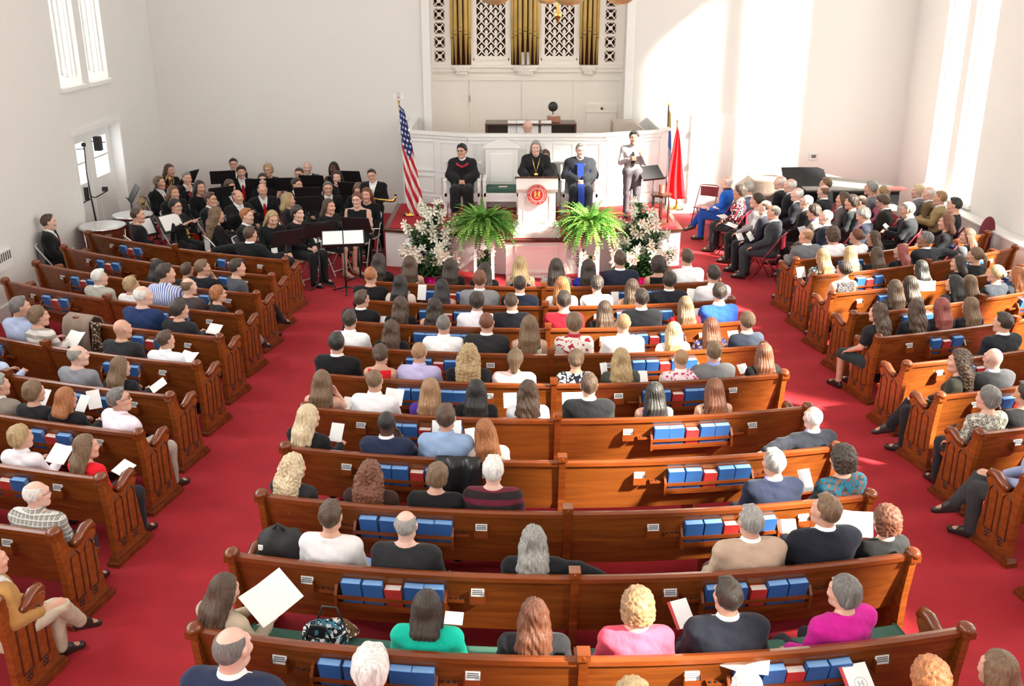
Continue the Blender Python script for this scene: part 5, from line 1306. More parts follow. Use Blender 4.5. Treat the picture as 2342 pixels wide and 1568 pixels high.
# ------------------------------------------------------------------ potted lilies in foil
M_LILY = plain('lily_white', (0.88, 0.86, 0.76), 0.5, var=0.03); M_LEAF = plain('lily_leaf', (0.035, 0.115, 0.03), 0.45, var=0.25, scale=12.0); M_ANTH = plain('lily_anther', (0.75, 0.50, 0.08), 0.6)
FOIL = {'purple': plain('purple_foil', (0.16, 0.015, 0.40), 0.22, 0.5, var=0.3, scale=14.0), 'magenta': plain('magenta_foil', (0.50, 0.01, 0.28), 0.22, 0.5, var=0.3, scale=14.0)}
def lily(p, label, seed, foil, stems=4, hgt=0.5, blooms=5, sc=1.0):
    rg = random.Random(seed); r_ = empty('potted_lily', p); tag(r_, label, 'lily', 'potted lilies'); r_.scale = (sc,) * 3
    b = MB(); P = []
    for i in range(29):
        t = 2 * PI * i / 28; w = 1 + 0.10 * math.sin(t * 7 + seed)
        P.append([(r * w * math.cos(t), r * w * math.sin(t), z) for r, z in ((0.075, 0), (0.09, 0.05), (0.10, 0.12), (0.135 + 0.02 * math.sin(t * 9), 0.17))])
    b.grid(P); b.lathe([(0.085, 0.0), (0.095, 0.12)], seg=14); b.build('foil_pot', FOIL[foil], r_)
    b = MB(); fls = []
    for s_ in range(stems):
        a0 = 2 * PI * s_ / stems + rg.uniform(-0.5, 0.5); ln = rg.uniform(0.05, 0.30); H = hgt * rg.uniform(0.75, 1.1)
        top = Vector((ln * math.cos(a0) * hgt * 1.2, ln * math.sin(a0) * hgt * 1.2, H)); base = Vector((0.03 * math.cos(a0), 0.03 * math.sin(a0), 0.10))
        b.tube([base, (base + top) / 2 + Vector((0, 0, 0.02)), top], 0.007, 5, 0)
        for k in range(42):
            t = 0.05 + 0.90 * k / 42; c = base.lerp(top, t); a = k * 2.4 + s_; L = 0.20 * (1.15 - 0.6 * t) * rg.uniform(0.8, 1.2); d = Vector((math.cos(a), math.sin(a), 0.35)); d.normalize(); sd_ = Vector((-math.sin(a), math.cos(a), 0)) * 0.024
            m_ = c + d * L * 0.5 + Vector((0, 0, 0.01)); e = c + d * L + Vector((0, 0, -0.035))
            b.add([c - sd_ * 0.5, m_ - sd_, e, m_ + sd_, c + sd_ * 0.5], [(0, 1, 2, 3, 4)], 0)
        for k in range(blooms):
            a = a0 + rg.uniform(-1.3, 1.3) if k else a0; d = Vector((math.cos(a), math.sin(a) - 0.55, rg.uniform(-0.25, 0.45))).normalized()
            o0 = top + Vector((0, 0, -0.05 * k)) + Vector((rg.uniform(-.04, .04), rg.uniform(-.04, .04), 0.0)); x_ = d.cross(Vector((0, 0, 1))).normalized(); y_ = x_.cross(d)
            fl = MB(); fls.append(fl)
            def P3(r, t, l): return o0 + d * l + (x_ * math.cos(t) + y_ * math.sin(t)) * r
            fl.grid([[P3(r, t, l) for r, l in ((0.007, 0.0), (0.012, 0.05), (0.022, 0.09))] for t in np.linspace(0, 2 * PI, 7)], 0)
            for j in range(6):
                t = j * PI / 3; w = 0.42
                fl.add([P3(0.021, t - w, 0.088), P3(0.021, t + w, 0.088), P3(0.064, t + 0.36, 0.125), P3(0.098, t, 0.120), P3(0.064, t - 0.36, 0.125)], [(0, 1, 2, 3, 4)], 0)
            fl.tube([P3(0, 0, 0.05), P3(0.004, 1, 0.115)], 0.004, 4, 1)
    b.build('foliage', M_LEAF, r_)
    for fl in fls: fl.build('bloom', [M_LILY, M_ANTH], r_)
    return r_
# tiered white risers behind the lilies
LIL = {'left': (983, 1), 'right': (1466, 2)}
for sd, (u0, s0) in LIL.items():
    y0 = 16.95; c = on_y(u0, 560, y0); rs = empty('plant_riser', (c.x, y0 + 0.12, 0)); tag(rs, 'white stepped riser hidden among the lilies %s of the pulpit' % sd, 'riser')
    for k, (hw, y, z) in enumerate(((0.30, 0.05, 0.34), (0.13, 0.30, 0.72))): b = MB(); b.box(-hw, hw, y, y + 0.24, 0, z); b.build('step', M_TRIM, rs)
    spots = [(-0.30, -0.16, 0, 'magenta', 'front left'), (0.02, -0.22, 0, 'magenta', 'front middle'), (0.33, -0.16, 0, 'purple', 'front right'), (-0.17, 0.29, 0.34, 'purple', 'middle tier left'), (0.17, 0.29, 0.34, 'purple', 'middle tier right'), (0.0, 0.54, 0.72, 'purple', 'topmost')]
    if sd == 'right': spots = [(-0.30, -0.16, 0, 'purple', 'front left'), (0.02, -0.22, 0, 'magenta', 'front middle'), (0.33, -0.16, 0, 'purple', 'front right'), (-0.17, 0.29, 0.34, 'purple', 'middle tier left'), (0.17, 0.29, 0.34, 'purple', 'middle tier right'), (0.05, 0.54, 0.72, 'purple', 'topmost')]
    for k, (dx, dy, z, fo, wh) in enumerate(spots):
        lily(Vector((c.x + dx, y0 + dy, z)), 'white lilies in %s foil, %s of the lily bank %s of the pulpit' % (fo, wh, sd), 40 * s0 + k, fo, 5, 0.60 if z < 0.5 else 0.50, 3, 1.08)
for u, y, lab in ((1106, 16.60, 'small potted lily in purple foil before the left fern stand'), (1340, 16.60, 'small potted lily in purple foil before the right fern stand')):
    q = on_y(u, 590, y); lily(Vector((q.x, y + 0.25, 0.174)), lab, int(u), 'purple', 3, 0.42, 2, 0.95)
# ------------------------------------------------------------------ chandelier hanging into the top of the view
ch = empty('chandelier', (0.27, 13.0, 4.49)); tag(ch, 'brass chandelier with frosted scalloped bowls hanging above the pulpit', 'chandelier')
ch.location.x = on_y(1276, 30, 13.0).x
b = MB(); b.lathe([(0.0, -0.02), (0.014, 0.0), (0.02, 0.03), (0.045, 0.06), (0.05, 0.10), (0.02, 0.13), (0.02, 0.5), (0.05, 0.55), (0.02, 0.6), (0.02, 4.58)], seg=12); b.build('stem', M_BRASS, ch)
M_BOWL = plain('frosted_bowl', (0.55, 0.42, 0.19), 0.3, 0.3, var=0.2)
for k in range(4):
    a = 2 * PI * k / 4 + 0.12; rr = 0.78; dx, dy = math.cos(a), math.sin(a)
    b = MB(); b.tube([(0.03 * dx, 0.03 * dy, 0.45), (0.4 * dx, 0.4 * dy, 0.30), (rr * dx, rr * dy, 0.42)], 0.012, 6); arm_ = b.build('arm', M_BRASS, ch)
    b = MB(); P = []
    for i in range(37):
        t = 2 * PI * i / 36; sc_ = 1 + 0.10 * abs(math.sin(t * 4)); P.append([(rr * dx + r * sc_ * math.cos(t), rr * dy + r * sc_ * math.sin(t), z) for r, z in ((0.015, 0.20), (0.10, 0.215), (0.17, 0.27), (0.20, 0.35))])
    b.grid(P); b.build('bowl_shade', M_BOWL, arm_)
lamp('chandelier_light', 'POINT', (ch.location.x, 13.0, 5.1), 60, (1.0, 0.85, 0.6), shadow_soft_size=0.3)
# ------------------------------------------------------------------ the people in the pews
def C3(h): return tuple(((int(h[i:i + 2], 16) / 255) ** 2.2) for i in (0, 2, 4))
BLK = (0.012, 0.012, 0.014)
def seat(sec, i, u, v, label, hair, top, build='m', pose='lap', hy=0.0, hp=0.0, skin='w', tie=None, glasses=False, bottom=('trousers', (0.02, 0.02, 0.024)), shirt=WHITE, shoes=None, lean=0.0, turn=0.0, hr=0.0):
    offs = 0.255
    lo, hi = (-2.45, 2.45) if sec == 'C' else ((-7.9, -3.6) if sec == 'L' else (3.6, 9.2))
    sc = 1.0
    for _ in range(3):
        a, b_ = lo, hi
        zh = 1.215 * sc
        for _k in range(40):
            m = (a + b_) / 2; p, th = pt(sec, i, m, offs * sc)
            if proj((p.x, p.y, zh))[0] < u: a = m
            else: b_ = m
        p, th = pt(sec, i, (a + b_) / 2, offs * sc)
        d = ray(u, v); z = CAMH + (p.y + 0.02) / d[1] * d[2]
        sc = min(1.12, max(0.86, z / 1.215))
    if sec != 'C' and abs(p.x) < 5.2 and shoes is None: shoes = (0.025, 0.02, 0.018)
    o = person(p, th + R(turn), label, build, skin, hair, top, pose, hy, hp, hr, lean, sc, bottom, shirt, tie, glasses, shoes, None)
    return o
J = lambda h, *r_: ('jacket', C3(h)) + r_
def S(h, *r_): return ('shirt', C3(h)) + r_
def K(h, *r_): return ('crew', C3(h)) + r_
def T(h, *r_): return ('tee', C3(h)) + r_
def A(h, *r_): return ('tank', C3(h)) + r_
NAVY, BK, CH, GY = '1c2233', '17181b', '33343a', '6e6f73'
P_ = seat
def f(i, u, v, lab, hair, top, **k): return P_('C', i, u, v, lab, hair, top, 'f', **k)
def m(i, u, v, lab, hair, top, **k): return P_('C', i, u, v, lab, hair, top, 'm', **k)
# first middle pew
f(1, 866, 598, 'woman with long dark hair in black, leftmost on the first middle pew', ('long', 'dbr'), K(BK))
f(1, 938, 604, 'long-haired brunette in a white sleeveless top on the first middle pew', ('long', 'brn'), A('e8dfd8'), hy=8)
f(1, 1030, 610, 'brunette in black directly before the left fern stand, first middle pew', ('long', 'dbr'), K(BK))
f(1, 1108, 618, 'dark-haired woman in black with a grey hood, first middle pew', ('mid', 'dbr'), K(BK), hp=-12)
f(1, 1190, 606, 'blonde in a navy and white sleeveless top, first middle pew', ('mid', 'bln'), A('1f2336', 'wide', (0.8, 0.8, 0.8)))
f(1, 1272, 610, 'brunette in a grey striped top right of the pulpit, first middle pew', ('long', 'dbr'), K('b9b6b2', 'hstripe', (0.28, 0.28, 0.28)))
f(1, 1345, 612, 'long-haired brunette in a royal blue top, first middle pew', ('longer', 'dbr'), K('2a3398'))
m(1, 1418, 595, 'brown-haired man in a navy suit before the right lilies, first middle pew', ('short', 'brn'), J('262a3a'))
f(1, 1505, 606, 'woman with dark curly hair in a black sleeveless top, first middle pew', ('perm', 'dbr'), A(BK))
m(1, 1571, 590, 'man in a white shirt, rightmost on the first middle pew', ('short', 'brn'), S('eceef2'))
# second
m(2, 845, 630, 'ginger-blond boy in black, leftmost on the second middle pew', ('buzz', 'gin'), K(BK))
f(2, 916, 648, 'woman with long black hair in a cream top, second middle pew', ('long', 'blk'), K('dcc6bd'))
f(2, 1011, 662, 'woman with long dark hair in a violet-blue sleeveless top', ('long', 'blk'), A('5a55c8'), hp=-10)
m(2, 1097, 640, 'auburn-haired man in a light grey suit, second middle pew', ('short', 'aub'), J('85868a'))
m(2, 1189, 652, 'dark-haired man in a navy suit, second middle pew', ('short', 'dbr'), J(NAVY), hp=-8)
f(2, 1285, 653, 'woman with straight ginger hair in a white top', ('mid', 'gin'), K('e6e6e8'))
f(2, 1365, 650, 'woman with a dark updo in a pale grey cardigan', ('bun', 'dbr'), K('b4b8bd'))
f(2, 1446, 657, 'brunette in a black sleeveless top, second middle pew', ('long', 'brn'), A(BK), hp=-6)
m(2, 1530, 642, 'dark-haired man in a black suit reading, second middle pew', ('full', 'dbr'), J('22242c'), hy=-10)
m(2, 1631, 628, 'dark-haired man in a white shirt, rightmost on the second middle pew', ('short', 'dbr'), S('eceef2'), hy=-6)
# third
m(3, 823, 684, 'brown-haired man in a black suit, leftmost on the third middle pew', ('short', 'brn'), J(BK), hy=-22, glasses=True)
f(3, 917, 698, 'woman with long wavy brown hair in black, third middle pew', ('wavy', 'brn'), K(BK))
f(3, 995, 702, 'woman with dark wavy hair in a red sleeveless top', ('wavy', 'dbr'), A('8a1420'))
m(3, 1091, 690, 'man with thick dark hair in a pale pink shirt', ('full', 'dbr'), S('ece6ee'), shirt=WHITE)
m(3, 1172, 690, 'man with cropped brown hair in a black suit leaning left', ('buzz', 'brn'), J('191b22'), hr=-6)
m(3, 1290, 688, 'dark-haired man in a red sweater, third middle pew', ('short', 'dbr'), K('8e1626'))
f(3, 1383, 712, 'woman with brown shoulder-length hair in black, third middle pew', ('mid', 'brn'), K(BK), hp=-6)
m(3, 1467, 683, 'dark-haired man in a charcoal suit, third middle pew', ('short', 'dbr'), J('26272b'))
f(3, 1567, 698, 'woman with long light-brown hair in a red top', ('long', 'lbr'), K('b01a22'))
m(3, 1644, 670, 'man in a bright royal-blue sweater, rightmost on the third middle pew', ('short', 'dbr'), K('2c55b8'), shirt=(0.7, 0.74, 0.85), hy=-12)
# fourth
m(4, 790, 732, 'dark-haired man in a white shirt, leftmost on the fourth middle pew', ('short', 'dbr'), S('eef0f4'), hy=10)
f(4, 896, 757, 'woman with long ombre waves in a black leather jacket', ('wavy', 'brn'), K(BK))
m(4, 1015, 742, 'man with cropped hair in a white shirt, fourth middle pew', ('buzz', 'sgr'), S('f2f2f2'))
m(4, 1113, 738, 'auburn-haired man in a dark grey suit, fourth middle pew', ('buzz', 'aub'), J('2c2d2f'))
f(4, 1211, 745, 'woman with very long straight light-brown hair in white', ('longer', 'lbr'), A('e9e2dc'))
f(4, 1313, 740, 'person with curly fair hair in a red and white jacket', ('full', 'lbr'), K('e8e0d8', 'spots', (0.8, 0.76, 0.70), (0.45, 0.03, 0.05)), shirt=(0.42, 0.02, 0.04))
m(4, 1425, 740, 'man with a blond buzz cut in a white shirt', ('buzz', 'fair'), S('f0f0f4'))
f(4, 1540, 758, 'woman with long straight blonde hair in pale pink', ('long', 'bln'), K('ecdcdc'))
f(4, 1625, 748, 'long-haired brunette in a dark floral top with blue', ('long', 'aub'), K('23202c', 'floral', (0.30, 0.16, 0.12), (0.05, 0.06, 0.30)))
f(4, 1708, 735, 'woman with a low fair bun in a slate sweater, rightmost on the fourth middle pew', ('bun', 'lbr'), K('4c5464'), shirt=(0.75, 0.68, 0.58))
# fifth
m(5, 752, 785, 'black-haired man in a black suit, leftmost on the fifth middle pew', ('short', 'blk'), J(BK), hy=15)
f(5, 871, 810, 'woman with a short brown updo in a red sleeveless dress', ('bun', 'brn'), A('d01e28'))
m(5, 959, 806, 'man with a blond crop in a lavender shirt', ('buzz', 'fair'), S('b9b2da'))
P_('C', 5, 1073, 812, 'woman with long curly blonde hair in black', ('curly', 'bln'), K(BK), build='w')
P_('C', 5, 1176, 822, 'woman with a half-up honey bob in a pale pink top', ('half', 'lbr'), K('edd3cf'), hr=5, build='w')
f(5, 1317, 822, 'woman with a low blonde bun in a black and white floral top', ('bun', 'lbr'), K('1c1e2a', 'floral', (0.75, 0.75, 0.75), (0.75, 0.75, 0.75)))
f(5, 1420, 820, 'sunlit blonde in a dark grey cardigan', ('messy', 'bln'), K('4a4a46'))
m(5, 1557, 822, 'sunlit blond man in a pink and white patterned sweater', ('buzz', 'fair'), K('e6cdd2', 'floral', (0.50, 0.06, 0.16), (0.8, 0.76, 0.76)), shirt=(0.8, 0.7, 0.7))
m(5, 1631, 805, 'fair-haired man in a mid-grey suit with a blue collar', ('short', 'lbr'), J('77777a'), shirt=(0.25, 0.3, 0.65), hy=-10)
f(5, 1746, 815, 'woman with long auburn hair in black, rightmost on the fifth middle pew', ('longer', 'aub'), K(BK), hy=-12)
# sixth
f(6, 738, 872, 'woman in a navy floral sleeveless dress, hand at her face', ('long', 'lbr'), A('2a2438', 'floral', (0.55, 0.12, 0.14), (0.55, 0.14, 0.3)), pose='chin', hy=8)
m(6, 857, 870, 'man with cropped sandy-grey hair in a white shirt, sixth middle pew', ('buzz', 'lbr'), S('f0f0f4'))
f(6, 985, 890, 'woman with long straight red-blonde hair in a purple top', ('longer', 'fair'), T('4a2c8c'))
f(6, 1090, 893, 'woman with long black hair in black, sixth middle pew', ('long', 'blk'), K(BK))
f(6, 1208, 895, 'woman with long wavy brown hair in white, sixth middle pew', ('wavy', 'brn'), K('e8e8ea'))
m(6, 1347, 882, 'brown-haired man in a black suit holding a programme', ('short', 'brn'), J('1d1e22'), pose='read')
f(6, 1497, 898, 'woman with very long black hair in a purple sleeveless dress', ('longer', 'blk'), A('4a2a9c'))
f(6, 1633, 890, 'woman with long auburn hair in a black and white sleeveless print', ('longer', 'aub'), A('20242e', 'floral', (0.75, 0.75, 0.75), (0.6, 0.65, 0.7)))
# seventh
P_('C', 7, 706, 952, 'platinum blonde woman in black, leftmost on the seventh middle pew', ('mid', 'plt'), K(BK), turn=-18, hy=-10, pose='read', build='w')
m(7, 884, 968, 'dark-skinned man in a navy suit, hand at his face', ('buzz', 'blk'), J('272f48'), skin='d', pose='chin', hp=-6)
m(7, 1020, 955, 'brown-haired young man in a light blue shirt holding a booklet', ('short', 'brn'), S('8fa9cd'), pose='read')
f(7, 1113, 995, 'woman with long auburn hair in a cream jacket', ('longer', 'gin'), K('dccac2'), hr=-8, lean=0.1)
m(7, 1859, 955, 'white-haired balding man in a dark suit at the right end of the seventh middle pew', ('ring', 'wht'), J('22252f'), shirt=(0.3, 0.36, 0.7), pose='armL', skin='p')
# eighth
P_('C', 8, 672, 1072, 'woman with a curly blonde ponytail in charcoal, leftmost on the eighth middle pew', ('curly', 'plt'), K('2c2d30'), turn=-14, hy=-14, build='w')
P_('C', 8, 848, 1105, 'woman with long curly auburn hair in dark brown', ('curly', 'aub'), K('3a2622'), build='w')
P_('C', 8, 997, 1088, 'woman with short brown-blonde hair in black beside the leather jacket', ('shortf', 'lbr'), K('1b1b1d'), hr=6, hp=-6, build='w')
m(8, 1128, 1075, 'white-haired man in a maroon and black striped sweater', ('short', 'wht'), K('2c2426', 'wide', (0.13, 0.012, 0.03)), skin='p')
m(8, 1770, 1058, 'grey-haired man in a navy suit, eighth middle pew', ('short', 'gry'), J('20263a'), pose='sides', shirt=(0.4, 0.4, 0.75), hy=5)
P_('C', 8, 1925, 1050, 'woman with short dark curls in a teal and brown patterned blouse', ('perm', 'dbr'), K('1f5a72', 'floral', (0.15, 0.06, 0.03), (0.03, 0.04, 0.05)), turn=8, build='w')
# ninth
m(9, 753, 1185, 'brown-haired young man in a white sweatshirt', ('short', 'brn'), K('e4e2e4'), bottom=('trousers', C3('86a5cc')), lean=0.08)
P_('C', 9, 929, 1200, 'balding grey man in a black jacket, ninth middle pew', ('ring', 'gry'), K('2a2a2d'), 'b', bottom=('trousers', C3('a09686')), pose='sides', skin='p')
P_('C', 9, 1220, 1245, 'woman with messy grey-blonde hair in a black coat', ('messy', 'gry'), K('1c1d21'), pose='armR', build='w')
P_('C', 9, 1717, 1192, 'grey-haired man in a tan blazer', ('short', 'gry'), J('b8a08c'), 'b', pose='sides', bottom=('trousers', C3('6a5450')), hy=5)
P_('C', 9, 1888, 1165, 'grey-brown haired man in a navy suit with an open booklet', ('short', 'lbr'), J('20242f'), 'b', pose='read', hy=24, hp=6)
f(9, 2025, 1195, 'woman with short auburn curls in a black jacket, ninth middle pew', ('perm', 'aub'), K('232325'))
# tenth
P_('C', 10, 502, 1360, 'brown-haired woman in a beige coat, leftmost on the tenth middle pew', ('mid', 'brn'), S('b3a48d'), shirt=None, turn=-22, hy=-4, hp=-10, pose='read', bottom=('trousers', C3('9a8f86')), build='w')
P_('C', 10, 977, 1385, 'woman with a dark bob in a bright teal top', ('bob', 'dbr'), K('12b79d'), build='w')
P_('C', 10, 1222, 1418, 'woman with long auburn hair and a dark clip in a black cardigan', ('messy', 'aub'), K('26262a'), build='w')
P_('C', 10, 1457, 1385, 'woman with strawberry-blonde curls in a coral pink top', ('perm', 'fair'), K('dc5068'), build='w')
P_('C', 10, 1665, 1362, 'dark-haired man in a dark suit, tenth middle pew', ('short', 'dbr'), J('262934'), 'b', hy=8, pose='sides')
P_('C', 10, 1930, 1352, 'woman with short dark grey hair in a magenta jacket', ('shortf', 'sgr'), J('c21f8c'), shirt=None, hy=12, turn=14, pose='sides', build='w')
# eleventh pew: only the tops show at the bottom edge
P_('C', 11, 530, 1480, 'bald man in a navy suit at the bottom edge of the scene', ('ring', 'sgr'), J('262e48'), 'b', skin='p', hy=-12)
m(11, 850, 1527, 'white-haired person in a white shirt at the bottom edge', ('full', 'wht'), S('e8e8ec'), skin='p')
f(11, 1445, 1600, 'fair-haired woman barely showing at the bottom edge', ('perm', 'bln'), K('cfcac4'))
m(11, 1705, 1578, 'white-haired man barely showing at the bottom edge', ('short', 'wht'), S('dcdce0'), skin='p')
f(11, 2122, 1550, 'woman with curly ginger-blonde hair at the bottom right', ('perm', 'gin'), K('c8b8b0'))
f(11, 2280, 1528, 'woman with brown-blonde hair in black at the bottom right corner', ('mid', 'lbr'), K(BK), turn=15)
# left block
def lf_(i, u, v, lab, hair, top, b='m', **k): return P_('L', i, u, v, lab, hair, top, b, **k)
lf_(1, 572, 536, 'man in a black suit with his arms spread along the foremost left pew', ('short', 'brn'), J(BK), pose='arms', hy=-16)
lf_(3, 362, 612, 'woman with long black hair seen from behind, third left-block pew', ('long', 'blk'), K('1d1c20'), 'f', hy=-25)
lf_(3, 428, 636, 'brown-haired person half hidden behind a bald man', ('short', 'brn'), K('232226'), 'f')
lf_(3, 462, 612, 'grey-brown haired man in black, hand on his chin', ('short', 'lbr'), K('1e2026'), hy=-35, pose='chin')
lf_(3, 543, 612, 'dark-haired young man in a charcoal T-shirt at the aisle', ('short', 'dbr'), T('474a52'), hy=-5, bottom=('trousers', BLK), shoes=(0.02, 0.02, 0.02), pose='cross', turn=-40)
lf_(4, 227, 634, 'white-haired man in a light grey jacket, fourth left-block pew', ('short', 'wht'), J('a8a49a'), skin='p', hy=-30)
lf_(4, 300, 652, 'blonde woman in a white top, fourth left-block pew', ('shortf', 'bln'), K('eae6e6'), 'f', hy=-30)
lf_(4, 378, 625, 'dark-haired man in a blue and white striped shirt', ('short', 'dbr'), S('d8dcee', 'vstripe', (0.10, 0.16, 0.42)), hy=-35)
lf_(4, 431, 655, 'bald man in a dark taupe sweater', ('ring', 'lbr'), K('4a4242'), hy=-25, skin='p')
lf_(4, 500, 672, 'ginger-haired woman in a black top, fourth left-block pew', ('shortf', 'gin'), K('1c1d21'), 'f', hy=-5, pose='cross', bottom=('trousers', C3('8a8c90')), shoes=(0.02, 0.02, 0.02), glasses=True, turn=-40)
lf_(5, 326, 676, 'white-haired man in a navy sweater, fifth left-block pew', ('ring', 'wht'), K('22345c'), 'b', skin='p', hy=-30)
lf_(5, 410, 708, 'dark-haired person in a black jacket with a white sheet', ('full', 'dbr'), K('26262b'), pose='read', hy=-30)
lf_(6, 45, 702, 'grey-haired man in a light blue shirt by the left wall', ('short', 'sgr'), S('a9b6d8'), hy=-30)
lf_(6, 88, 722, 'fair-haired woman in a beige and white striped sweater', ('shortf', 'lbr'), K('d8d2cc', 'wide', (0.35, 0.31, 0.28)), 'f', hy=-35, pose='read')
lf_(6, 279, 752, 'bald sunburnt man in a black top, sixth left-block pew', ('bald', 'lbr'), K('2b2c2e'), 'b', skin='w', hy=-25)
lf_(6, 378, 778, 'brown-haired boy in a white shirt holding a booklet', ('short', 'brn'), S('e6ebf4'), hy=-25, pose='read')
lf_(7, -22, 800, 'man in a pale blue shirt at the left edge', ('short', 'sgr'), S('b4c2de'), pose='read')
lf_(7, 177, 812, 'grey-bearded man in a grey sweater', ('ring', 'gry'), K('84868e'), hy=-35, skin='p')
lf_(7, 275, 845, 'woman with long light-brown hair in black, seventh left-block pew', ('long', 'lbr'), K('222329'), 'f', hy=-20, pose='read')
lf_(8, -4, 880, 'man in a taupe jacket at the left edge', ('short', 'gry'), J('8b8279'), hy=-20)
lf_(8, 78, 895, 'woman with short brown hair in a black leather jacket', ('shortf', 'lbr'), K('25262a'), 'f', hy=-10, pose='read')
lf_(8, 152, 928, 'woman with an auburn bob in black', ('bob', 'gin'), K('1f1f23'), 'f', hy=-10, pose='read')
lf_(8, 275, 912, 'man with cropped grey hair in a pale pink shirt', ('short', 'sgr'), S('e9dfee'), 'b', hy=-35, bottom=('trousers', C3('a39a90')), pose='sides', glasses=True, hp=6, turn=-22)
lf_(9, 47, 998, 'blonde woman in a white shirt, ninth left-block pew', ('shortf', 'bln'), S('e9e6ee'), 'f', hy=-20, pose='read')
lf_(9, 197, 1022, 'woman with long brown-blonde hair in a bright red cardigan', ('long', 'lbr'), K('dc1c2c'), 'f', hy=-25, bottom=('trousers', C3('2a2c34')), pose='sides', turn=-15)
lf_(10, 82, 1128, 'bald white-haired man in a grey plaid shirt', ('ring', 'wht'), S('8f8e86', 'plaid', (0.72, 0.72, 0.68), (0.03, 0.03, 0.04)), 'b', skin='p', hy=-30, pose='sides', glasses=True)
lf_(11, -18, 1292, 'person in a tan jacket and pale trousers at the left edge', ('short', 'gry'), J('b0824a'), 'b', pose='cross', bottom=('trousers', C3('c3b8a2')), turn=-35)
# right block
def rt(i, u, v, lab, hair, top, b='f', **k): return P_('R', i, u, v, lab, hair, top, b, **k)
rt(1, 1845, 540, 'balding fair man in a grey suit at the aisle end of the foremost right pew', ('ring', 'fair'), J('6c6e72'), 'm', hy=30, pose='read')
rt(1, 1904, 538, 'woman with dark curly hair in a sunlit white top', ('perm', 'brn'), K('ecebee'), hp=-8)
rt(1, 1959, 540, 'woman with an auburn updo in a sunlit white top', ('bun', 'aub'), K('ecebee'), hy=30)
rt(1, 1998, 545, 'woman with long brown hair in dark purple, foremost right pew', ('long', 'brn'), K('28222e'), hy=35)
rt(2, 1881, 587, 'blonde woman in a black and grey top with a white programme', ('mid', 'fair'), K('3a3d42', 'floral', (0.35, 0.37, 0.4), (0.03, 0.03, 0.03)), hy=10)
rt(2, 1943, 582, 'woman with long pale blonde hair, second right-block pew', ('longer', 'bln'), K('3c3c40'))
rt(2, 2003, 583, 'woman with brown hair in a black top, second right-block pew', ('mid', 'brn'), K('24262b'))
rt(2, 2061, 580, 'woman with red-tinted hair in black, second right-block pew', ('mid', 'red'), K('202227'), hy=30)
rt(2, 2117, 548, 'grey-haired dark-skinned man in a charcoal suit', ('short', 'sgr'), J('2b2d33'), 'm', skin='o', hy=40, pose='armR', glasses=True)
rt(2, 2213, 540, 'woman with auburn hair in grey at the wall end', ('mid', 'aub'), K('55565c'), hy=35)
rt(3, 1930, 616, 'woman with a dark updo and white clip in a dark lace dress', ('bun', 'dbr'), A('2c2629', 'fine', (0.25, 0.2, 0.2)), hy=10)
rt(3, 2105, 618, 'woman with shiny black hair in a sunlit white top', ('mid', 'blk'), K('ece9e8'))
rt(3, 2192, 605, 'woman with short dark brown hair in black, third right-block pew', ('bob', 'dbr'), K('222126'), hy=35)
rt(3, 2230, 584, 'woman with a long fair ponytail in a black jacket', ('pony', 'lbr'), K('222429'), hy=25)
rt(4, 2045, 660, 'woman with long brown hair, leftmost of a pair on the fourth right-block pew', ('long', 'brn'), K('3a332f'))
rt(4, 2080, 652, 'woman with long brown hair in black beside the bright pew end', ('long', 'dbr'), K('1f1f22'))
rt(4, 2182, 648, 'woman with long black hair seen in profile, fourth right-block pew', ('longer', 'blk'), K('26262b'), hy=20)
rt(4, 2216, 655, 'woman with long sunlit blonde hair, fourth right-block pew', ('longer', 'lbr'), K('3a3834'))
rt(4, 2277, 626, 'woman with a sunlit fair updo in black and white', ('bun', 'bln'), K('2c3038'), hy=20)
rt(4, 2325, 628, 'woman with bright red hair at the right edge', ('mid', 'gin'), K('3c4048'), hy=10)
rt(5, 2008, 715, 'woman with long wavy brown hair in a black T-shirt at the aisle', ('wavy', 'brn'), T('25262b'), hy=15, pose='sides', turn=12, bottom=('skirt', C3('2c3a3c')))
rt(5, 2093, 708, 'woman with long wavy brown hair in a black blazer', ('wavy', 'brn'), K('26272a'))
rt(5, 2151, 702, 'woman with long pinkish red hair in black', ('long', 'red'), K('26272a'))
rt(5, 2218, 700, 'woman with very long light-brown hair in black, fifth right-block pew', ('longer', 'lbr'), K('26272a'))
rt(6, 2294, 738, 'dark-haired man in a dark suit, sixth right-block pew', ('short', 'dbr'), J('24262b'), 'm', hy=15)
rt(7, 2192, 826, 'woman with curly brown hair in an olive-black top', ('curly', 'brn'), K('37362f'), hy=10, pose='cross', shoes=(0.02, 0.02, 0.02), bottom=('trousers', BLK), turn=38)
rt(7, 2271, 820, 'bald man in a dark grey suit on the right block', ('bald', 'lbr'), J('3a3b3f'), 'b', skin='p', shirt=(0.55, 0.55, 0.8))
rt(8, 2260, 910, 'woman with short grey hair in a black and white print blouse', ('shortf', 'sgr'), K('a6a296', 'fine', (0.03, 0.03, 0.03), (0.6, 0.58, 0.5)), hy=20, pose='sides')
rt(8, 2345, 900, 'person in black at the right edge of the eighth right-block pew', ('short', 'dbr'), K('1d1e22'), 'm')
rt(9, 2385, 985, 'man in a light blue shirt at the right edge', ('short', 'brn'), S('9aa3c4'), 'm', pose='cross', shoes=(0.02, 0.02, 0.02), bottom=('trousers', C3('3a3b3e')), turn=35)
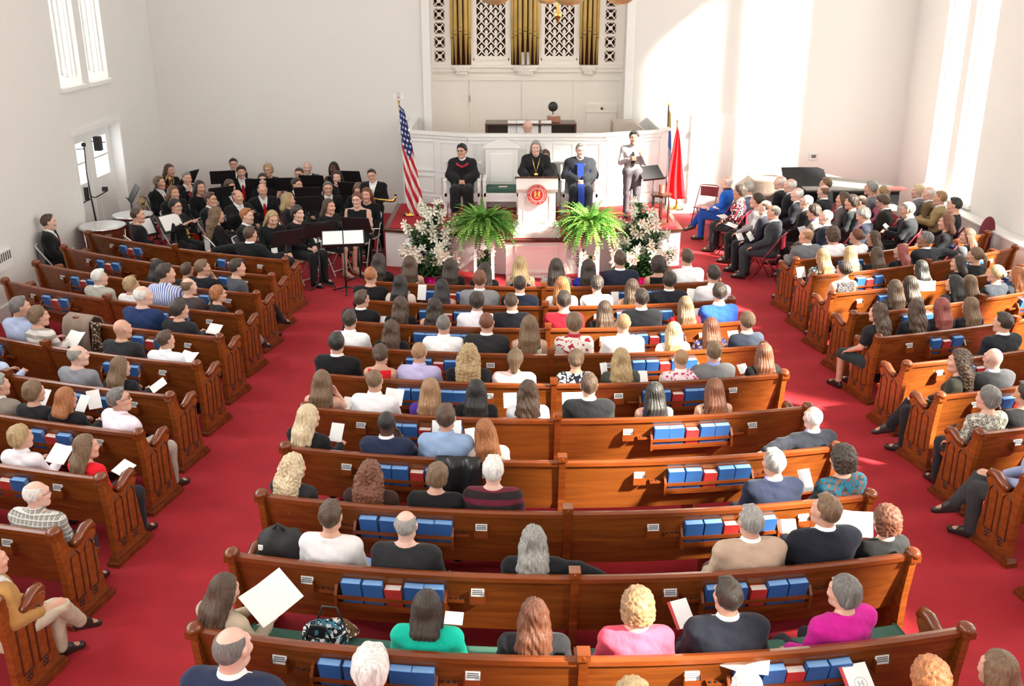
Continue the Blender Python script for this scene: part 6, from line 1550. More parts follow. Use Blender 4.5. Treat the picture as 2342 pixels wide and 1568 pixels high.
# ------------------------------------------------------------------ orchestra on the left
def folding_chair(p, rz, label, mat=None, group='white folding chairs'):
    r_ = empty('folding_chair', p, rz); tag(r_, label, 'chair', group); mt = mat or M_WMET
    def parts():
        out = []
        b = MB(); b.box(-0.20, 0.20, -0.19, 0.21, 0.425, 0.445); out.append(('seat', b.mesh('seat', [None])))
        b = MB(); b.grid([[(x, -0.235 - 0.03 * math.cos(x / 0.2 * 1.4), z) for z in (0.62, 0.66, 0.78, 0.83)] for x in np.linspace(-0.20, 0.20, 9)]); b.grid([[(x, -0.245 - 0.03 * math.cos(x / 0.2 * 1.4), z) for z in (0.62, 0.66, 0.78, 0.83)] for x in np.linspace(0.20, -0.20, 9)]); out.append(('backrest', b.mesh('backrest', [None])))
        for s_ in (-1, 1):
            b = MB(); b.tube([(s_ * 0.215, 0.24, 0.012), (s_ * 0.215, 0.02, 0.44), (s_ * 0.21, -0.24, 0.84), (s_ * 0.16, -0.265, 0.865)], 0.012, 6); out.append(('front_leg', b.mesh('front_leg', [None])))
            b = MB(); b.tube([(s_ * 0.195, -0.25, 0.012), (s_ * 0.195, -0.06, 0.36), (s_ * 0.195, 0.06, 0.44)], 0.011, 6); out.append(('rear_leg', b.mesh('rear_leg', [None])))
        b = MB(); b.tube([(-0.16, -0.265, 0.865), (0.16, -0.265, 0.865)], 0.012, 6); b.tube([(-0.215, 0.21, 0.10), (0.215, 0.21, 0.10)], 0.008, 6); b.tube([(-0.195, -0.22, 0.10), (0.195, -0.22, 0.10)], 0.008, 6); out.append(('rail', b.mesh('rail', [None])))
        return out
    for nm, me in cached('folding_chair', parts): slot(link(nm, me, r_), mt)
    return r_
RED_CH = plain('red_enamel', (0.26, 0.02, 0.035), 0.4)
def faceto(p, q): return math.atan2(-(q[0] - p[0]), q[1] - p[1])
def sitter(u, v, zh, rz, label, hair, top, build='m', chair=None, chair_mat=None, floor_z=0.0, **k):
    """a person on a chair; the head centre is at pixel (u, v), height zh above the floor"""
    p = on_z(u, v, floor_z + zh); sc = zh / 1.223
    h = Vector((math.sin(-rz), math.cos(rz), 0)) * 0.01
    p = Vector((p.x, p.y, floor_z)) - h
    o = person(p, rz, label, build, hair=hair, top=top, scale=sc, **k)
    if chair: folding_chair(p + Vector((-math.sin(rz), math.cos(rz), 0)) * 0.03, rz, chair, chair_mat, 'white folding chairs' if chair_mat is None else 'red folding chairs')
    return o, p
CONDUCT = Vector((-2.6, 15.6, 0))
RT = C3('a8141e')
def pl(u, v, lab, hair, top, build='m', zh=1.22, rz=None, **k):
    p = on_z(u, v, zh); a = faceto(p, CONDUCT) if rz is None else R(rz)
    k.setdefault('shoes', (0.02, 0.02, 0.02)); k.setdefault('bottom', ('trousers', BLK))
    if top[0] == 'jacket': k.setdefault('tie', RT)
    k.setdefault('pose', 'sides')
    return sitter(u, v, zh, a, lab, hair, top, build, 'white folding chair under the ' + SHORT(lab), **k)
def SHORT(l):
    w = l.split()
    if len(w) > 11:
        w = w[:10]
        while w[-1].strip(',') in ('a', 'an', 'and', 'the', 'with', 'of', 'in', 'by', 'on', 'at', 'before', 'behind', 'to', 'holding', 'from', 'far', 'bright', 'dark', 'red', 'over', 'black', 'through'): w.pop()
    return ' '.join(w).rstrip(',')
pl(113, 508, 'man in a black suit and red tie sitting by the left wall', ('short', 'brn'), J(BK), rz=-75, hy=10, skin='p')
pl(316, 492, 'person with cropped brown hair in black beside the timpani', ('buzz', 'brn'), K(BK), rz=-55, hy=-10)
pl(365, 418, 'horn player in a black suit at the far left of the orchestra', ('short', 'lbr'), J(BK), rz=-110, hy=15)
pl(398, 441, 'player with long fair hair in black, left of the orchestra', ('bob', 'lbr'), J(BK))
pl(403, 472, 'woman with dark pinned-up hair and glasses holding a french horn', ('bun', 'blk'), K(BK), 'f', glasses=True, pose='play')
pl(389, 390, 'woman with brown hair playing behind the far left stand', ('mid', 'brn'), K(BK), 'f', rz=-120)
pl(428, 408, 'grey-haired man in a black suit with a hand at his cheek', ('short', 'gry'), J(BK), pose='chin')
pl(458, 429, 'brown-haired woman in black behind the grey-haired man', ('mid', 'dbr'), K(BK), 'f', rz=-130)
pl(483, 456, 'man with glasses and beard in a black suit, orchestra left', ('short', 'brn'), J(BK), rz=-105, glasses=True)
pl(498, 492, 'woman with long curly brown hair in black seen from behind', ('curly', 'lbr'), K(BK), 'f', rz=-60)
pl(534, 376, 'black-haired man with glasses in a red tie, back row of the orchestra', ('short', 'blk'), J(BK), rz=-165, glasses=True)
pl(552, 394, 'dark-haired young man in a black suit before the back row', ('full', 'dbr'), J(BK), rz=-160)
pl(527, 427, 'person with short brown hair in black and a pale collar', ('shortf', 'brn'), J(BK), 'f', rz=-130)
pl(545, 450, 'balding man in a black suit with a silver horn', ('ring', 'lbr'), J(BK), rz=-135, pose='play')
pl(566, 494, 'red-haired young man in a black suit', ('short', 'gin'), J(BK), rz=-100, skin='p')
pl(613, 389, 'short-haired blonde woman in black, back row of the orchestra', ('shortf', 'bln'), T(BK), 'f', rz=-180, glasses=True)
pl(601, 412, 'brown-haired pale woman between two stands', ('mid', 'dbr'), K(BK), 'f', rz=-170, skin='p')
pl(600, 434, 'balding man in a black suit and red tie, centre of the orchestra', ('ring', 'brn'), J(BK), rz=-155, hp=-8)
pl(622, 497, 'blonde woman in black looking down, front of the orchestra', ('mid', 'bln'), K(BK), 'f', rz=-150, hp=-18)
pl(662, 457, 'blonde woman turned away, second row of the orchestra', ('bob', 'bln'), K(BK), 'f', rz=-75)
pl(682, 488, 'woman with short dark hair in black, hands in her lap', ('shortf', 'dbr'), K(BK), 'f', rz=-115, pose='cross', build=None) if False else pl(682, 488, 'woman with short dark hair in black, papers in her lap', ('shortf', 'dbr'), K(BK), 'f', rz=-125, pose='lap', skin='p')
pl(684, 399, 'brown-haired man with glasses in a black suit, orchestra back', ('short', 'brn'), J(BK), rz=-185, glasses=True)
pl(703, 384, 'bald older man in a black suit, back row of the orchestra', ('ring', 'wht'), J(BK), rz=-185, skin='p')
pl(678, 423, 'dark-haired bearded man in a black suit looking aside', ('short', 'dbr'), J(BK), rz=-150, hy=30)
pl(750, 431, 'grey-haired man with glasses in a black suit and red tie', ('short', 'sgr'), J(BK), rz=-165, glasses=True)
pl(763, 385, 'dark-skinned woman in sleeveless black, back row of the orchestra', ('mid', 'blk'), A(BK), 'f', rz=-185, skin='d')
pl(771, 406, 'pale dark-haired woman in black behind a stand', ('mid', 'dbr'), K(BK), 'f', rz=-185, skin='p')
pl(754, 472, 'woman with very long brown hair and bare legs in black', ('longer', 'brn'), K(BK), 'f', rz=-125, bottom=('skirt', BLK), shoes=(0.45, 0.30, 0.22))
pl(816, 457, 'woman with hair pinned up and glasses in a low-necked black top', ('bun', 'aub'), A(BK), 'w', rz=-190, glasses=True, skin='p', pose='lap')
pl(838, 446, 'woman with long reddish brown hair behind the flautist', ('mid', 'aub'), K(BK), 'f', rz=-190)
pl(821, 430, 'fair-haired woman looking down behind the flautist', ('mid', 'lbr'), K(BK), 'f', rz=-180, hp=-25)
# standing saxophonist
p = on_z(868, 560, 0.0); q = on_y(852, 402, 19.1); zs_ = q.z / 1.62
SAXP = Vector((q.x, 19.15, 0))
person(SAXP, R(-185), 'man standing with a black suit, bow tie and red pocket square', 'm', 'w', ('short', 'dbr'), J(BK), 'sax', hr=8, scale=zs_, bottom=('trousers', BLK), tie=None, glasses=True, shoes=(0.02, 0.02, 0.02), hp=-5)

# music stands of the orchestra
def st_at(u, v, rz, label, h=1.0, zc=None, w=0.52, tilt=1.05, sheet=None):
    zc = zc or (h + 0.14); p = on_z(u, v, zc); r_, Mw = music_stand(Vector((p.x, p.y, 0)), R(rz if sheet else rz + 180), label, h, tilt, w); 
    if sheet: sheet_on(Mw, 0, 0.15, 0.42, 0.28, sheet)
    return Mw
for a in ((297, 440, 118, 'black music stand leaning at the far left of the orchestra'), (345, 428, 105, 'black music stand between the horn player and the far left stand'), (425, 404, 70, 'black music stand before the woman at the back left', 1.05), (510, 402, 15, 'black music stand before the black-haired man in glasses', 1.05),
          (500, 440, 40, 'black music stand beside the bearded man with glasses'), (592, 420, 10, 'black music stand before the pale brown-haired woman'), (645, 418, 5, 'black music stand left of the bearded man looking aside'), (716, 412, -5, 'black music stand before the bald older man'), (705, 440, 5, 'black music stand beside the grey-haired man with glasses'),
          (806, 428, -10, 'black music stand behind the fair-haired woman looking down'), (800, 402, -8, 'black music stand left of the standing saxophonist', 1.05), (698, 462, 20, 'black music stand right of the second-row blonde'), (652, 540, 35, 'black music stand before the blonde looking down', 0.92), (725, 520, 30, 'black music stand before the long-haired bare-legged woman', 0.92),
          (818, 510, -12, 'black music stand with red-edged folder before the flautist', 0.90)):
    st_at(*a)
st_at(398, 508, 60, 'black music stand with a white page before the french horn', 0.85, sheet='white music page on the stand before the french horn')
st_at(332, 520, 55, 'black music stand with a white page before the cropped-haired player', 0.80, sheet='white music page on the stand before the cropped-haired player')
# conductor's stand: a double-width desk with two white pages, seen from behind the conductor
p = on_z(775, 535, 1.0); r_, Mw = music_stand(Vector((p.x + 0.08, p.y - 0.05, 0)), R(10), 'wide black conductor stand holding two bright white pages', 0.82, 0.72, 0.72, lean=0)
for x, lab in ((-0.18, 'left white page on the wide conductor stand'), (0.17, 'right white page on the wide conductor stand')): 
    sheet_on(Mw, x, 0.155, 0.33, 0.27, lab)

# timpani
def timpani(u, v, zt, rad, label):
    p = on_z(u, v, zt); t = empty('timpani', (p.x, p.y, 0)); tag(t, label, 'drum', 'copper timpani')
    b = MB(); b.lathe([(0.02, 0.22), (rad * 0.5, 0.28), (rad * 0.86, 0.46), (rad, zt - 0.05), (rad, zt - 0.03)], seg=28); b.build('bowl', plain('copper', (0.42, 0.15, 0.07), 0.3, 0.75, var=0.2), t)
    b = MB(); b.lathe([(rad * 1.04, zt - 0.05), (rad * 1.04, zt - 0.005), (rad * 0.99, zt)], seg=28); b.build('rim', M_SILVER, t)
    b = MB(); b.lathe([(rad * 0.985, zt - 0.01), (rad * 0.985, zt + 0.001)], seg=28, smooth=False); b.build('drumhead', plain('drum_skin', (0.72, 0.72, 0.72), 0.18), t)
    for k in range(3):
        a = 2 * PI * k / 3; b = MB(); b.tube([(rad * math.cos(a), rad * math.sin(a), zt - 0.08), (rad * 0.95 * math.cos(a), rad * 0.95 * math.sin(a), 0.3), (rad * 0.6 * math.cos(a), rad * 0.6 * math.sin(a), 0.02)], 0.014, 6); b.build('leg', M_SILVER, t)
timpani(234, 514, 0.82, 0.40, 'large copper timpani with a shiny white head by the door'); timpani(303, 489, 0.82, 0.37, 'second copper timpani behind the cropped-haired player')
# tall boom stand by the door
p = on_z(214, 512, 0.75); s_ = empty('boom_stand', (p.x - 0.05, p.y + 0.35, 0)); tag(s_, 'tall thin black stand with crossbars before the white door', 'stand')
B0 = s_.location
def at(u, v): q = on_y(u, v, B0.y); return (q.x - B0.x, 0, q.z)
b = MB(); b.tube([(0, 0, 0.05), at(206, 440), at(198, 395), at(192, 330)], [0.018, 0.015, 0.012, 0.010], 6); b.build('pole', M_BLACK, s_)
for nm, a, c, r0 in (('crossbar', at(186, 466), at(206, 455), 0.012), ('crossbar', at(206, 448), at(218, 452), 0.010), ('crossbar', at(218, 452), at(246, 436), 0.012), ('crossbar', at(165, 342), at(194, 340), 0.010), ('crossbar', at(209, 323), at(241, 325), 0.010)):
    b = MB(); b.tube([a, c], r0, 6); b.build(nm, M_BLACK, s_)
for a, sz in ((at(198, 443), (0.07, 0.07, 0.26)), (at(224, 328), (0.13, 0.12, 0.26)), (at(191, 331), (0.07, 0.06, 0.07)), (at(240, 432), (0.10, 0.06, 0.09))):
    b = MB(); b.cbox(a, sz); bevel(b.build('clamp', M_BLACK, s_), 0.01)
for k in range(3):
    a = 2 * PI * k / 3; b = MB(); b.tube([(0, 0, 0.16), (0.35 * math.cos(a), 0.35 * math.sin(a), 0.012)], 0.012, 6); b.build('leg', M_BLACK, s_)

# instruments
def horn(p, label, rz, sc=1.0, bell=True):
    h = empty('french_horn', p, rz); tag(h, label, 'horn', 'brass horns'); h.scale = (sc,) * 3
    b = MB(); b.tube([(0.15 * math.cos(t) * (1 - 0.03 * t), 0.012 * t, 0.15 * math.sin(t) * (1 - 0.03 * t)) for t in np.linspace(0, 12, 70)], 0.0095, 6); b.build('tubing', M_BRASS, h)
    for k in range(3): b = MB(); b.lathe([(0.016, -0.05), (0.016, 0.05)], (-0.03 + 0.035 * k, 0.06, 0.0), 8); b.build('valve', M_BRASS, h)
    b = MB(); b.M = Matrix.Translation((0.12, 0.10, -0.12)) @ Matrix.Rotation(2.2, 4, 'Y'); b.lathe([(0.012, -0.12), (0.02, 0.0), (0.05, 0.08), (0.145, 0.14), (0.14, 0.142), (0.045, 0.085), (0.0, 0.03)], seg=20); b.build('bell', M_BRASS, h)
p = on_z(410, 514, 0.80); horn(p, 'brass french horn held by the woman with glasses', R(-60), 1.15)
p = on_z(384, 411, 1.1); horn(p, 'brass horn coils beside the far left horn player', R(-90), 0.8)
p = on_z(322, 463, 0.85); horn(p, 'golden horn bell under the far left stand', R(-100), 0.9)
p = on_z(300, 545, 0.62); horn(p, 'golden horn in the lap of the cropped-haired player', R(-60), 0.85)
p = on_z(549, 466, 0.85); horn(p, 'silver-tinted horn held by the balding man', R(-120), 0.75)
p = on_y(877, 458, 18.85); sx = empty('saxophone', p); tag(sx, 'golden saxophone held level by the standing man', 'saxophone')
b = MB(); b.tube([(-0.30, 0.05, 0.05), (-0.1, 0, 0.015), (0.14, 0, -0.01), (0.20, 0, 0.0), (0.235, 0, 0.06), (0.235, 0, 0.09)], [0.02, 0.024, 0.028, 0.03, 0.022, 0.02], 10); b.build('body', M_BRASS, sx)
b = MB(); b.tube([(0.235, 0, 0.09), (0.235, 0, 0.115)], [0.024, 0.03], 10); b.build('mouthpiece', M_BLACK, sx)
for k in range(6): b = MB(); b.ball((-0.2 + 0.055 * k, -0.028, 0.03 - 0.004 * k), (0.014, 0.006, 0.014), 8); b.build('key', M_BRASS, sx)
a, c = on_z(752, 523, 0.80), on_z(870, 523, 0.80); b = MB(); mid = (a + c) / 2; b.tube([a - mid, c - mid], 0.012, 8)
fl_ = b.build('flute', M_SILVER, None, mid); tag(fl_, 'silver flute held level by the woman in the low-necked top', 'flute')
# black coat and case left on the empty left pews
b = MB(); P = []
for i in range(13):
    x = -7.25 + i * 0.14; row_ = []
    for j in range(9):
        o = 0.10 + j * 0.055; q, th = pt('L', 2, x, o); hgt = 0.46 + 0.13 * math.sin(PI * j / 8) * (1 - ((i - 4) / 9) ** 2) + 0.015 * math.sin(i * 2.1 + j * 1.7); row_.append((q.x, q.y, max(0.462, hgt)))
    P.append(row_)
b.grid(P[::-1]); o = b.build('folded_coat', cloth((0.02, 0.02, 0.022))); o.modifiers.new('thick', 'SOLIDIFY').thickness = 0.02; tag(o, 'black coat laid along the empty second left-block pew', 'coat')

# ------------------------------------------------------------------ faculty seats on the right
def fc(u, v, lab, hair, top, build='m', zh=1.22, rz=62, **k):
    k.setdefault('shoes', (0.02, 0.015, 0.012)); k.setdefault('pose', 'sides'); k.setdefault('bottom', ('trousers', C3('2a2a30')))
    return sitter(u, v, zh, R(rz), lab, hair, top, build, 'red folding chair under the ' + SHORT(lab), RED_CH, **k)
fc(1661, 416, 'white-haired man in a bright blue and black gown at the far end', ('ring', 'wht'), K('1f5cc0'), bottom=('trousers', C3('1b3f8c')), pose='cross', skin='p', shirt=(0.02, 0.02, 0.03))
fc(1690, 438, 'dark-haired woman in a red and black-white patterned jacket', ('shortf', 'dbr'), K('2a1c1e', 'floral', (0.65, 0.6, 0.55), (0.35, 0.02, 0.05)), 'f', skin='t')
fc(1709, 432, 'grey-haired man with glasses in a navy suit and khaki trousers', ('short', 'gry'), J('25283a'), 'b', bottom=('trousers', C3('8a7468')), skin='p', glasses=True, tie=(0.2, 0.2, 0.35))
fc(1729, 458, 'woman with tied-back brown hair in a light grey sweater', ('pony', 'dbr'), K('98969a'), 'f', bottom=('trousers', BLK))
fc(1748, 474, 'bald man half hidden behind the red-tied man in charcoal', ('ring', 'brn'), J('2b2c38'), skin='p')
fc(1768, 486, 'grey-haired man in charcoal with a red tie, nearest in the faculty seats', ('ring', 'sgr'), J('3a3e44'), tie=(0.4, 0.05, 0.03), bottom=('trousers', C3('3a3e44')))
fc(1783, 417, 'bald man in a dark suit and red tie before the piano', ('ring', 'wht'), J('22222a'), tie=RT, skin='p', zh=1.27)
fc(1806, 424, 'man with a brilliantly sunlit white head before the piano', ('ring', 'wht'), J('26262e'), skin='p', zh=1.27)
fc(1822, 444, 'white-haired man in a dark suit with a crimson tie', ('ring', 'wht'), J('22252f'), tie=C3('8a2038'), skin='p')
fc(1843, 461, 'white-haired man with glasses in black with a bright red tie', ('ring', 'wht'), J('1c1c20'), 'b', tie=C3('b01820'), glasses=True, skin='p')
fc(1864, 484, 'dark-haired woman in grey over violet looking down', ('shortf', 'dbr'), J('7c7672'), 'f', shirt=(0.2, 0.16, 0.5), hp=-15)
fc(1887, 496, 'white-haired bearded man in a navy suit and dark red tie', ('ring', 'wht'), J('22283a'), tie=C3('5a1020'), skin='p')
fc(1887, 421, 'grey-brown haired man in a dark jacket at the back', ('short', 'lbr'), J('2c2c30'), rz=60)
fc(1882, 438, 'bald man in a dark suit and red tie facing the stage', ('ring', 'lbr'), J('24262c'), tie=RT, skin='p', rz=45)
fc(1926, 455, 'woman with long brown hair in a grey jacket, faculty seats', ('mid', 'brn'), J('5e5a5c'), 'f')
fc(1946, 462, 'dark-haired person in a dark green jacket', ('shortf', 'dbr'), K('22282a'), 'f')
fc(1967, 462, 'balding bearded man in a dark suit with a grey scarf', ('ring', 'brn'), J('2a2c38'), 'b', shirt=(0.35, 0.35, 0.35))
fc(1979, 490, 'grey-haired person bowed forward in navy', ('shortf', 'gry'), J('252a38'), 'f', hp=-22)
fc(1990, 430, 'grey-haired man in a blue-grey sweater against the grand piano', ('full', 'gry'), K('6c7280'), zh=1.27)
fc(2017, 442, 'fair-haired woman in pink at the piano', ('shortf', 'fair'), K('d0708c'), 'f')
fc(2023, 460, 'brown-haired man in a black jacket looking down', ('full', 'brn'), J('26241f'), hp=-20)
fc(2078, 479, 'grey-haired man in a black jacket over white reading papers', ('short', 'gry'), J('1f2126'), 'b', shirt=(0.6, 0.58, 0.52), pose='read', hp=-10, bottom=('trousers', BLK))
fc(2098, 437, 'white-haired man in a grey jacket below the window', ('full', 'plt'), J('6e7078'), skin='p')
fc(2123, 442, 'pink-faced bald man in a brown jacket below the window', ('ring', 'wht'), J('6b5a40'), skin='p')
fc(2148, 453, 'fair-haired man in a tan jacket with a blue tie', ('short', 'fair'), J('a08a60'), tie=C3('5a6a90'), pose='read')
fc(2181, 469, 'dark-haired man in black beside the radiator cover', ('short', 'blk'), K('1f2126'), zh=1.27)
fc(2162, 508, 'auburn-haired woman in black leaning forward', ('bob', 'aub'), K('1f1f23'), 'f', pose='read')
p = on_z(1613, 455, 0.6); folding_chair(Vector((p.x, p.y, 0)), R(150), 'empty red folding chair against the bright back wall', RED_CH, 'red folding chairs')
p = on_z(2238, 535, 0.75); dc = empty('side_chair', (7.95, p.y, 0), R(30)); dc.scale = (0.8, 0.8, 0.95); dc.location.x = min(7.9, p.x); tag(dc, 'dark red chair with a rounded back against the right wall', 'chair')
b = MB(); b.prism([(0.26 * math.cos(t), 0.86 + 0.30 * math.sin(t)) for t in np.linspace(0, PI, 15)] + [(-0.20, 0.50), (0.20, 0.50)], -0.24, -0.19, axis='y'); bevel(b.build('backrest', plain('maroon_cloth', (0.16, 0.012, 0.03), 0.7), dc), 0.02)
b = MB(); b.box(-0.24, 0.24, -0.20, 0.24, 0.42, 0.48); bevel(b.build('seat', plain('maroon_cloth', (0.16, 0.012, 0.03), 0.7), dc), 0.02)
for x in (-0.2, 0.2):
    for y in (-0.2, 0.2): b = MB(); b.cbox((x, y, 0.21), (0.035, 0.035, 0.42)); b.build('leg', M_DARKW, dc)
# pianos against the back wall
def grand(p, rz, label, body, lid, open_=False, L=1.7, W=1.45):
    g = empty('grand_piano', p, rz); tag(g, label, 'piano')
    out = [(-W / 2, 0), (W / 2, 0), (W / 2, 0.55), (W * 0.40, 0.85), (W * 0.15, 1.15), (W * 0.02, L * 0.92), (-W * 0.15, L), (-W * 0.42, L * 0.98), (-W / 2, L * 0.85)]
    b = MB(); b.prism(out, 0.58, 0.98, axis='z'); bevel(b.build('case', body, g), 0.01)
    if open_:
        b = MB(); b.M = Matrix.Translation((W / 2, 0, 0.99)) @ Matrix.Rotation(R(42), 4, 'Y') @ Matrix.Translation((-W / 2, 0, 0)); b.prism([(x * 1.02, y) for x, y in out], 0, 0.03, axis='z'); b.build('lid', lid, g)
    else: b = MB(); b.prism([(x * 1.03, y * 1.02) for x, y in out], 0.985, 1.03, axis='z'); bevel(b.build('lid', lid, g), 0.015)
    b = MB(); b.box(-W / 2 + 0.08, W / 2 - 0.08, -0.16, 0.0, 0.62, 0.72); b.build('keyboard', plain('ivory', (0.72, 0.70, 0.64), 0.4), g)
    for x, y in ((-W / 2 + 0.12, 0.15), (W / 2 - 0.12, 0.15), (-W * 0.25, L * 0.85)): b = MB(); b.lathe([(0.05, 0), (0.04, 0.1), (0.065, 0.56)], (x, y, 0), 10); b.build('leg', body, g)
    return g
M_GRAND = plain('piano_black', (0.012, 0.012, 0.014), 0.18); M_BROWNP = wood('piano_brown', (0.11, 0.03, 0.012), (0.28, 0.09, 0.03), 0.25)
p = on_z(1830, 415, 1.1); grand(Vector((on_y(1792, 430, 20.6).x, 20.75, 0)), R(-90), 'brown grand piano with a raised black lid at the back wall', M_BROWNP, M_GRAND, True, 1.05, 0.85).scale = (0.86,) * 3
p = on_z(1990, 415, 1.05); grand(Vector((6.55, 20.2, 0)), R(0), 'black grand piano with a grey covered lid in the right corner', M_GRAND, plain('grey_cover', (0.30, 0.28, 0.26), 0.8), False, 1.9, 1.9)
us = empty('covered_instrument', (on_y(1742, 430, 21.75).x, 21.75, 0)); tag(us, 'instrument under a taupe cover left of the brown grand piano', 'piano')
b = MB(); b.prism([(-0.50, 0.0), (0.50, 0.0), (0.50, 1.05), (0.40, 1.10), (-0.20, 1.10), (-0.50, 0.84)], -0.35, 0.45, axis='y'); us.scale = (1, 1, 0.9); bevel(b.build('cover', cloth(C3('8a7a72')), us), 0.03)
bk = empty('red_folder', on_z(2050, 432, 1.032)); tag(bk, 'red folder lying on the covered piano below the window', 'folder'); b = MB(); b.cbox((0, 0, 0.015), (0.34, 0.24, 0.03)); b.build('folder', M_REDB, bk)

# ------------------------------------------------------------------ people on the stage
def stage_sit(u, v, y, lab, hair, robe, trim, build='m', rz=180, **k):
    q = on_y(u, v, y); sc = (q.z - SZ) / 1.223; p = Vector((q.x, y - 0.02, SZ))
    o = person(p, R(rz), lab, build, hair=hair, top=robe, scale=sc, robe_trim=trim, **k)
    armchair(p.x, y + 0.02, 'white stage armchair under the ' + SHORT(lab), False, 0.0, 0.92); return o
stage_sit(1057, 345, 19.42, 'dark-haired man in a black gown with a red hood, hands clasped', ('full', 'blk'), ('robe', BLK), (0.45, 0.02, 0.04), pose='clasp', hy=-18, shoes=(0.12, 0.05, 0.03), shirt=(0.8, 0.8, 0.82), skin='w', glasses=True, bottom=('trousers', BLK))
stage_sit(1327, 344, 19.35, 'grey-haired man with glasses in a blue and black gown', ('short', 'gry'), ('robe', (0.02, 0.022, 0.03), 'panels'), (0.02, 0.05, 0.32), 'b', pose='clasp', hy=10, shoes=(0.02, 0.02, 0.02), shirt=(0.78, 0.76, 0.8), glasses=True, skin='p', bottom=('trousers', BLK))
stage_sit(1247, 357, 19.42, 'auburn-haired person in black half hidden behind the speaker', ('shortf', 'brn'), ('robe', BLK), None, 'f', pose='clasp', shirt=None, bottom=('trousers', BLK))
# blue velvet front panels and sleeve bars of the blue gown are cloth strips on the gown
gw = [o for o in COL.objects if o.name.startswith('person') and 'blue and black gown' in o.get('label', '')][0] if False else None
q = on_y(1226, 337, 18.05); spk = person(Vector((q.x, 18.05, SZ)), R(180), 'grey-haired speaker in a black gown with a gold medallion at the pulpit', 'w', 'p', ('bob', 'gry'), ('robe', BLK), 'speak', hy=-6, hp=-6, scale=(q.z - SZ) / 1.623, shirt=None, shoes=(0.02, 0.02, 0.02))
b = MB(); zc_ = 1.42; b.tube([(-0.075, 0.095, zc_ + 0.02), (-0.05, 0.165, zc_ - 0.09), (0.0, 0.208, zc_ - 0.27), (0.05, 0.165, zc_ - 0.09), (0.075, 0.095, zc_ + 0.02)], 0.009, 6); md = b.build('chain', M_BRASS, spk)
b = MB(); b.M = Matrix.Translation((0, 0.212, zc_ - 0.31)) @ Matrix.Rotation(PI / 2, 4, 'X'); b.lathe([(0.045, -0.006), (0.048, 0), (0.045, 0.006)], seg=18); b.build('medallion', M_BRASS, spk)
q = on_y(1450, 315, 19.0); person(Vector((q.x, 19.0, SZ)), R(172), 'bearded interpreter standing in a light grey shirt and dark tie', 'm', 't', ('full', 'blk'), S('a49da0'), 'sign', scale=(q.z - SZ) / 1.623, tie=(0.012, 0.012, 0.016), bottom=('trousers', C3('57525a')), shoes=(0.05, 0.045, 0.05), shirt=WHITE)
q = on_y(1207, 291, 20.95); sc = (q.z - 0.82) / 1.223; person(Vector((q.x, 20.97, 0.82)), 0.0, 'bald organist seen from behind over the loft parapet', 'm', 'p', ('bald', 'brn'), J(BK), 'read', scale=sc)
ob = empty('organ_bench', (q.x, 20.98, 0.82)); tag(ob, 'wooden bench under the organist behind the parapet', 'bench'); b = MB(); b.box(-0.5, 0.5, -0.16, 0.16, 0.40, 0.45); b.build('seat', M_DARKW, ob)
for x in (-0.42, 0.42): b = MB(); b.box(x - 0.03, x + 0.03, -0.14, 0.14, 0, 0.4); b.build('leg', M_DARKW, ob)

# ------------------------------------------------------------------ programmes, bags, coats
def paper(u, v, z, label, w=0.15, h=0.22, rz=0, tilt=35, open_=False, red=False, tw=0):
    p = on_z(u, v, z); r_ = empty('programme', p); r_.rotation_euler = (R(tilt), R(tw), R(rz)); tag(r_, label, 'programme', 'printed programmes')
    b = MB()
    if open_:
        b.grid([[(x, y, 0.22 * w * (abs(x) / w) ** 0.9 + 0.004) for y in (-h / 2, 0, h / 2)] for x in np.linspace(-w, w, 9)]); b.grid([[(x, y, 0.22 * w * (abs(x) / w) ** 0.9) for y in (-h / 2, 0, h / 2)] for x in np.linspace(w, -w, 9)])
    else: b.cbox((0, 0, 0), (w, h, 0.006))
    b.build('pages', M_PAPER, r_)
    if red: b = MB(); b.cbox((-w / 2 - 0.008, 0, -0.001), (0.03, h, 0.007)); b.build('spine', M_REDB, r_)
    return r_
paper(614, 1372, 0.86, 'large open white programme held by the woman in the beige coat', 0.21, 0.27, 62, 40, True)
paper(490, 752, 0.80, 'white sheet held by the dark-haired person in black, fifth left-block pew', 0.20, 0.15, -25, 40)
paper(172, 776, 0.78, 'open programme held by the woman in the striped sweater', 0.12, 0.22, -25, 40, True)
paper(432, 818, 0.78, 'open booklet held by the brown-haired boy in white', 0.11, 0.17, -25, 30, True)
paper(365, 885, 0.76, 'open booklet on the lap of the long-haired woman in black', 0.11, 0.18, -60, 30, True)
paper(100, 908, 0.84, 'white booklet before the woman in the leather jacket', 0.12, 0.18, -20, 50)
paper(189, 922, 0.84, 'white booklet before the woman with the auburn bob', 0.12, 0.18, -20, 50)
paper(215, 913, 0.80, 'printed leaflet tucked in the rack before the man in pale pink', 0.13, 0.2, 30, 60)
paper(140, 1040, 0.78, 'open booklet held by the blonde woman in white', 0.11, 0.2, -20, 35, True)
paper(283, 1070, 0.74, 'white booklet on the lap of the woman in red', 0.2, 0.16, -40, 25)
paper(770, 988, 0.84, 'folded programme held by the platinum blonde woman', 0.13, 0.18, -15, 55)
paper(1022, 985, 0.88, 'open programme held by the man in the light blue shirt', 0.14, 0.20, 0, 60, True)
paper(903, 908, 0.86, 'open programme beside the man in the sixth-pew white shirt', 0.10, 0.18, -15, 55, True)
paper(1167, 915, 0.84, 'white programme before the wavy-haired woman in white', 0.14, 0.16, 5, 60)
paper(1312, 913, 0.86, 'wide white programme held by the man in the black suit', 0.24, 0.15, 4, 60)
paper(1078, 1002, 0.82, 'white programme beside the woman in the cream jacket', 0.10, 0.2, 20, 55)
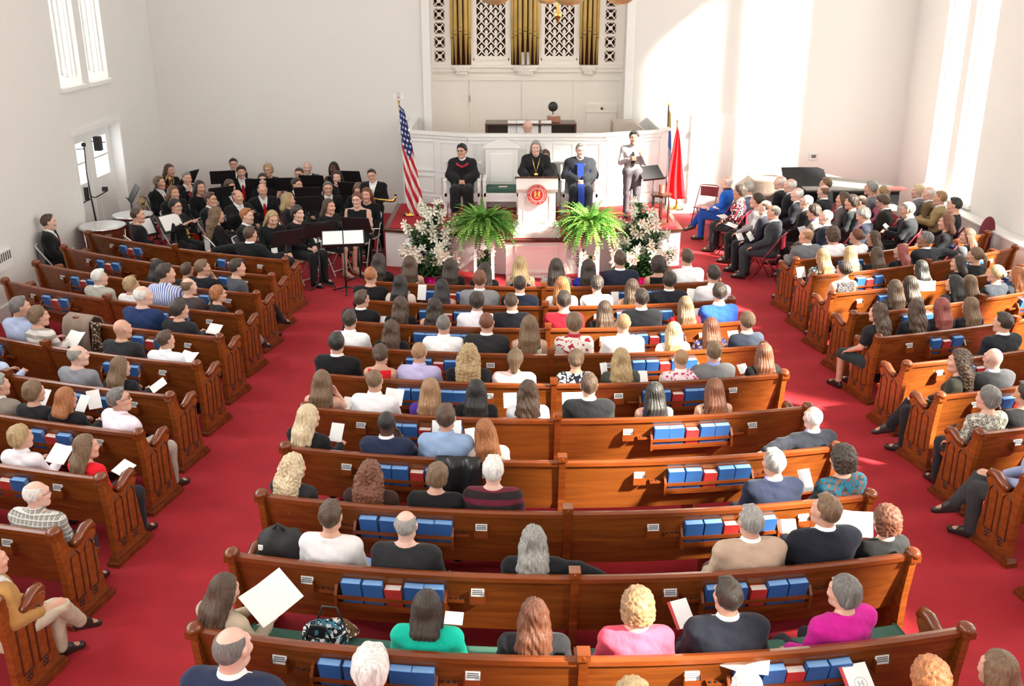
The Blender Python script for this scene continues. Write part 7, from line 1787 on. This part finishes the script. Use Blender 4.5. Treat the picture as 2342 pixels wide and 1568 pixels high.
paper(1843, 1098, 0.80, 'white programme between the navy suit and the teal blouse', 0.12, 0.20, 18, 55)
paper(1950, 1198, 0.84, 'large open booklet held by the grey-brown haired man in navy', 0.15, 0.21, -12, 45, True)
paper(1806, 1212, 0.78, 'booklet with a red spine beside the man in the tan blazer', 0.12, 0.18, 4, 50, red=True)
paper(1562, 1402, 0.72, 'booklet with a red spine held by the man in the dark suit', 0.13, 0.2, 22, 40, red=True)
paper(1038, 1413, 0.74, 'small white card beside the woman in teal', 0.13, 0.09, -8, 40)
c9 = paper(1966, 1556, 0.70, 'white booklet with a grey crest and red spine at the bottom edge', 0.17, 0.22, 14, 35, red=True)
b = MB(); b.grid([[(r * math.cos(t), -0.02 + r * math.sin(t), 0.0035) for r in (0.040, 0.044)] for t in np.linspace(0, 2 * PI, 25)], smooth=False)
for x in (-0.014, 0.014): b.cbox((x, -0.018, 0.0035), (0.008, 0.036, 0.001))
b.cbox((0, -0.018, 0.0035), (0.02, 0.006, 0.001)); b.build('crest', plain('crest_grey', (0.42, 0.42, 0.44), 0.7), c9)
paper(1705, 1513, 0.80, 'white open leaflet fallen over the right rack of the nearest pew', 0.15, 0.18, -18, 18, True)
paper(1592, 722, 0.84, 'white programme right of the woman in red, third middle pew', 0.12, 0.2, 10, 60)
paper(1583, 672, 0.84, 'white programme beside the man in the second-pew black suit', 0.16, 0.16, -20, 50)
paper(1407, 685, 0.84, 'white programme before the brunette in sleeveless black', 0.10, 0.22, 5, 65)
paper(965, 668, 0.84, 'white programme beside the black-haired woman in cream', 0.12, 0.22, -8, 65)
paper(873, 738, 0.82, 'white programme beside the leftmost man of the third middle pew', 0.12, 0.18, -8, 60)
paper(1381, 843, 0.84, 'white programme corner beside the sunlit blonde', 0.08, 0.14, 20, 65)
paper(1471, 862, 0.80, 'programme on the knees beside the patterned sweater', 0.10, 0.18, 0, 30)
paper(1678, 768, 0.82, 'white programme beside the woman in the slate sweater', 0.14, 0.14, 15, 50)
paper(1699, 843, 0.80, 'folded programme beside the fifth-pew woman with long auburn hair', 0.12, 0.12, 25, 45)
paper(792, 925, 0.80, 'white programme on the lap beside the floral dress', 0.12, 0.2, -20, 30)
paper(1832, 622, 0.86, 'white programme held up by the blonde at the right aisle', 0.16, 0.16, 25, 70)
paper(1716, 540, 0.80, 'white programme held by the red-tied man in charcoal', 0.24, 0.16, 60, 55, tw=0)
paper(1692, 541, 0.74, 'small white programme left of the red-tied man in charcoal', 0.14, 0.14, 30, 50)
paper(1836, 526, 0.86, 'white programme held by the man with the bright red tie', 0.22, 0.14, 40, 55)
paper(1655, 495, 0.68, 'white paper on the lap of the man in khaki trousers', 0.2, 0.2, 30, 10)
paper(1640, 474, 0.74, 'reddish programme on the lap of the woman in the patterned jacket', 0.2, 0.14, 60, 10, red=True)
paper(1672, 517, 0.72, 'open booklet on the lap of the woman in the grey sweater', 0.12, 0.2, 60, 15, True)
paper(2028, 524, 0.80, 'papers held by the grey-haired man in the black jacket', 0.13, 0.2, 60, 40, True)
paper(2118, 505, 0.76, 'white programme beside the fair man in the tan jacket', 0.22, 0.2, 40, 20)
paper(2113, 655, 0.88, 'brilliantly sunlit white booklet on the fourth right-block pew', 0.15, 0.2, -20, 30, True)
paper(160, 572, 0.76, 'white booklet held by the man by the left wall', 0.22, 0.12, -75, 15)
paper(713, 551, 0.68, 'white papers in the lap of the short-haired player', 0.3, 0.24, 60, 8)
paper(628, 575, 0.80, 'white programme in the hand of the man with spread arms', 0.10, 0.2, 20, 60)
paper(1012, 620, 0.5, 'small', 0.1, 0.1) if False else None
# leather jacket over the seventh pew back
b = MB(); P = []
for i in range(15):
    t = i / 14; x = -1.13 + 0.40 * t; row_ = []
    for j in range(13):
        s_ = j / 12; w = 0.028 * math.sin(t * 15 + s_ * 4) + 0.012 * math.sin(t * 31 + s_ * 7)
        if s_ < 0.25: o, z = 0.10 - s_ * 0.32, 0.74 + s_ * 0.6
        elif s_ < 0.4: o, z = 0.02 - (s_ - 0.25) * 0.45, 0.90 + 0.02 * math.sin((s_ - 0.25) / 0.15 * PI)
        else: o, z = -0.05 - 0.03 * math.sin((s_ - 0.4) / 0.6 * PI) , 0.90 - (s_ - 0.4) * 0.85
        q, th = pt('C', 7, x + (0.05 * (s_ - 0.4) * (t - 0.3)), o - w * (1 if s_ > 0.4 else 0.2) - 0.012); row_.append((q.x, q.y, z))
    P.append(row_)
b.grid(P); o = b.build('leather_jacket', plain('black_leather', (0.012, 0.013, 0.015), 0.33, bump=0.3, scale=14)); o.modifiers.new('thick', 'SOLIDIFY').thickness = 0.012; tag(o, 'black leather jacket draped over the seventh middle pew back', 'jacket')
# taupe coat over the end of the broken left pew
b = MB(); P = []
for i in range(13):
    t = i / 12; row_ = []
    for j in range(15):
        s_ = j / 14; x = -6.16 + 0.40 * t
        if s_ < 0.42: o, z = 0.20 - 0.10 * s_, 0.46 + s_ * 1.05
        elif s_ < 0.58: o, z = 0.14 - (s_ - 0.42) * 1.35, 0.90 + 0.05 * math.sin((s_ - 0.42) / 0.16 * PI)
        else: o, z = -0.075 - 0.03 * math.sin((s_ - 0.58) / 0.42 * PI), 0.90 - (s_ - 0.58) * 1.25
        q, th = pt('L', 5, x, o + 0.012 * math.sin(t * 16 + s_ * 4)); row_.append((q.x, q.y, z))
    P.append(row_)
b.grid(P); o = b.build('draped_coat', cloth(C3('8d7a6d'))); o.modifiers.new('thick', 'SOLIDIFY').thickness = 0.02; tag(o, 'taupe coat draped over the end of the short fifth left-block pew', 'coat')
b = MB(); P = []
for i in range(8):
    t = i / 7; row_ = []
    for j in range(11):
        s_ = j / 10; q, th = pt('L', 5, -5.74 + 0.15 * t, -0.085 + 0.02 * math.sin(t * 9 + s_ * 5)); row_.append((q.x, q.y, 0.93 - 0.48 * s_))
    P.append(row_)
b.grid(P); o = b.build('scarf', cloth(C3('4a3428'), 'spots', (0.62, 0.50, 0.36), (0.03, 0.02, 0.015))); o.modifiers.new('thick', 'SOLIDIFY').thickness = 0.015; tag(o, 'leopard print scarf hanging beside the taupe coat', 'scarf')
# bags
p, th = pt('C', 9, -2.30, 0.30); bp_ = empty('backpack', (p.x, p.y, 0.452), th); bp_.scale = (1.0, 1.0, 1.2); tag(bp_, 'black backpack on the left end of the ninth middle pew', 'backpack')
g = Field((-0.26, -0.2, -0.02), (0.26, 0.22, 0.50), 0.016); g.cone((-0.10, 0, 0.13), (0.10, 0, 0.13), 0.13, 0.13, 0); g.cone((-0.06, 0, 0.30), (0.06, 0.02, 0.30), 0.13, 0.12, 0.08); g.cone((-0.06, 0.10, 0.12), (0.06, 0.10, 0.12), 0.08, 0.08, 0.04); g.F += 0.006 * np.sin(g.X * 40) * np.sin(g.Z * 35); g.keep(-g.Z); V, Q = g.mesh()
link('bag_body', npmesh('bag_body', [(V, Q, 0)], [plain('black_nylon', (0.014, 0.014, 0.015), 0.7, bump=0.2, scale=20)]), bp_)
b = MB(); b.tube([(-0.05, -0.02, 0.42), (0, -0.02, 0.47), (0.05, -0.02, 0.42)], 0.012, 6); b.build('handle', M_BLACK, bp_); b = MB(); b.cbox((-0.11, -0.12, 0.33), (0.04, 0.012, 0.035)); b.build('badge', M_PAPER, bp_)
p, th = pt('C', 9, -1.98, 0.36); hb = empty('handbag', (p.x, p.y, 0.452), th); tag(hb, 'small glossy black handbag between the backpack and the white sweatshirt', 'handbag')
g = Field((-0.15, -0.15, -0.02), (0.15, 0.15, 0.30), 0.013); g.cone((-0.06, 0, 0.10), (0.06, 0, 0.10), 0.095, 0.095, 0); g.cone((-0.05, 0, 0.18), (0.05, 0, 0.18), 0.06, 0.06, 0.04); g.keep(-g.Z); V, Q = g.mesh(); link('bag_body', npmesh('bag_body', [(V, Q, 0)], [plain('black_leather', (0.012, 0.013, 0.015), 0.33)]), hb)
b = MB(); b.tube([(-0.07, 0, 0.20), (-0.05, 0, 0.30), (0.05, 0, 0.30), (0.07, 0, 0.20)], 0.009, 6); b.build('handle', M_BLACK, hb)
p, th = pt('C', 10, -1.78, 0.33); tb = empty('tote_bag', (p.x, p.y, 0.505), th); tag(tb, 'open black and white print tote bag beside the woman in beige', 'bag')
b = MB(); P = []
for i in range(25):
    t = 2 * PI * i / 24; P.append([((0.15 * s_) * math.cos(t), (0.12 * s_) * math.sin(t), z) for s_, z in ((0.9, 0), (1.0, 0.10), (1.08, 0.20), (1.0, 0.26), (0.9, 0.255), (0.8, 0.16), (0.0, 0.14))])
b.grid(P); b.build('bag_body', cloth(C3('1a1a1c'), 'floral', (0.6, 0.62, 0.66), (0.05, 0.18, 0.24)), tb)
for y in (-0.11, 0.11): b = MB(); b.tube([(-0.09, y, 0.25), (-0.05, y, 0.36), (0.05, y, 0.36), (0.09, y, 0.25)], 0.008, 6); b.build('handle', M_BLACK, tb)
p, th = pt('C', 10, -1.80, 0.55); b = MB(); b.M = Matrix.Translation((p.x + 0.02, p.y, 0.58)); b.grid([[(0.16 * math.cos(t) * s_, 0.09 * math.sin(t) * s_ , 0.12 * (1 - s_ * s_) ) for s_ in (0.01, 0.5, 0.85, 1.0)] for t in np.linspace(0, 2 * PI, 21)]); o = b.build('scarf', cloth(C3('6a5038'), 'spots', (0.7, 0.6, 0.45), (0.05, 0.03, 0.02))); tag(o, 'leopard print scarf heaped behind the print tote bag', 'scarf')
p, th = pt('C', 10, -1.16, 0.33); ob_ = empty('handbag', (p.x, p.y, 0.512), th); tag(ob_, 'soft dark grey handbag left of the woman in teal', 'handbag')
g = Field((-0.2, -0.15, -0.02), (0.2, 0.15, 0.24), 0.014); g.cone((-0.09, 0, 0.06), (0.09, 0, 0.06), 0.08, 0.08, 0); g.keep(-g.Z); V, Q = g.mesh(); link('bag_body', npmesh('bag_body', [(V, Q, 0)], [cloth(C3('3a3534'))]), ob_)
b = MB(); b.tube([(-0.1, 0, 0.12), (0.0, 0.03, 0.20), (0.14, 0, 0.12)], 0.009, 6); b.build('handle', M_BLACK, ob_)
